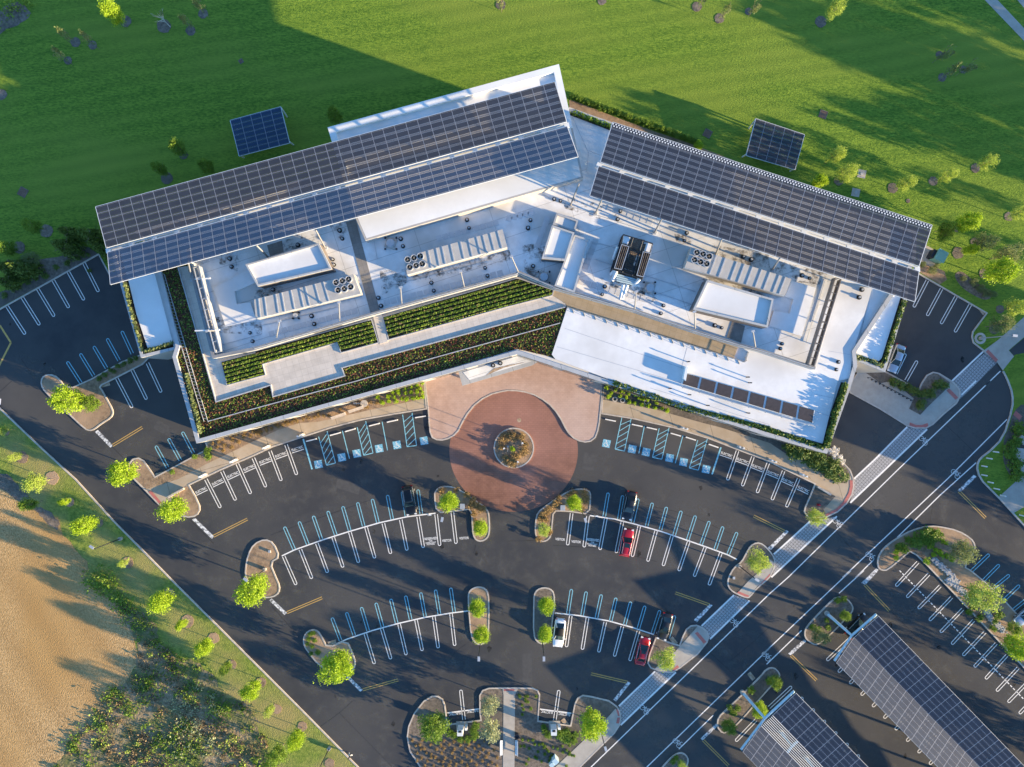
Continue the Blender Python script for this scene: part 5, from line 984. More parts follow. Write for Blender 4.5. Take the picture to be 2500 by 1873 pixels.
def trunk_mesh(name, m, seed, bare=False):
    "unit trunk: base at 0, height 1, limbs reaching into the crown (radius 1 in plan)"
    r_ = random.Random(seed); mb = MB(); mb.tube((0, 0, 0), (.02, .02, .55), .045, .03, 7); mb.tube((.02, .02, .55), (0, 0, .9), .03, .01, 6)
    for k in range(11 if bare else 7):
        z = r_.uniform(.3, .6); th = k*2.4+r_.random(); R = r_.uniform(.35, .8); q = (R*math.cos(th), R*math.sin(th), min(.95, z+r_.uniform(.2, .35)))
        mb.tube((.01, .01, z), q, .02, .006, 5)
        for _ in range(2): mb.tube(q, (q[0]*1.25+r_.uniform(-.15, .15), q[1]*1.25+r_.uniform(-.15, .15), q[2]+.06), .008, .003, 4)
    me = bpy.data.meshes.new(name); me.from_pydata(mb.v, [], mb.f); me.materials.append(M[m]); me.update(); return me
CR = {}
CR['lime'] = [crown_mesh('lime_crown', 'lime', 84, 66, .036, seed=s) for s in (1, 2, 3)]
CR['limeb'] = [crown_mesh('yellow_crown', 'limeb', 60, 56, .034, seed=s) for s in (4, 5, 6)]
CR['green'] = [crown_mesh('green_crown', 'green', 70, 60, .037, seed=s) for s in (7, 8)]
CR['olive'] = [crown_mesh('olive_crown', 'olive', 60, 52, .034, seed=s) for s in (9, 10)]
CR['willow'] = [crown_mesh('pale_crown', 'willow', 46, 36, .05, 'spray', seed=s) for s in (11, 12)]
CR['conifer'] = [crown_mesh('evergreen_crown', 'conifer', 110, 26, .055, 'cone', seed=s, spread=.26) for s in (13, 14)]
CR['sapling'] = [crown_mesh('sapling_crown', 'olive', 26, 16, .07, seed=s) for s in (15, 16)]
CR['big'] = [crown_mesh('tall_crown', 'green', 60, 26, .05, seed=s) for s in (17, 18)]
CR['shrub'] = [crown_mesh('shrub_foliage', 'lime', 16, 22, .13, seed=s, spread=.5) for s in (19, 20)]
CR['dshrub'] = [crown_mesh('dark_shrub_foliage', 'conifer', 26, 26, .09, seed=s, spread=.42) for s in (21, 22)]
CR['gshrub'] = [crown_mesh('green_shrub_foliage', 'green', 26, 26, .09, seed=s, spread=.42) for s in (23, 24)]
CR['oshrub'] = [crown_mesh('orange_grass', 'orange', 20, 24, .10, seed=s, spread=.5) for s in (25, 26)]
CR['fshrub'] = [crown_mesh('white_blossom', 'flower', 18, 26, .10, seed=s, spread=.4) for s in (27,)]
TR = [trunk_mesh('trunk', 'bark', s) for s in (1, 2, 3)]; TB = trunk_mesh('bare_trunk', 'palebark', 5, True)
def tree(kind, c, r, x, y, q, h=None, name='deciduous_tree', clear=.28, zfoot=KT-.05, lbl=None, cat='tree', group=None, flat=1):
    R = q/3.4516/14.6
    h = h or min(8.0, 2.6*R+2.3)
    zc = h*(1+clear)/2; u, v = T(c, r, (x, y)); p_ = P(u, v, zc); R *= (CH-zc)/CH
    root = empty(name, (p_.x, p_.y, zfoot))
    f = rnd.choice(CR[kind]); o = bpy.data.objects.new('crown', f); COL.objects.link(o); o.parent = root
    o.location = (0, 0, zc); o.scale = (R, R*rnd.uniform(.88, 1.0), h*(1-clear)/2); o.rotation_euler = (0, 0, rnd.uniform(0, 6))
    t = bpy.data.objects.new('trunk', rnd.choice(TR)); COL.objects.link(t); t.parent = root; t.scale = (R*.9 if R > .5 else .5, R*.9 if R > .5 else .5, h*.95)
    if lbl: tag(root, lbl, cat, group)
    return root
one = lambda k, c, r, x, y, q, lab, **kw: tree(k, c, r, x, y, q, lbl=lab, **kw)
one('lime', 0, 2, 570, 160, 122, 'lime green tree on the mulch island west of the left wing')
one('green', 0, 2, 765, 190, 80, 'small darker tree right behind the lime tree on the west island', h=4.2)
one('lime', 0, 2, 1045, 775, 115, 'lime green tree on the bed at the left end of the front sidewalk')
one('lime', 0, 2, 1455, 1085, 112, 'lime green tree overhanging the left sidewalk end beside the first ELECTRIC stall')
one('lime', 0, 3, 2125, 165, 140, 'lime green tree on the island at the left end of the middle stall row')
one('lime', 1, 3, 690, 815, 148, 'largest lime green tree, left end of the lower stall row')
one('lime', 1, 2, 1640, 1010, 90, 'lime green tree in the corner of the island left of the roundabout exit')
one('lime', 1, 2, 1910, 1240, 72, 'smaller lime green tree at the lower tip of the island left of the roundabout exit', h=5)
one('lime', 1, 3, 1888, 305, 80, 'upper lime green tree on the oval island left of the centre aisle', h=5)
one('lime', 1, 3, 1915, 545, 76, 'lower lime green tree on the oval island left of the centre aisle', h=5)
one('lime', 2, 3, 315, 295, 80, 'upper lime green tree on the oval island right of the centre aisle', h=5)
one('lime', 2, 3, 312, 535, 74, 'lower lime green tree beside the white car', h=5)
one('limeb', 2, 3, 1315, 735, 100, 'loose yellow green tree beside the red sedan')
one('lime', 2, 3, 705, 1285, 130, 'lime green tree at the lower right of the bottom planted area')
one('green', 1, 3, 1510, 1315, 130, 'bright green tree in the rounded left part of the bottom planted area', h=6)
one('willow', 1, 3, 1990, 1145, 95, 'upper pale silvery tree left of the bottom central walk', h=6)
one('willow', 1, 3, 2000, 1345, 108, 'lower pale silvery tree left of the bottom central walk', h=6.5)
one('lime', 2, 2, 560, 1030, 68, 'small lime green tree in the corner of the island right of the roundabout exit', h=5)
one('limeb', 2, 2, 300, 1250, 64, 'small yellow green tree at the lower tip of the island right of the roundabout exit', h=4)
one('limeb', 2, 2, 2110, 1515, 105, 'loose yellow green tree at the right end of the middle stall row')
one('limeb', 3, 2, 462, 1150, 72, 'thin yellow green tree at the right end of the front sidewalk')
one('olive', 3, 2, 1700, 1440, 108, 'feathery olive tree at the head of the long right island')
one('limeb', 3, 3, 1875, 215, 150, 'big feathery yellow green tree on the long right island', h=7.5)
one('lime', 3, 3, 2165, 650, 105, 'lime green tree at the right edge on the long right island')
one('green', 3, 3, 2125, 490, 60, 'dark shaded small tree between the two big trees of the long right island', h=3.5)
one('olive', 3, 3, 500, 560, 82, 'reddish olive shrub tree at the lower end of the oval island near the large carport', h=4)
one('green', 3, 3, 705, 380, 48, 'small green tree on the oval island at the head of the large carport', h=3)
one('green', 3, 3, 112, 940, 64, 'green bushy tree at the upper tip of the narrow island above the smaller carport', h=3.5)
one('green', 2, 3, 1865, 1315, 72, 'dark green bushy tree at the lower tip of the narrow island above the smaller carport', h=3.5)
one('lime', 2, 3, 2120, 1175, 70, 'bright bush beside the blue post of the smaller carport', h=3)
one('limeb', 2, 3, 1470, 1640, 42, 'small yellow green tree cut by the bottom edge near the bike road', h=3.5)
# lawn trees, upper right and right
for k, c, r, x, y, q, lab in [('limeb', 3, 0, 620, 1312, 80, 'yellow green tree just right of the small grey solar canopy'), ('limeb', 3, 0, 710, 1462, 85, 'yellow green tree above the upper concrete hatch'), ('lime', 3, 0, 480, 1535, 62, 'small bright tree behind the edge of the right solar array'), ('limeb', 3, 0, 1215, 1545, 66, 'pale tree between the two concrete hatches and the far lawn'),
 ('limeb', 3, 0, 1565, 1480, 62, 'slender pale tree right of the concrete hatches'), ('limeb', 3, 0, 1905, 1370, 66, 'pale slender tree on the lawn near the right edge'), ('limeb', 3, 0, 615, 85, 78, 'airy tree with a mulch ring at the top of the lawn'), ('lime', 3, 1, 1735, 295, 90, 'bright tree up the lawn from the green transformer box'), ('green', 3, 1, 1560, 330, 62, 'dim green tree touching the right end of the solar array'),
 ('olive', 3, 1, 1880, 450, 82, 'grey green tree on the lawn right of the transformer box'), ('lime', 3, 1, 1755, 515, 48, 'little bright tree right of the transformer box'), ('olive', 3, 1, 2080, 555, 100, 'broad olive tree near the right edge of the lawn'), ('lime', 3, 1, 2010, 690, 116, 'broad bright tree near the right edge above the stalls'), ('limeb', 3, 1, 2130, 1010, 86, 'bright tree at the right edge beside the kerb corner'),
 ('limeb', 3, 1, 2185, 205, 70, 'pale tree cut by the right edge on the upper lawn'), ('olive', 3, 1, 2020, 1150, 80, 'olive tree beside the leaning lamp post at the right edge'), ('green', 3, 1, 1545, 400, 50, 'shaded green tree above the transformer box')]: one(k, c, r, x, y, q, lab)
for x, y, lab in [(1560, 435, 'thin shaded sapling, upper one on the dark upper right lawn'), (1600, 600, 'thin shaded sapling, lower left one on the dark upper right lawn'), (1760, 550, 'thin shaded sapling, lower right one on the dark upper right lawn')]: one('sapling', 3, 0, x, y, 48, lab, h=6.5)
for c, r, x, y, lab in [(2, 0, 1830, 105, 'thin sunlit sapling with a big mulch ring at the top of the lawn'), (2, 0, 2085, 50, 'thin shaded sapling at the top edge of the lawn'), (2, 0, 1645, 0, 'small sapling cut by the top edge right of centre'), (1, 0, 2085, 10, 'small sapling cut by the top edge near the centre'), (0, 0, 1685, 55, 'thin sapling, rightmost on the shaded upper left lawn'), (0, 0, 1575, 190, 'thin sapling beside the bare white-limbed tree'), (0, 0, 550, 300, 'thin sapling, upper left of the dim pair on the shaded lawn'), (0, 0, 735, 330, 'thin sapling, right one of the dim pair on the shaded lawn'), (0, 0, 505, 465, 'thin sapling below the dim pair on the shaded lawn')]: one('sapling', c, r, x, y, 44, lab, h=5.5)
one('lime', 0, 0, 945, 100, 90, 'vivid lime green tree alone on the shaded upper left lawn')
for c, r, x, y, q, lab in [(0, 0, 1500, 1245, 72, 'dim green tree on the shaded lawn left of the small blue solar canopy'), (0, 0, 1345, 1420, 60, 'dim green tree beside the edge of the left solar array'), (0, 0, 1740, 1400, 66, 'faint green tree between blue solar canopy and solar array'), (1, 0, 680, 970, 70, 'dark green tree right of the small blue solar canopy'), (0, 1, 270, 315, 66, 'dim green tree with a mulch ring left of the solar array end'), (0, 1, 50, 500, 72, 'dim green tree at the left edge above the evergreens')]: one('green', c, r, x, y, q, lab)
one('olive', 0, 1, 260, 590, 68, 'light green shrub tree between the left evergreens', h=4)
b0 = tree('sapling', 0, 0, 1360, 150, 10, h=5); b0.name = 'bare_tree'; tag(b0, 'bare tree with whitish limbs on the shaded upper left lawn', 'tree')
for ch in b0.children:
    if ch.name.startswith('trunk'): ch.data = TB; ch.scale = (1.3, 1.3, 5)
    if ch.name.startswith('crown'): ch.scale = (.35, .35, .5); ch.location = (.5, .2, 4.2)
ev = [tree('conifer', 0, 1, x, y, q, h=h, name='evergreen_tree', clear=.05) for x, y, q, h in [(590, 375, 78, 6), (770, 400, 105, 6.5), (545, 490, 100, 6), (870, 520, 78, 5), (175, 660, 105, 6), (55, 665, 85, 5.5), (45, 790, 80, 5), (240, 655, 66, 5)]]
ordlabel(ev, 'dense dark evergreen tree beside the upper left car park', 'tree', 'evergreens beside the upper left car park')
# grass bank trees
bk = [('limeb', 0, 2, 15, 420, 48), ('limeb', 0, 2, 130, 640, 40), ('limeb', 0, 2, 300, 860, 85), ('lime', 0, 2, 548, 1015, 34), ('lime', 0, 2, 712, 1215, 90), ('limeb', 0, 2, 1050, 1530, 38), ('lime', 0, 3, 1353, 262, 98), ('lime', 0, 3, 1535, 455, 44), ('lime', 0, 3, 1718, 650, 72), ('green', 0, 3, 1900, 825, 52), ('lime', 0, 3, 2120, 1000, 84), ('limeb', 1, 3, 130, 1185, 46), ('lime', 1, 3, 350, 1420, 76), ('green', 1, 3, 180, 1575, 92), ('green', 0, 2, 240, 1040, 62)]
ordlabel([tree(*b, name='young_tree') for b in bk], 'young tree with bright spring leaves on the lower left grass bank', 'tree', 'young trees along the grass bank')
# tall trees outside the frame to the right, their shadows streak the lawn
tt = []
for x, y, q, h in [(2740, 330, 190, 12), (2850, 180, 160, 11), (2930, 420, 230, 14), (3060, 300, 170, 13), (2800, 520, 130, 10), (3150, 520, 230, 15), (3000, 600, 150, 12), (2680, 130, 120, 8), (2900, 760, 90, 8), (2650, 1480, 130, 8), (2700, 1700, 170, 9), (2800, 1900, 180, 10), (2880, 1560, 150, 10), (2720, 250, 100, 9), (2950, 1420, 130, 9), (2860, 330, 120, 12), (3010, 480, 120, 13), (2780, 60, 150, 11), (2900, 60, 160, 13), (3120, 400, 140, 14), (2680, 420, 80, 7), (3240, 640, 150, 14), (2960, 180, 150, 13), (2840, 640, 80, 8)]:
    p_ = P(x, y, 0); root = empty('tall_tree', (p_.x, p_.y, 0)); R = q/3.4516/14.6
    o = bpy.data.objects.new('crown', rnd.choice(CR['big'])); COL.objects.link(o); o.parent = root; o.location = (0, 0, h*.62); o.scale = (R, R, h*.4)
    t = bpy.data.objects.new('trunk', rnd.choice(TR)); COL.objects.link(t); t.parent = root; t.scale = (R, R, h*.9); tt.append(root)
ordlabel(tt, 'tall leafy tree outside the right edge of the view', 'tree', 'tall trees beyond the right edge')
# ================================================================ SHRUBS
def shrub(kind, c, r, x, y, q, h=.9, name='shrub', z0=KT):
    u, v = T(c, r, (x, y)) if c is not None else (x, y); p_ = P(u, v, z0+h/2); R = q/3.4516/14.6
    o = bpy.data.objects.new(name, rnd.choice(CR[kind])); COL.objects.link(o); o.location = (p_.x, p_.y, z0+h*.45); o.scale = (R, R, h*.5); o.rotation_euler = (0, 0, rnd.uniform(0, 6)); return o
def shrubs(kind, c, r, pts, q, label, group, h=.9, cat='shrub', name='shrub'):
    os_ = []
    for pt in pts:
        qq = pt[2] if len(pt) > 2 else q
        os_.append(shrub(kind, c, r, pt[0], pt[1], qq*rnd.uniform(.85, 1.15), h*rnd.uniform(.85, 1.15), name))
    if len(os_) <= 31: ordlabel(os_, label, cat, group)
    else:
        for o in os_: tag(o, label, cat, group)
shrubs('shrub', 1, 2, [(1042, 143), (1135, 133), (1218, 108), (1280, 103), (1325, 98), (1372, 93), (1178, 135), (1083, 180), (1137, 175), (1195, 172), (1250, 150), (1290, 155), (1338, 148), (1382, 140), (1425, 132), (1415, 95), (1270, 66), (1320, 50), (1368, 36), (1415, 22), (1210, 78), (1165, 95), (1400, 60)], 20, 'round bright green shrub in the bed left of the pink plaza', 'round shrubs left of the plaza')
shrubs('shrub', 2, 2, [(838, 55), (870, 100), (905, 70), (945, 125), (965, 92), (1015, 105), (1000, 140), (1078, 122), (1020, 178), (1068, 190), (1125, 203), (1105, 150), (1138, 150), (1188, 212), (1250, 185), (1240, 225), (1300, 230), (1340, 250), (850, 135), (1180, 150)], 19, 'small bright shrub in the dark bed right of the plaza', 'small shrubs right of the plaza')
shrubs('oshrub', 1, 2, [(20, 440), (60, 430), (105, 420), (150, 405), (200, 380), (240, 372), (285, 360), (320, 350), (365, 340), (415, 325), (465, 315), (510, 305), (545, 300), (590, 295), (630, 290), (100, 395), (180, 365), (265, 345), (340, 325), (440, 300), (540, 275), (725, 240), (985, 180), (1035, 185), (950, 220)], 17, 'tuft of orange grass in the bed before the left wing', 'orange grass tufts before the left wing', .5, 'grass tuft', 'grass_tuft')
shrubs('oshrub', 0, 2, [(1870, 485), (1790, 530), (1840, 515), (1890, 545), (1830, 560), (1880, 590), (1960, 500), (1935, 455), (1990, 450), (2010, 515), (2050, 470), (2060, 430), (2110, 465), (2130, 420), (2180, 400), (2180, 440), (1950, 560), (2090, 400)], 19, 'orange grass tuft near the corner of the left wing', 'orange grass tufts near the left wing corner', .5, 'grass tuft', 'grass_tuft')
shrubs('dshrub', 3, 2, [(230, 560, 60), (290, 600, 75), (370, 610, 85), (440, 680, 75), (500, 700, 80), (560, 740, 70), (600, 760, 75), (650, 790, 95), (480, 630, 60), (600, 700, 65)], 70, 'dense green shrub in the row below the right wing corner', 'shrub row below the right wing corner', 1.6)
shrubs('fshrub', 3, 2, [(600, 600, 42), (635, 640, 45), (670, 680, 34)], 40, 'white blossoming shrub at the corner of the right wing', 'white blossoming shrubs', 1.0, 'shrub', 'flowering_shrub')
shrubs('dshrub', 3, 2, [(1490, 30, 52), (1540, 45, 45), (1440, 108, 45), (1390, 110, 45), (1350, 205, 52), (1180, 40, 40), (1240, 60, 38), (1290, 90, 42), (1340, 110, 36), (1120, 10, 40)], 45, 'green shrub in the grey bed above the bicycle racks', 'shrubs above the bicycle racks', 1.1)
shrubs('gshrub', 3, 2, [(1480, 1295, 58), (1400, 1290, 62), (1350, 1330, 70), (1300, 1360, 60), (1420, 1350, 66), (1200, 1415, 50), (1170, 1400, 42), (1240, 1340, 40)], 60, 'rounded green shrub at the head of the long right island', 'rounded shrubs on the long right island', 1.3)
shrubs('shrub', 3, 2, [(1420, 1400, 24), (1460, 1420, 24), (1450, 1460, 26), (1500, 1440, 24), (1520, 1350, 26), (1560, 1370, 24), (1400, 1520, 30), (1520, 1480, 24), (1570, 1480, 26), (1130, 1440, 30), (1130, 1490, 24), (1600, 1500, 26)], 24, 'small leafy plant in the long right island', 'small plants on the long right island', .6, 'plant', 'leafy_plant')
shrubs('gshrub', 3, 2, [(2170, 410, 62), (2140, 520, 55), (2100, 600, 60), (2140, 700, 62), (2150, 800, 58)], 58, 'shaded green shrub by the bollards', 'shrubs at the right edge', 1.4)
shrubs('gshrub', 1, 3, [(1650, 1370, 36), (1690, 1390, 36), (1740, 1420, 34), (1800, 1420, 36), (1850, 1360, 36), (1870, 1310, 34), (1860, 1400, 30)], 34, 'low green shrub around the left charging cabinet', 'shrubs around the left charging cabinet', .8)
shrubs('gshrub', 2, 3, [(310, 1345, 30), (340, 1385, 34), (440, 1390, 52), (490, 1370, 50), (500, 1420, 45), (570, 1390, 36), (555, 1440, 34), (300, 1320, 22)], 40, 'dark green shrub around the right charging cabinet', 'shrubs around the right charging cabinet', .8)
shrubs('oshrub', 2, 2, [(300, 1130, 40), (340, 1090, 34), (400, 1040, 36), (430, 990, 30), (560, 945, 34), (640, 950, 36), (655, 1000, 34), (320, 1170, 36), (270, 1160, 30), (260, 1330, 30), (350, 1280, 26), (620, 1080, 30), (520, 960, 30)], 30, 'orange grass clump right of the roundabout exit', 'orange grasses right of the roundabout exit', .8, 'grass clump', 'grass_clump')
shrubs('oshrub', 1, 2, [(1800, 960, 34), (1850, 1010, 34), (1880, 1050, 36), (1920, 1080, 34), (1850, 1120, 28), (1870, 1180, 24), (1830, 1050, 30), (1580, 930, 30), (1700, 920, 28)], 30, 'orange grass clump left of the roundabout exit', 'orange grasses left of the roundabout exit', .8, 'grass clump', 'grass_clump')
shrubs('oshrub', 1, 2, [(2110, 480, 40), (2170, 460, 42), (2080, 560, 36), (2130, 660, 40), (2190, 690, 40), (2180, 470, 38), (2250, 480, 42), (2290, 540, 38), (2200, 640, 40), (2270, 600, 36), (2170, 690, 34)], 36, 'dry tan grass clump in the round roundabout island', 'grass clumps in the roundabout island', .8, 'grass clump', 'grass_clump')
tag(shrub('shrub', 2, 2, 42, 572, 24, .8), 'single bright green shrub at the centre of the roundabout island', 'shrub')
shrubs('gshrub', 3, 3, [(430, 480, 30), (470, 500, 34), (560, 480, 28), (545, 420, 24), (630, 440, 22), (640, 250, 34), (690, 240, 30)], 30, 'small shrub on the oval island near the large carport', 'shrubs on the oval island', .7)
shrubs('gshrub', 3, 3, [(1790, 300, 34), (1750, 350, 34), (1830, 410, 26), (1850, 390, 24), (1960, 430, 26), (1990, 390, 30), (2020, 370, 30), (1940, 480, 24), (1960, 500, 24)], 28, 'small shrub among the mulch of the long right island', 'shrubs along the creek', .7)
shrubs('gshrub', 2, 3, [(1900, 1200, 34), (1940, 1160, 28), (1870, 1150, 26), (2050, 1010, 34), (2200, 930, 30), (1420, 1580, 26), (1390, 1610, 24)], 28, 'low shrub on the narrow islands by the bike road', 'shrubs by the bike road', .6)
shrubs('gshrub', 1, 3, [(470, 540, 22), (500, 530, 24), (460, 580, 20), (510, 590, 22), (490, 640, 24), (540, 690, 24), (450, 620, 20), (480, 700, 18)], 22, 'small pale plant on the lower left island', 'small plants on the lower left island', .4, 'plant', 'leafy_plant')
hs = [(540+i*36+rnd.uniform(-6, 6), 810+i*13+rnd.uniform(-6, 6), rnd.uniform(24, 34)) for i in range(31)]
shrubs('gshrub', 2, 0, hs, 28, 'leafy shrub in the row along the north lawn edge', 'shrub row along the north lawn edge', 1.0)
shrubs('lime', 2, 0, [(1610, 1225, 40)], 40, 'bright shrub at the end of the north shrub row', 'end shrub', 1.6)
shrubs('dshrub', 0, 1, [(380, 735, 28), (470, 665, 28), (565, 630, 28), (655, 590, 24), (740, 560, 22), (140, 830, 28), (230, 790, 26), (30, 900, 28), (750, 690, 22), (300, 760, 20)], 26, 'dark low shrub beside the upper left car park', 'low shrubs by the upper left car park', .7)
shrubs('dshrub', 0, 1, [(930, 1530, 24), (990, 1500, 26), (1040, 1480, 26), (1090, 1450, 26), (1140, 1430, 24), (880, 1570, 24), (830, 1600, 22), (960, 1545, 20)], 24, 'dark shrub between the two left car parks', 'shrubs between the left car parks', .7)
shrubs('gshrub', 0, 2, [(1745, 590, 36), (1750, 640, 32), (1640, 640, 26), (1450, 770, 24)], 28, 'green shrub beside the shaded stalls at the left wing corner', 'shrubs at the left wing corner', 1.0)
shrubs('olive', 3, 1, [(1360, 640, 34), (1440, 690, 36), (1480, 650, 28), (1790, 790, 44), (1850, 840, 44), (1900, 880, 44), (1960, 890, 34), (1700, 760, 30)], 36, 'olive shrub in the beds right of the building', 'olive shrubs right of the building', .9)
# small tufts over the bottom planted area
tf = []
for i in range(120):
    x, y = rnd.uniform(1310, 2060), rnd.uniform(1430, 1760)
    tf.append((x, y))
shrubs('oshrub', 1, 3, [(1350+((i*83) % 700)+rnd.uniform(-14, 14), 1440+(i//9)*34+rnd.uniform(-8, 8)) for i in range(80)], 13, 'little straw tuft in the bottom planted area left of the walk', 'straw tufts left of the walk', .45, 'grass tuft', 'grass_tuft')
shrubs('gshrub', 2, 3, [(100+rnd.uniform(0, 460), 1420+rnd.uniform(0, 230)) for i in range(34)], 13, 'little dark tuft in the bottom planted area right of the walk', 'dark tufts right of the walk', .4, 'grass tuft', 'grass_tuft')
shrubs('gshrub', 2, 3, [(90+rnd.uniform(0, 150), 1030+rnd.uniform(0, 220)) for i in range(12)], 14, 'little tuft in the island right of the bottom walk head', 'tufts right of the walk head', .4, 'grass tuft', 'grass_tuft')
# ---------------------------------------------------------------- wild brush, one mass
bw = W(brush, KT); fw = W(field, KT)
def brushmass(m, n, size, z1, where, label, clump=1.2, per=30):
    xs = [q.x for q in bw]; ys = [q.y for q in bw]; mb = MB(); x0, x1, y0, y1 = max(min(xs), -95), max(xs), max(min(ys), -75), max(ys); k = 0; tries = 0
    while k < n and tries < n*20:
        tries += 1; x, y = rnd.uniform(x0, x1), rnd.uniform(y0, y1)
        if inside(x, y, bw) and where(x, y):
            k += 1; s = clump*rnd.uniform(.5, 1.4); hh = z1*rnd.uniform(.5, 1.2)
            for _ in range(per): mb.face(lf(Vector((x+rnd.gauss(0, .45)*s, y+rnd.gauss(0, .45)*s, KT+abs(rnd.gauss(0, .45))*hh)), size*rnd.uniform(.5, 1.4)))
    tag(mb.build('wild_brush', M[m]), label, 'brush', None, 'stuff')
nz = lambda x, y: math.sin(x*.35+1.3)*math.cos(y*.42+.4)+.5*math.sin(x*.9+y*.7)
up = lambda x, y: y > -64+.0*x
brushmass('conifer', 60, .12, .7, lambda x, y: nz(x, y) > -.1, 'dark green wild brush in the lower left')
brushmass('green', 230, .11, .7, lambda x, y: nz(x+3, y) > .35 or (y > -53 and rnd.random() < .4), 'bright green wild brush in the lower left')
brushmass('willow', 26, .11, 1.2, lambda x, y: -57 < x < -49 and -62 < y < -50, 'pale silvery wild brush in the lower left')
brushmass('dry', 420, .10, .4, lambda x, y: nz(x, y+2) < .25, 'dry straw-coloured brush in the lower left', 1.0, 26)
brushmass('limeb', 90, .11, .6, lambda x, y: nz(x, y+2) < .0, 'yellow green brush in the lower left', 1.0)
mb = MB()
fe = T(0, 3, [(720, 60), (800, 150), (930, 240)])+T(0, 2, [(700, 1470), (640, 1400), (540, 1290)])
for (x, y) in [(820, 120), (880, 170), (920, 60), (860, 40), (760, 60), (980, 200), (1000, 230), (960, 140), (1090, 280)]:
    p_ = P(*T(0, 3, (x, y)))
    for _ in range(60): mb.face(lf(Vector((p_.x+rnd.gauss(0, .9), p_.y+rnd.gauss(0, .9), KT+abs(rnd.gauss(0, .6)))), .15*rnd.uniform(.6, 1.3)))
for (x, y) in [(60, 120), (90, 70), (30, 220), (180, 60), (230, 50), (150, 100)]:
    p_ = P(*T(0, 0, (x, y)))
    for _ in range(40): mb.face(lf(Vector((p_.x+rnd.gauss(0, .7), p_.y+rnd.gauss(0, .7), KT+abs(rnd.gauss(0, .4)))), .13*rnd.uniform(.6, 1.3)))
tag(mb.build('wild_brush', M['green']), 'green brush clumps at the edge of the dry field and top left corner', 'brush', None, 'stuff')
# plain rocks of the dry creek
mb = MB(); cr = T(3, 2, [(1440, 1500), (1560, 1600), (1640, 1700)])+T(3, 3, [(1560, 80), (1700, 180), (1860, 300), (1920, 400), (2040, 510)])
for s in range(len(cr)-1):
    for _ in range(110):
        t = rnd.random(); u = cr[s][0]+(cr[s+1][0]-cr[s][0])*t+rnd.gauss(0, 3.4); v = cr[s][1]+(cr[s+1][1]-cr[s][1])*t+rnd.gauss(0, 3.4); p_ = P(u, v)
        R = rnd.uniform(.12, .28); mb.cyl(p_, R, KT-.05, KT+R*.8, 6, R*.5)
tag(mb.build('dry_creek_stones', mat('creek stone', (.30, .30, .31), (.5, .48, .46), scale=3, rough=.8)), 'grey stones filling the dry creek in the long right island', 'stones', None, 'stuff')
# ================================================================ CARS
def paint(name, col, rough=.25, metal=.3):
    m = bpy.data.materials.new(name); m.use_nodes = True; b = m.node_tree.nodes['Principled BSDF']
    b.inputs['Base Color'].default_value = (*col, 1); b.inputs['Roughness'].default_value = rough; b.inputs['Metallic'].default_value = metal; b.inputs['Coat Weight'].default_value = .15 if max(col) < .03 else .8; b.inputs['Coat Roughness'].default_value = .08
    return m
M['carglass'] = mat('car glass', (.012, .028, .034), rough=.05, spec=.6)
M['lamp'] = mat('lamp lens', (.7, .7, .68), rough=.2); M['tail'] = mat('tail lens', (.35, .02, .02), rough=.3); M['tyre'] = mat('tyre', (.015, .015, .016), rough=.8)
def loft(secs, closed_ends=True):
    mb = MB(); n = len(secs[0])
    for s in secs: mb.v += [tuple(p) for p in s]
    for i in range(len(secs)-1):
        for j in range(n-1): a = i*n+j; mb.f.append((a, a+1, a+n+1, a+n))
    mb.f.append(tuple(range(n))[::-1]); k = (len(secs)-1)*n; mb.f.append(tuple(range(k, k+n)))
    return mb
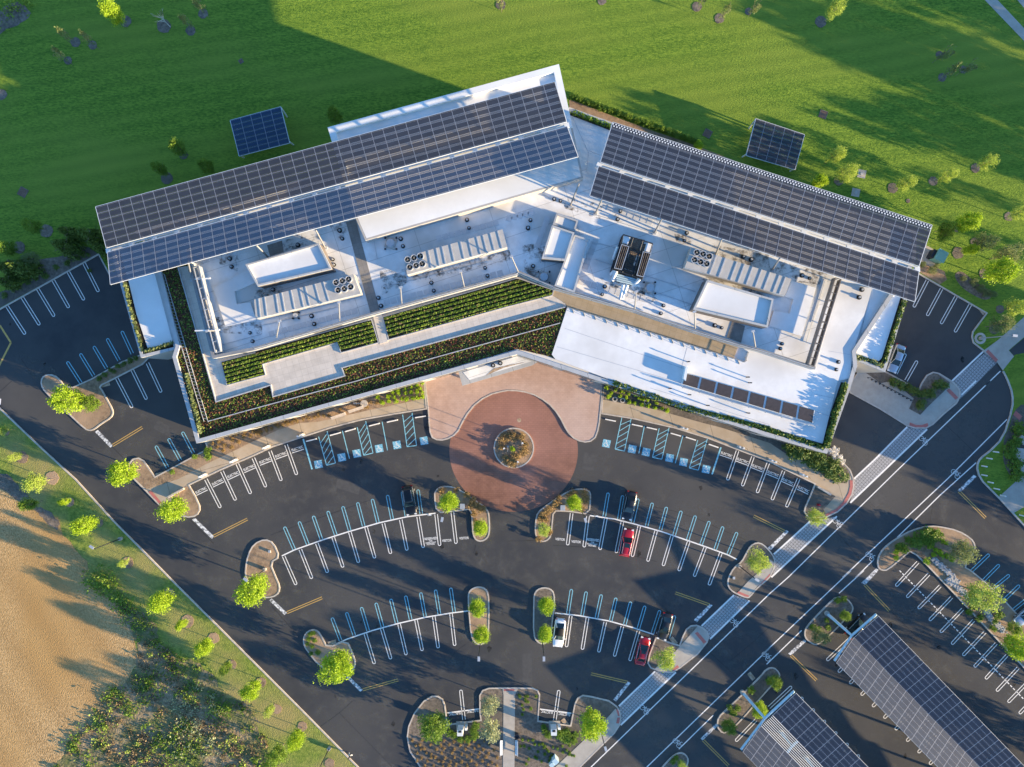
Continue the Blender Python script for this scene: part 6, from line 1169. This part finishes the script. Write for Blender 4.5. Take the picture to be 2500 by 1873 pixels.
def make_car(label, c, r, front, rear, m, L=4.7, Wd=1.85, H=1.45, kind='sedan', sunroof=False, darkroof=False):
    f = P(*T(c, r, front), .8); b = P(*T(c, r, rear), .8); mid = (f+b)/2; ang = math.atan2(f.y-b.y, f.x-b.x)
    root = empty('parked_car', (mid.x, mid.y, .005), ang); tag(root, label, 'car', 'cars parked in the stalls')
    hw = Wd/2; suv = kind == 'suv'; belt = .98 if suv else .86; hood = .98 if suv else .82; deck = .95 if not suv else 1.0
    xs = [-.5, -.485, -.44, -.36, -.2, 0, .15, .27, .36, .44, .48, .5]; wf = [.78, .88, .95, .985, 1, 1, 1, .985, .96, .90, .80, .66]
    zt = [.72, deck-.06, deck, deck, belt+.02, belt+.02, belt+.02, hood+.05, hood, hood-.06, hood-.16, .58]
    secs = []
    for x, w_, z in zip(xs, wf, zt):
        y = hw*w_; zb = .24 if abs(x) < .47 else .34
        secs.append([(x*L, -y*.93, zb), (x*L, -y, .48), (x*L, -y*.985, z-.16), (x*L, -y*.90, z-.04), (x*L, -y*.5, z+.015), (x*L, 0, z+.03), (x*L, y*.5, z+.015), (x*L, y*.90, z-.04), (x*L, y*.985, z-.16), (x*L, y, .48), (x*L, y*.93, zb)])
    body = loft(secs).build('body', m, root, True)
    if suv: g = [(-.46, .80, belt), (-.41, .74, H), (.04, .74, H), (.20, .84, belt)]
    else: g = [(-.38, .74, belt), (-.22, .64, H), (.06, .66, H), (.24, .80, belt)]
    gx = []
    for x, w_, z in g: gx.append((x*L, hw*w_, z))
    mb = MB(); (x0, w0, z0), (x1, w1, z1), (x2, w2, z2), (x3, w3, z3) = gx
    mb.face([(x3, -w3, z3), (x3, w3, z3), (x2, w2*.94, z2), (x2, -w2*.94, z2)]); mb.build('windscreen', M['carglass'], root)
    mb = MB(); mb.face([(x0, w0, z0), (x0, -w0, z0), (x1, -w1*.94, z1), (x1, w1*.94, z1)]); mb.build('rear_window', M['carglass'], root)
    for s in (-1, 1):
        mb = MB(); q = [(x3, s*w3*1.08, z3-.02), (x0, s*w0*1.08, z0-.02), (x1, s*w1*.97, z1-.03), (x2, s*w2*.97, z2-.03)]; mb.face(q if s < 0 else q[::-1]); mb.build('side_window', M['carglass'], root)
    mb = MB(); n = 6; rows = []
    for i in range(n+1):
        t = i/n; x = x1+(x2-x1)*t; w_ = (w1+(w2-w1)*t)*.97; z = H+.035*math.sin(PI*t); rows.append([(x, -w_, z-.05), (x, -w_*.85, z), (x, 0, z+.03), (x, w_*.85, z), (x, w_, z-.05)])
    loft(rows).build('roof', M['black'] if darkroof else m, root, True)
    mb = MB()
    for s in (-1, 1):
        mb.tube((x3, s*w3*1.04, z3), (x2, s*w2*.95, z2), .045, n=5); mb.tube((x0, s*w0*1.04, z0), (x1, s*w1*.95, z1), .06, n=5)
    mb.build('pillar', m, root)
    if sunroof: MB().box(((x1+x2)/2+.55, 0), .7, w1*1.2, H+.03, H+.075).build('sunroof', M['carglass'], root)
    if suv:
        mb = MB()
        for s in (-1, 1): mb.tube((x1+.2, s*w1*.86, H+.06), (x2-.2, s*w2*.86, H+.06), .025, n=5)
        mb.build('roof_rail', M['steel'], root)
    mb = MB()
    for s in (-1, 1): mb.tube((x3, s*w3*1.10, belt+.015), (x0, s*w0*1.10, belt+.015), .022, n=5)
    mb.build('window_trim', M['white_steel'], root)
    for sx in (-.32, .31):
        for s in (-1, 1):
            w_ = MB().tube((sx*L, s*(hw-.22), .33), (sx*L, s*(hw-.0), .33), .33, n=18).build('wheel', M['tyre'], root); MB().tube((sx*L, s*(hw-.02), .33), (sx*L, s*(hw+.012), .33), .2, n=12).build('rim', M['steel'], w_)
    for s in (-1, 1):
        MB().box((.465*L, s*hw*.66), .28, .36, hood-.22, hood-.085, -s*.35).build('headlight', M['lamp'], root)
        MB().box((-.478*L, s*hw*.70), .16, .38, deck-.20, deck-.06, s*.2).build('tail_light', M['tail'], root)
        MB().box((.17*L, s*(hw+.10)), .14, .22, belt-.02, belt+.14).build('mirror', m, root)
    MB().box((.488*L, 0), .12, hw*.9, .38, .58).build('grille', M['black'], root)
    return root
cb, cw, cr_, cd_, cs = paint('black car paint', (.004, .004, .005), .3, 0), paint('white car paint', (.78, .79, .80), .3, 0), paint('red car paint', (.42, .008, .018), .25, .2), paint('dark grey car paint', (.018, .020, .026), .3, .2), paint('silver car paint', (.36, .40, .45), .3, .6)
make_car('black SUV alone in the upper left stalls near the roundabout', 1, 2, (1330, 1128), (1290, 888), cb, 4.95, 1.98, 1.8, 'suv')
make_car('dark grey sedan in the upper stalls just above the red SUV', 2, 2, (1000, 1175), (1050, 930), cd_, 4.85, 1.85, 1.45)
make_car('bright red SUV with a dark sunroof right of the RESERVED stall', 2, 2, (1022, 1247), (978, 1478), cr_, 4.7, 1.9, 1.65, 'suv', sunroof=True)
make_car('white car with a black glass roof beside the oval island', 2, 3, (418, 655), (448, 400), cw, 4.75, 1.87, 1.45, darkroof=True)
make_car('dark grey car beside the mulch island above the red sedan', 2, 3, (1295, 583), (1350, 365), cd_, 4.6, 1.85, 1.5, sunroof=True)
make_car('dark red sedan in the rightmost lower stall', 2, 3, (1165, 560), (1108, 802), cr_, 4.75, 1.85, 1.45, sunroof=True)
make_car('silver sedan parked against the right end of the building', 3, 1, (1095, 1550), (1178, 1320), cs, 4.8, 1.85, 1.45)
make_car('black car half hidden under the head of the large carport', 3, 3, (880, 400), (740, 540), cb, 4.7, 1.85, 1.5)
make_car('pale car cut by the right edge beside the blue stalls', 3, 3, (2155, 450), (2320, 300), cs, 4.6, 1.85, 1.45)
# ================================================================ LAMP POSTS
def lamp(base, h, head_dir, label, conc=False, r=.09):
    root = empty('lamp_post', (base.x, base.y, 0)); tag(root, label, 'lamp post', 'car park lamp posts')
    MB().cyl((0, 0), .3 if not conc else .3, 0, .7, 16).build('footing', M['concrete'], root)
    if conc: MB().annulus((0, 0), .55, .95, KT-.02, KT+.06, 24).build('ring_slab', M['kerb'], root)
    MB().tube((0, 0, .7), (0, 0, h), r, r*.7, 8).build('pole', M['steel'] if conc else M['darksteel'], root)
    d = Vector((math.cos(head_dir), math.sin(head_dir), 0)); hd = MB().box((d.x*.55, d.y*.55), .75, .38, h-.02, h+.1, head_dir).build('lamp_head', M['steel'], root); MB().tube((0, 0, h-.05), (d.x*.3, d.y*.3, h), .05, n=6).build('arm', M['darksteel'], root)
def bz(u, v, z): q = P(u, v, z); return Vector((q.x, q.y, 0))
lamp(P(297, 1314), 7.7, 2.6, 'pale lamp post on the grass bank at left, leaning outward in view')
lamp(bz(1169, 1600, 7.5), 7.5, -PI/2, 'dark lamp post at the foot of the oval island left of the aisle')
lamp(bz(1328, 1600, 7.5), 7.5, -PI/2, 'dark lamp post at the foot of the oval island beside the white car')
lamp(bz(1081, 1260, 7.5), 7.5, -PI/2-.2, 'dark lamp post on the island left of the roundabout exit')
lamp(bz(1427, 1262, 7.5), 7.5, -PI/2+.3, 'dark lamp post on the island right of the roundabout exit')
lamp(bz(1476, 1820, 7.5), 7.5, -PI/2+.3, 'dark lamp post by the diagonal walk at the bottom')
lamp(bz(1841, 1411, 7.5), 7.5, -.6, 'dark lamp post on the island at the right end of the middle row')
lamp(P(2391.6, 826.5), 7.6, -.1, 'tall lamp post in a concrete ring at the right edge', True)
lamp(P(805, 1825), 7.7, -2.2, 'lamp post on the grass bank near the bottom edge')
lamp(P(648, 1389), 7.7, 2.5, 'lamp post on the island at the left end of the middle row')
# ================================================================ STREET FURNITURE
ws = []
for c, r, L_ in [(1, 2, [((440, 510), (530, 488)), ((640, 460), (732, 435)), ((768, 428), (857, 402)), ((970, 380), (1060, 357)), ((1120, 348), (1213, 328)), ((1357, 310), (1447, 296))]), (2, 2, [((820, 322), (908, 340)), ((1043, 365), (1132, 384)), ((1168, 390), (1255, 410)), ((1370, 440), (1457, 465)), ((1497, 473), (1583, 500)), ((1690, 533), (1773, 562))])]:
    for a, b in L_:
        p_, q_ = P(*T(c, r, a)), P(*T(c, r, b)); d = q_-p_; ang = math.atan2(d.y, d.x); m_ = (p_+q_)/2
        o = MB().box((0, 0), d.length, .2, 0, .12).box((0, 0), d.length*.97, .13, .12, .15).build('wheel_stop', M['white_paint']); o.location = (m_.x, m_.y, .01); o.rotation_euler = (0, 0, ang); ws.append(o)
ordlabel(ws, 'white concrete wheel stop at the head of an accessible stall', 'wheel stop', 'wheel stops of the accessible stalls')
# car chargers on the front sidewalks
ch = []
for c, r, x, y, a in [(0, 2, 1705, 800, .45), (0, 2, 1965, 675, .45), (1, 2, 100, 560, .4), (1, 2, 390, 460, .35), (2, 2, 1490, 400, -.3), (2, 2, 1965, 560, -.3), (3, 2, 95, 675, -.4), (3, 2, 355, 795, -.45)]:
    p_ = P(*T(c, r, (x, y)), .8); root = empty('car_charger', (p_.x, p_.y, KT), a)
    for s in (-.32, .32): MB().box((s, 0), .3, .28, 0, 1.25).build('charger_body', M['white_steel'], root)
    MB().box((0, 0), 1.3, .5, 0, .06).build('base', M['kerb'], root); MB().tube((0, .1, 1.1), (0, .1, 1.7), .04, n=6).build('cable_mast', M['darksteel'], root)
    mb = MB()
    for k in range(9): t0, t1 = k*.35, (k+1)*.35; mb.tube((.75+.35*math.cos(t0), -.1+.22*math.sin(t0), .9-.07*k), (.75+.35*math.cos(t1), -.1+.22*math.sin(t1), .83-.07*k), .025, n=5)
    mb.build('cable', M['black'], root); ch.append(root)
ordlabel(ch, 'white twin car charger on the kerb before the ELECTRIC stalls', 'car charger', 'car chargers on the front sidewalks')
for c, r, x, y, lab in [(1, 3, 1740, 1345, 'white charging cabinet left of the bottom walk'), (2, 3, 385, 1340, 'white charging cabinet right of the bottom walk')]:
    p_ = P(*T(c, r, (x, y)), 1); root = empty('charging_cabinet', (p_.x, p_.y, KT)); tag(root, lab, 'cabinet')
    MB().box((0, 0), .95, 1.0, 0, 1.9).build('body', M['white_steel'], root); MB().box((0, .25), .5, .35, 1.9, 1.93).build('vent', M['darksteel'], root); MB().box((.2, .3), 1.9, 1.5, -.02, .05).build('slab', M['concrete'], root)
    MB().box((.95, .35), .4, .4, 0, 1.3).build('side_post', M['white_steel'], root)
p_ = P(*T(2, 3, (385, 1605)), .9); root = empty('utility_cabinet', (p_.x, p_.y, KT), .75); tag(root, 'pair of pale blue cabinets cut by the bottom edge beside the diagonal walk', 'cabinet')
MB().box((.35, 0), .8, .9, 0, 1.5).build('body', M['bluesteel'], root); MB().box((-.6, -.2), .7, .7, 0, 1.1).build('side_box', M['bluesteel'], root)
# green transformer
p_ = P(*T(3, 1, (1490, 575)), 1.2); root = empty('transformer_box', (p_.x, p_.y, KT), -.5); tag(root, 'green transformer box on a concrete pad by the right array end', 'transformer')
gm = mat('transformer green', (.16, .32, .25), (.2, .38, .30), scale=2, rough=.5); MB().box((0, 0), 1.6, 1.7, 0, 1.8).build('body', gm, root); MB().box((0, 0), 1.75, 1.9, 1.8, 1.9).build('lid', gm, root); MB().box((-.9, -.3), 3.0, 2.8, -.05, .08).build('pad', M['concrete'], root); MB().box((-1.1, -.1), .5, 1.4, .1, 1.5).build('radiator', M['darksteel'], root)
# benches / trellis details at the left wing front
for i, (x0, y0, x1, y1) in enumerate([(810, 1022, 845, 1010), (852, 1006, 888, 994)]):
    a, b = P(x0, y0, .3), P(x1, y1, .3); d = b-a; root = empty('bench', ((a.x+b.x)/2, (a.y+b.y)/2, KT), math.atan2(d.y, d.x)); tag(root, ['left', 'right'][i]+' pale stone bench in the bed before the left wing', 'bench')
    MB().box((0, 0), d.length, .45, .38, .48).build('seat', M['kerb'], root); MB().box((0, .22), d.length, .1, .48, .85).build('backrest', M['kerb'], root)
    for s in (-1, 1): MB().box((s*d.length*.4, 0), .2, .4, 0, .38).build('leg', M['kerb'], root)
for i, (c, r, x, y) in enumerate([(1, 3, 2085, 1490), (2, 3, 72, 1490)]):
    q = P(*T(c, r, (x, y)), .45); root = empty('bench', (q.x, q.y, KT), PI/2); tag(root, 'white bench on the '+['left', 'right'][i]+' side of the bottom central walk', 'bench')
    MB().box((0, 0), 2.5, .45, .4, .48).build('seat', M['white_steel'], root); MB().box((0, .2 if i == 0 else -.2), 2.5, .07, .48, .9).build('backrest', M['white_steel'], root)
    for s in (-1, 1): MB().box((s*1.0, 0), .1, .4, 0, .4).build('leg', M['darksteel'], root)
q = P(1268+0, 1790); mb = MB().annulus((0, 0), .32, .42, .7, .9, 16).cyl((0, 0), .34, 0, .7, 16); o = mb.build('litter_bin', M['darksteel']); o.location = (1258*0+P(1262, 1792).x, P(1262, 1792).y, KT); tag(o, 'round dark litter bin beside the bottom central walk', 'litter bin')
# round fountains/valve rings in front bed
rg = []
for c, r, x, y in [(2, 2, 900, 155), (2, 2, 965, 165), (2, 2, 1165, 180)]:
    p_ = P(*T(c, r, (x, y))); o = MB().annulus((0, 0), .26, .44, 0, .12, 18).build('valve_ring', M['kerb']); o.location = (p_.x, p_.y, KT+.01); rg.append(o)
ordlabel(rg, 'pale concrete valve ring in the dark bed right of the plaza', 'valve ring', 'valve rings in the dark bed')
p_ = P(891, 985); root = empty('water_feature', (p_.x, p_.y, KT)); tag(root, 'round pale disc on a stem in the bed before the left wing', 'garden ornament')
MB().annulus((0, 0), .15, .6, .5, .62, 24).build('disc', M['kerb'], root); MB().cyl((0, 0), .14, 0, .62, 12).build('stem', M['kerb'], root); MB().bar((-.5, 0), (-1.8, .05), .25, .3, .5).build('arm', M['kerb'], root)
# up-lights in the roundabout island
up_ = []
for u, v in [(1230.6, 1095), (1275.5, 1082), (1264, 1128)]:
    p_ = P(u, v, 1.0); o = MB().box((0, 0), .28, .24, .75, 1.0, .4).cyl((0, 0), .05, 0, .75, 8).build('garden_light', M['white_steel']); o.location = (p_.x, p_.y, KT); up_.append(o)
ordlabel(up_, 'small white garden light in the round roundabout island', 'garden light', 'garden lights in the roundabout island')
# flag poles of the roundabout island (their long shadows cross the plaza)
fp = []
for u, v in [(1272, 1075), (1240, 1090), (1262, 1122)]:
    p_ = P(u, v); root = empty('flag_pole', (p_.x, p_.y, KT)); MB().tube((0, 0, 0), (0, 0, 9), .05, .03, 8).build('pole', M['steel'], root); MB().cyl((0, 0), .16, 0, .12, 12).build('base', M['steel'], root); fp.append(root)
ordlabel(fp, 'thin steel flag pole in the round roundabout island', 'flag pole', 'flag poles in the roundabout island')
# bicycle racks
bk_ = []
for i in range(11):
    x = 905+i*35; y = -60+i*21.5+ (0)
    c0 = T(3, 2, (915+i*33, -18+i*17.5)); p_ = P(*c0, .4); root = empty('bicycle_rack', (p_.x, p_.y, KT), -.5)
    mb = MB(); n = 8
    for k in range(n): t0, t1 = PI*k/n, PI*(k+1)/n; mb.tube((.33*math.cos(t0), 0, .45+.38*math.sin(t0)), (.33*math.cos(t1), 0, .45+.38*math.sin(t1)), .045, n=6)
    mb.tube((.33, 0, 0), (.33, 0, .45), .045, n=6); mb.tube((-.33, 0, 0), (-.33, 0, .45), .045, n=6); mb.build('hoop', M['darksteel'], root)
    MB().box((.33, 0), .2, .2, 0, .02).box((-.33, 0), .2, .2, 0, .02).build('foot_plate', M['darksteel'], root); bk_.append(root)
ordlabel(bk_, 'black bicycle rack hoop on the concrete pad', 'bicycle rack', 'bicycle rack hoops on the pad')
# white bollards at right
bo = []
for x, y in [(1945, 595), (1890, 650), (1848, 715), (1848, 790), (1900, 850), (1952, 905), (2005, 962)]:
    p_ = P(*T(3, 2, (x, y))); o = MB().tube((0, 0, 0), (0, 0, 1.35), .11, n=10).tube((0, 0, 1.35), (0, 0, 1.42), .11, .05, 10).build('bollard', M['white_steel']); o.location = (p_.x, p_.y, KT-.02); bo.append(o)
bo.sort(key=lambda o: -o.location.y)
for i, o in enumerate(bo): tag(o, 'white bollard on the curved verge at right, '+['topmost', 'second', 'third', 'fourth', 'fifth', 'sixth', 'lowest'][i]+(' of the curve' if i in (0, 6) else ' from the top'), 'bollard', 'white bollards on the curved verge')
p_ = P(*T(3, 2, (2165, 1128))); o = MB().tube((0, 0, 0), (0, 0, 1.3), .1, n=10).build('bollard', M['white_steel']); o.location = (p_.x, p_.y, KT); tag(o, 'single white bollard on the grass below the concrete apron', 'bollard')
# pale awnings at right edge
root = empty('stone_terrace', P(*T(3, 2, (2180, 620)))); tag(root, 'pale scalloped terrace slabs cut by the right edge', 'terrace'); l0 = root.location
for k, pts in enumerate(([(2150, 480), (2180, 450), (2400, 440), (2400, 560), (2190, 540)], [(2125, 560), (2200, 570), (2420, 600), (2420, 690), (2180, 680), (2125, 640)], [(2130, 720), (2160, 700), (2420, 720), (2420, 830), (2230, 840), (2190, 800)])):
    MB().prism([(v.x-l0.x, v.y-l0.y) for v in W(T(3, 2, pts))], .1, .45+.02*k).build('slab', M['kerb'], root)
# concrete hatches + grates on the lawns
for c, r, x, y, s, m, lab, nm, a in [(3, 0, 838, 1468, 1.35, 'concrete', 'upper pale concrete hatch slab on the lawn behind the right array', 'hatch_slab', -.2), (3, 0, 787, 1625, 1.35, 'concrete', 'lower pale concrete hatch slab next to the right array', 'hatch_slab', -.2), (3, 0, 513, 967, 1.1, 'grate', 'brown drain grate on the sunny upper right lawn', 'drain_grate', -.35), (0, 0, 2034, 520, .5, 'grate', 'tiny drain grate in the middle of the shaded lawn', 'drain_grate', .6), (0, 0, 198, 1622, 1.25, 'grate', 'brown drain grate on the shaded left lawn', 'drain_grate', -.5), (2, 0, 1680, 1128, 1.1, 'grate', 'brown drain grate beside the right solar canopy shadow', 'drain_grate', -.5)]:
    p_ = P(*T(c, r, (x, y))); o = MB().box((0, 0), s, s, 0, .03).build(nm, M[m]); o.location = (p_.x, p_.y, KT); o.rotation_euler = (0, 0, a); tag(o, lab, 'hatch' if 'slab' in lab else 'grate')
    (MB().cyl((0, 0), s*.2, .07, .12, 14) if 'slab' in lab else MB().ring([(-s/2-.12, -s/2-.12), (s/2+.12, -s/2-.12), (s/2+.12, s/2+.12), (-s/2-.12, s/2+.12)], [(-s/2, -s/2), (s/2, -s/2), (s/2, s/2), (-s/2, s/2)], 0, .04)).build('cover' if 'slab' in lab else 'frame', M['hvac' if 'slab' in lab else 'mulchgrey'], o)
for c, r, x, y, lab in [(0, 2, 890, 30, 'dark kerb inlet on the strip between the left car parks'), (1, 3, 658, 608, 'rusty kerb inlet at the lower left island'), (2, 3, 1395, 592, 'rusty kerb inlet by the dark grey car'), (2, 3, 480, 1280, 'kerb inlet beside the bottom right ELECTRIC stalls'), (2, 3, 2050, 890, 'kerb inlet on the narrow island above the smaller carport'), (0, 2, 1345, 790, 'kerb inlet at the front sidewalk left end'), (3, 1, 1855, 1030, 'red brown kerb inlet at the corner of the upper right stalls')]:
    p_ = P(*T(c, r, (x, y))); o = MB().box((0, 0), 1.4, .7, 0, .03).build('kerb_inlet', M['stain']); o.location = (p_.x, p_.y, .006); o.rotation_euler = (0, 0, A if c < 2 else -.9); tag(o, lab, 'drain')
p_ = P(1842, 1422); o = MB().box((0, 0), .5, .35, 0, .3).build('red_marker', paint('red marker', (.5, .02, .03))); p_ = P(*T(3, 2, (472, 1042))); o.location = (p_.x, p_.y, KT); o.name = 'fire_hydrant'; MB().cyl((0, 0), .14, 0, .7, 10).build('body', o.data.materials[0], o); tag(o, 'small red hydrant in the island at the right sidewalk end', 'hydrant')
# sign walls at kerb islands (low white walls)
for c, r, a, b, lab in [(0, 2, (1430, 975), (1560, 905), 'low pale wall on the island at the left sidewalk end'), (3, 2, (460, 888), (570, 955), 'low pale wall on the island at the right sidewalk end')]:
    p0, q0 = P(*T(c, r, a)), P(*T(c, r, b)); o = MB().bar(((p0-q0)/2), ((q0-p0)/2), .3, 0, .55).build('low_wall', M['kerb']); o.location = ((p0.x+q0.x)/2, (p0.y+q0.y)/2, KT); tag(o, lab, 'wall')
# utility boxes on the exit islands
for c, r, x, y, lab in [(1, 2, 1758, 1057, 'pale utility box on the island left of the roundabout exit'), (2, 2, 462, 1070, 'pale utility box on the island right of the roundabout exit'), (2, 3, 1905, 65, 'tiny white box on the island at the right end of the middle row'), (1, 2, 130, 1440, 'small pale stone box on the island at the left end of the middle row')]:
    s = .75 if 'utility' in lab else .35; p_ = P(*T(c, r, (x, y)), .4); root = empty('utility_box', (p_.x, p_.y, KT)); tag(root, lab, 'utility box'); MB().box((0, 0), s, s*1.1, 0, s*.8).build('body', M['hvac'], root); MB().box((0, .05), s*1.06, s*1.16, s*.8, s*.86).build('lid', M['steel'], root)
# gate arm signs on row ends
for c, r, x, y, lab in [(1, 2, 1470, 1130, 'small white pedestal at the left row end near the roundabout'), (2, 2, 730, 1138, 'small white barrier post at the right row end near the roundabout')]:
    p_ = P(*T(c, r, (x, y)), .6); root = empty('pedestal', (p_.x, p_.y, 0)); tag(root, lab, 'pedestal'); MB().cyl((0, 0), .09, 0, 1.1, 10).build('post', M['white_steel'], root); MB().box((.25, .05), .6, .18, .95, 1.1, .1).build('head', M['white_steel'], root)
# ================================================================ PERSON by the grass bank kerb
def person(base, ang):
    root = empty('person', base, ang); tag(root, 'person in a dark top and pale trousers walking beside the long lower left kerb', 'person')
    J = {'pel': ((0, 0, .95), .13), 'belly': ((0, 0, 1.1), .13), 'chest': ((.03, 0, 1.3), .15), 'neck': ((.05, 0, 1.5), .06), 'head': ((.07, 0, 1.58), .085), 'top': ((.08, 0, 1.7), .095),
         'hl': ((0, .1, .9), .1), 'kl': ((.22, .1, .5), .07), 'al': ((.25, .1, .1), .045), 'tl': ((.42, .1, .05), .04), 'hr': ((0, -.1, .9), .1), 'kr': ((-.05, -.1, .5), .07), 'ar': ((-.35, -.1, .14), .045), 'tr': ((-.22, -.1, .05), .04),
         'sl': ((.03, .18, 1.42), .065), 'el': ((-.12, .24, 1.16), .045), 'wl': ((-.02, .24, .92), .03), 'sr': ((.03, -.18, 1.42), .065), 'er': ((.1, -.24, 1.16), .045), 'wr': ((.3, -.22, 1.02), .03)}
    E = [('pel', 'belly'), ('belly', 'chest'), ('chest', 'neck'), ('neck', 'head'), ('head', 'top'), ('pel', 'hl'), ('hl', 'kl'), ('kl', 'al'), ('al', 'tl'), ('pel', 'hr'), ('hr', 'kr'), ('kr', 'ar'), ('ar', 'tr'), ('chest', 'sl'), ('sl', 'el'), ('el', 'wl'), ('chest', 'sr'), ('sr', 'er'), ('er', 'wr')]
    for s, wr in (('l', 'wl'), ('r', 'wr')):
        w0 = Vector(J[wr][0]); J['p'+s] = (tuple(w0+Vector((.03, 0, -.08))), .032); E.append((wr, 'p'+s))
        for k in range(4): J[f'f{s}{k}'] = (tuple(w0+Vector((.06-.012*k, (-.03+.02*k), -.17+.01*abs(k-1.5)))), .009); E.append(('p'+s, f'f{s}{k}'))
        J[f'th{s}'] = (tuple(w0+Vector((.085, 0, -.10))), .01); E.append((wr, f'th{s}'))
    names = list(J); me = bpy.data.meshes.new('body'); me.from_pydata([J[k][0] for k in names], [(names.index(a), names.index(b)) for a, b in E], [])
    o = bpy.data.objects.new('body', me); COL.objects.link(o); o.parent = root
    sk_ = o.modifiers.new('skin', 'SKIN')
    for i, k in enumerate(names): me.skin_vertices[0].data[i].radius = (J[k][1], J[k][1]); me.skin_vertices[0].data[i].use_root = (i == 0)
    o.modifiers.new('sub', 'SUBSURF').levels = 1; o.modifiers['sub'].render_levels = 1
    m = bpy.data.materials.new('person_body'); m.use_nodes = True; t = m.node_tree; N = t.nodes.new; L = t.links.new
    tc = N('ShaderNodeTexCoord'); sp = N('ShaderNodeSeparateXYZ'); L(tc.outputs['Object'], sp.inputs[0]); cr2 = N('ShaderNodeValToRGB'); cr2.color_ramp.interpolation = 'CONSTANT'; e = cr2.color_ramp.elements
    mp = N('ShaderNodeMath'); mp.operation = 'DIVIDE'; mp.inputs[1].default_value = 2.0; L(sp.outputs[2], mp.inputs[0]); L(mp.outputs[0], cr2.inputs[0])
    e[0].position = 0; e[0].color = (.7, .7, .7, 1); e[1].position = .48; e[1].color = (.02, .02, .025, 1); n3 = e.new(.75); n3.color = (.45, .28, .2, 1)
    L(cr2.outputs[0], t.nodes['Principled BSDF'].inputs['Base Color']); me.materials.append(m)
    hb = MB()
    for i in range(10):
        for j in range(5):
            a0, a1 = 2*PI*i/10, 2*PI*(i+1)/10; b0_, b1_ = .1+j*.28, .1+(j+1)*.28
            f = lambda a, b: (.07-.02+.115*math.sin(b)*math.cos(a), .105*math.sin(b)*math.sin(a), 1.68+.12*math.cos(b))
            hb.face([f(a0, b0_), f(a0, b1_), f(a1, b1_), f(a1, b0_)])
    hb.build('hair', M['black'], root, True)
    fc = MB()
    for s in (-1, 1): fc.box((.165, s*.035), .015, .02, 1.635, 1.65)
    fc.box((.165, 0), .012, .05, 1.575, 1.585); fc.build('face_features', M['black'], root)
    MB().prism([(.15, -.015), (.19, 0), (.15, .015)], 1.59, 1.63).build('nose', m, root)
person(P(857, 1840), 2.3)
# the ends
for o in list(bpy.data.objects):
    if o.type == 'MESH' and o.parent is None and 'label' not in o: print('UNTAGGED', o.name)
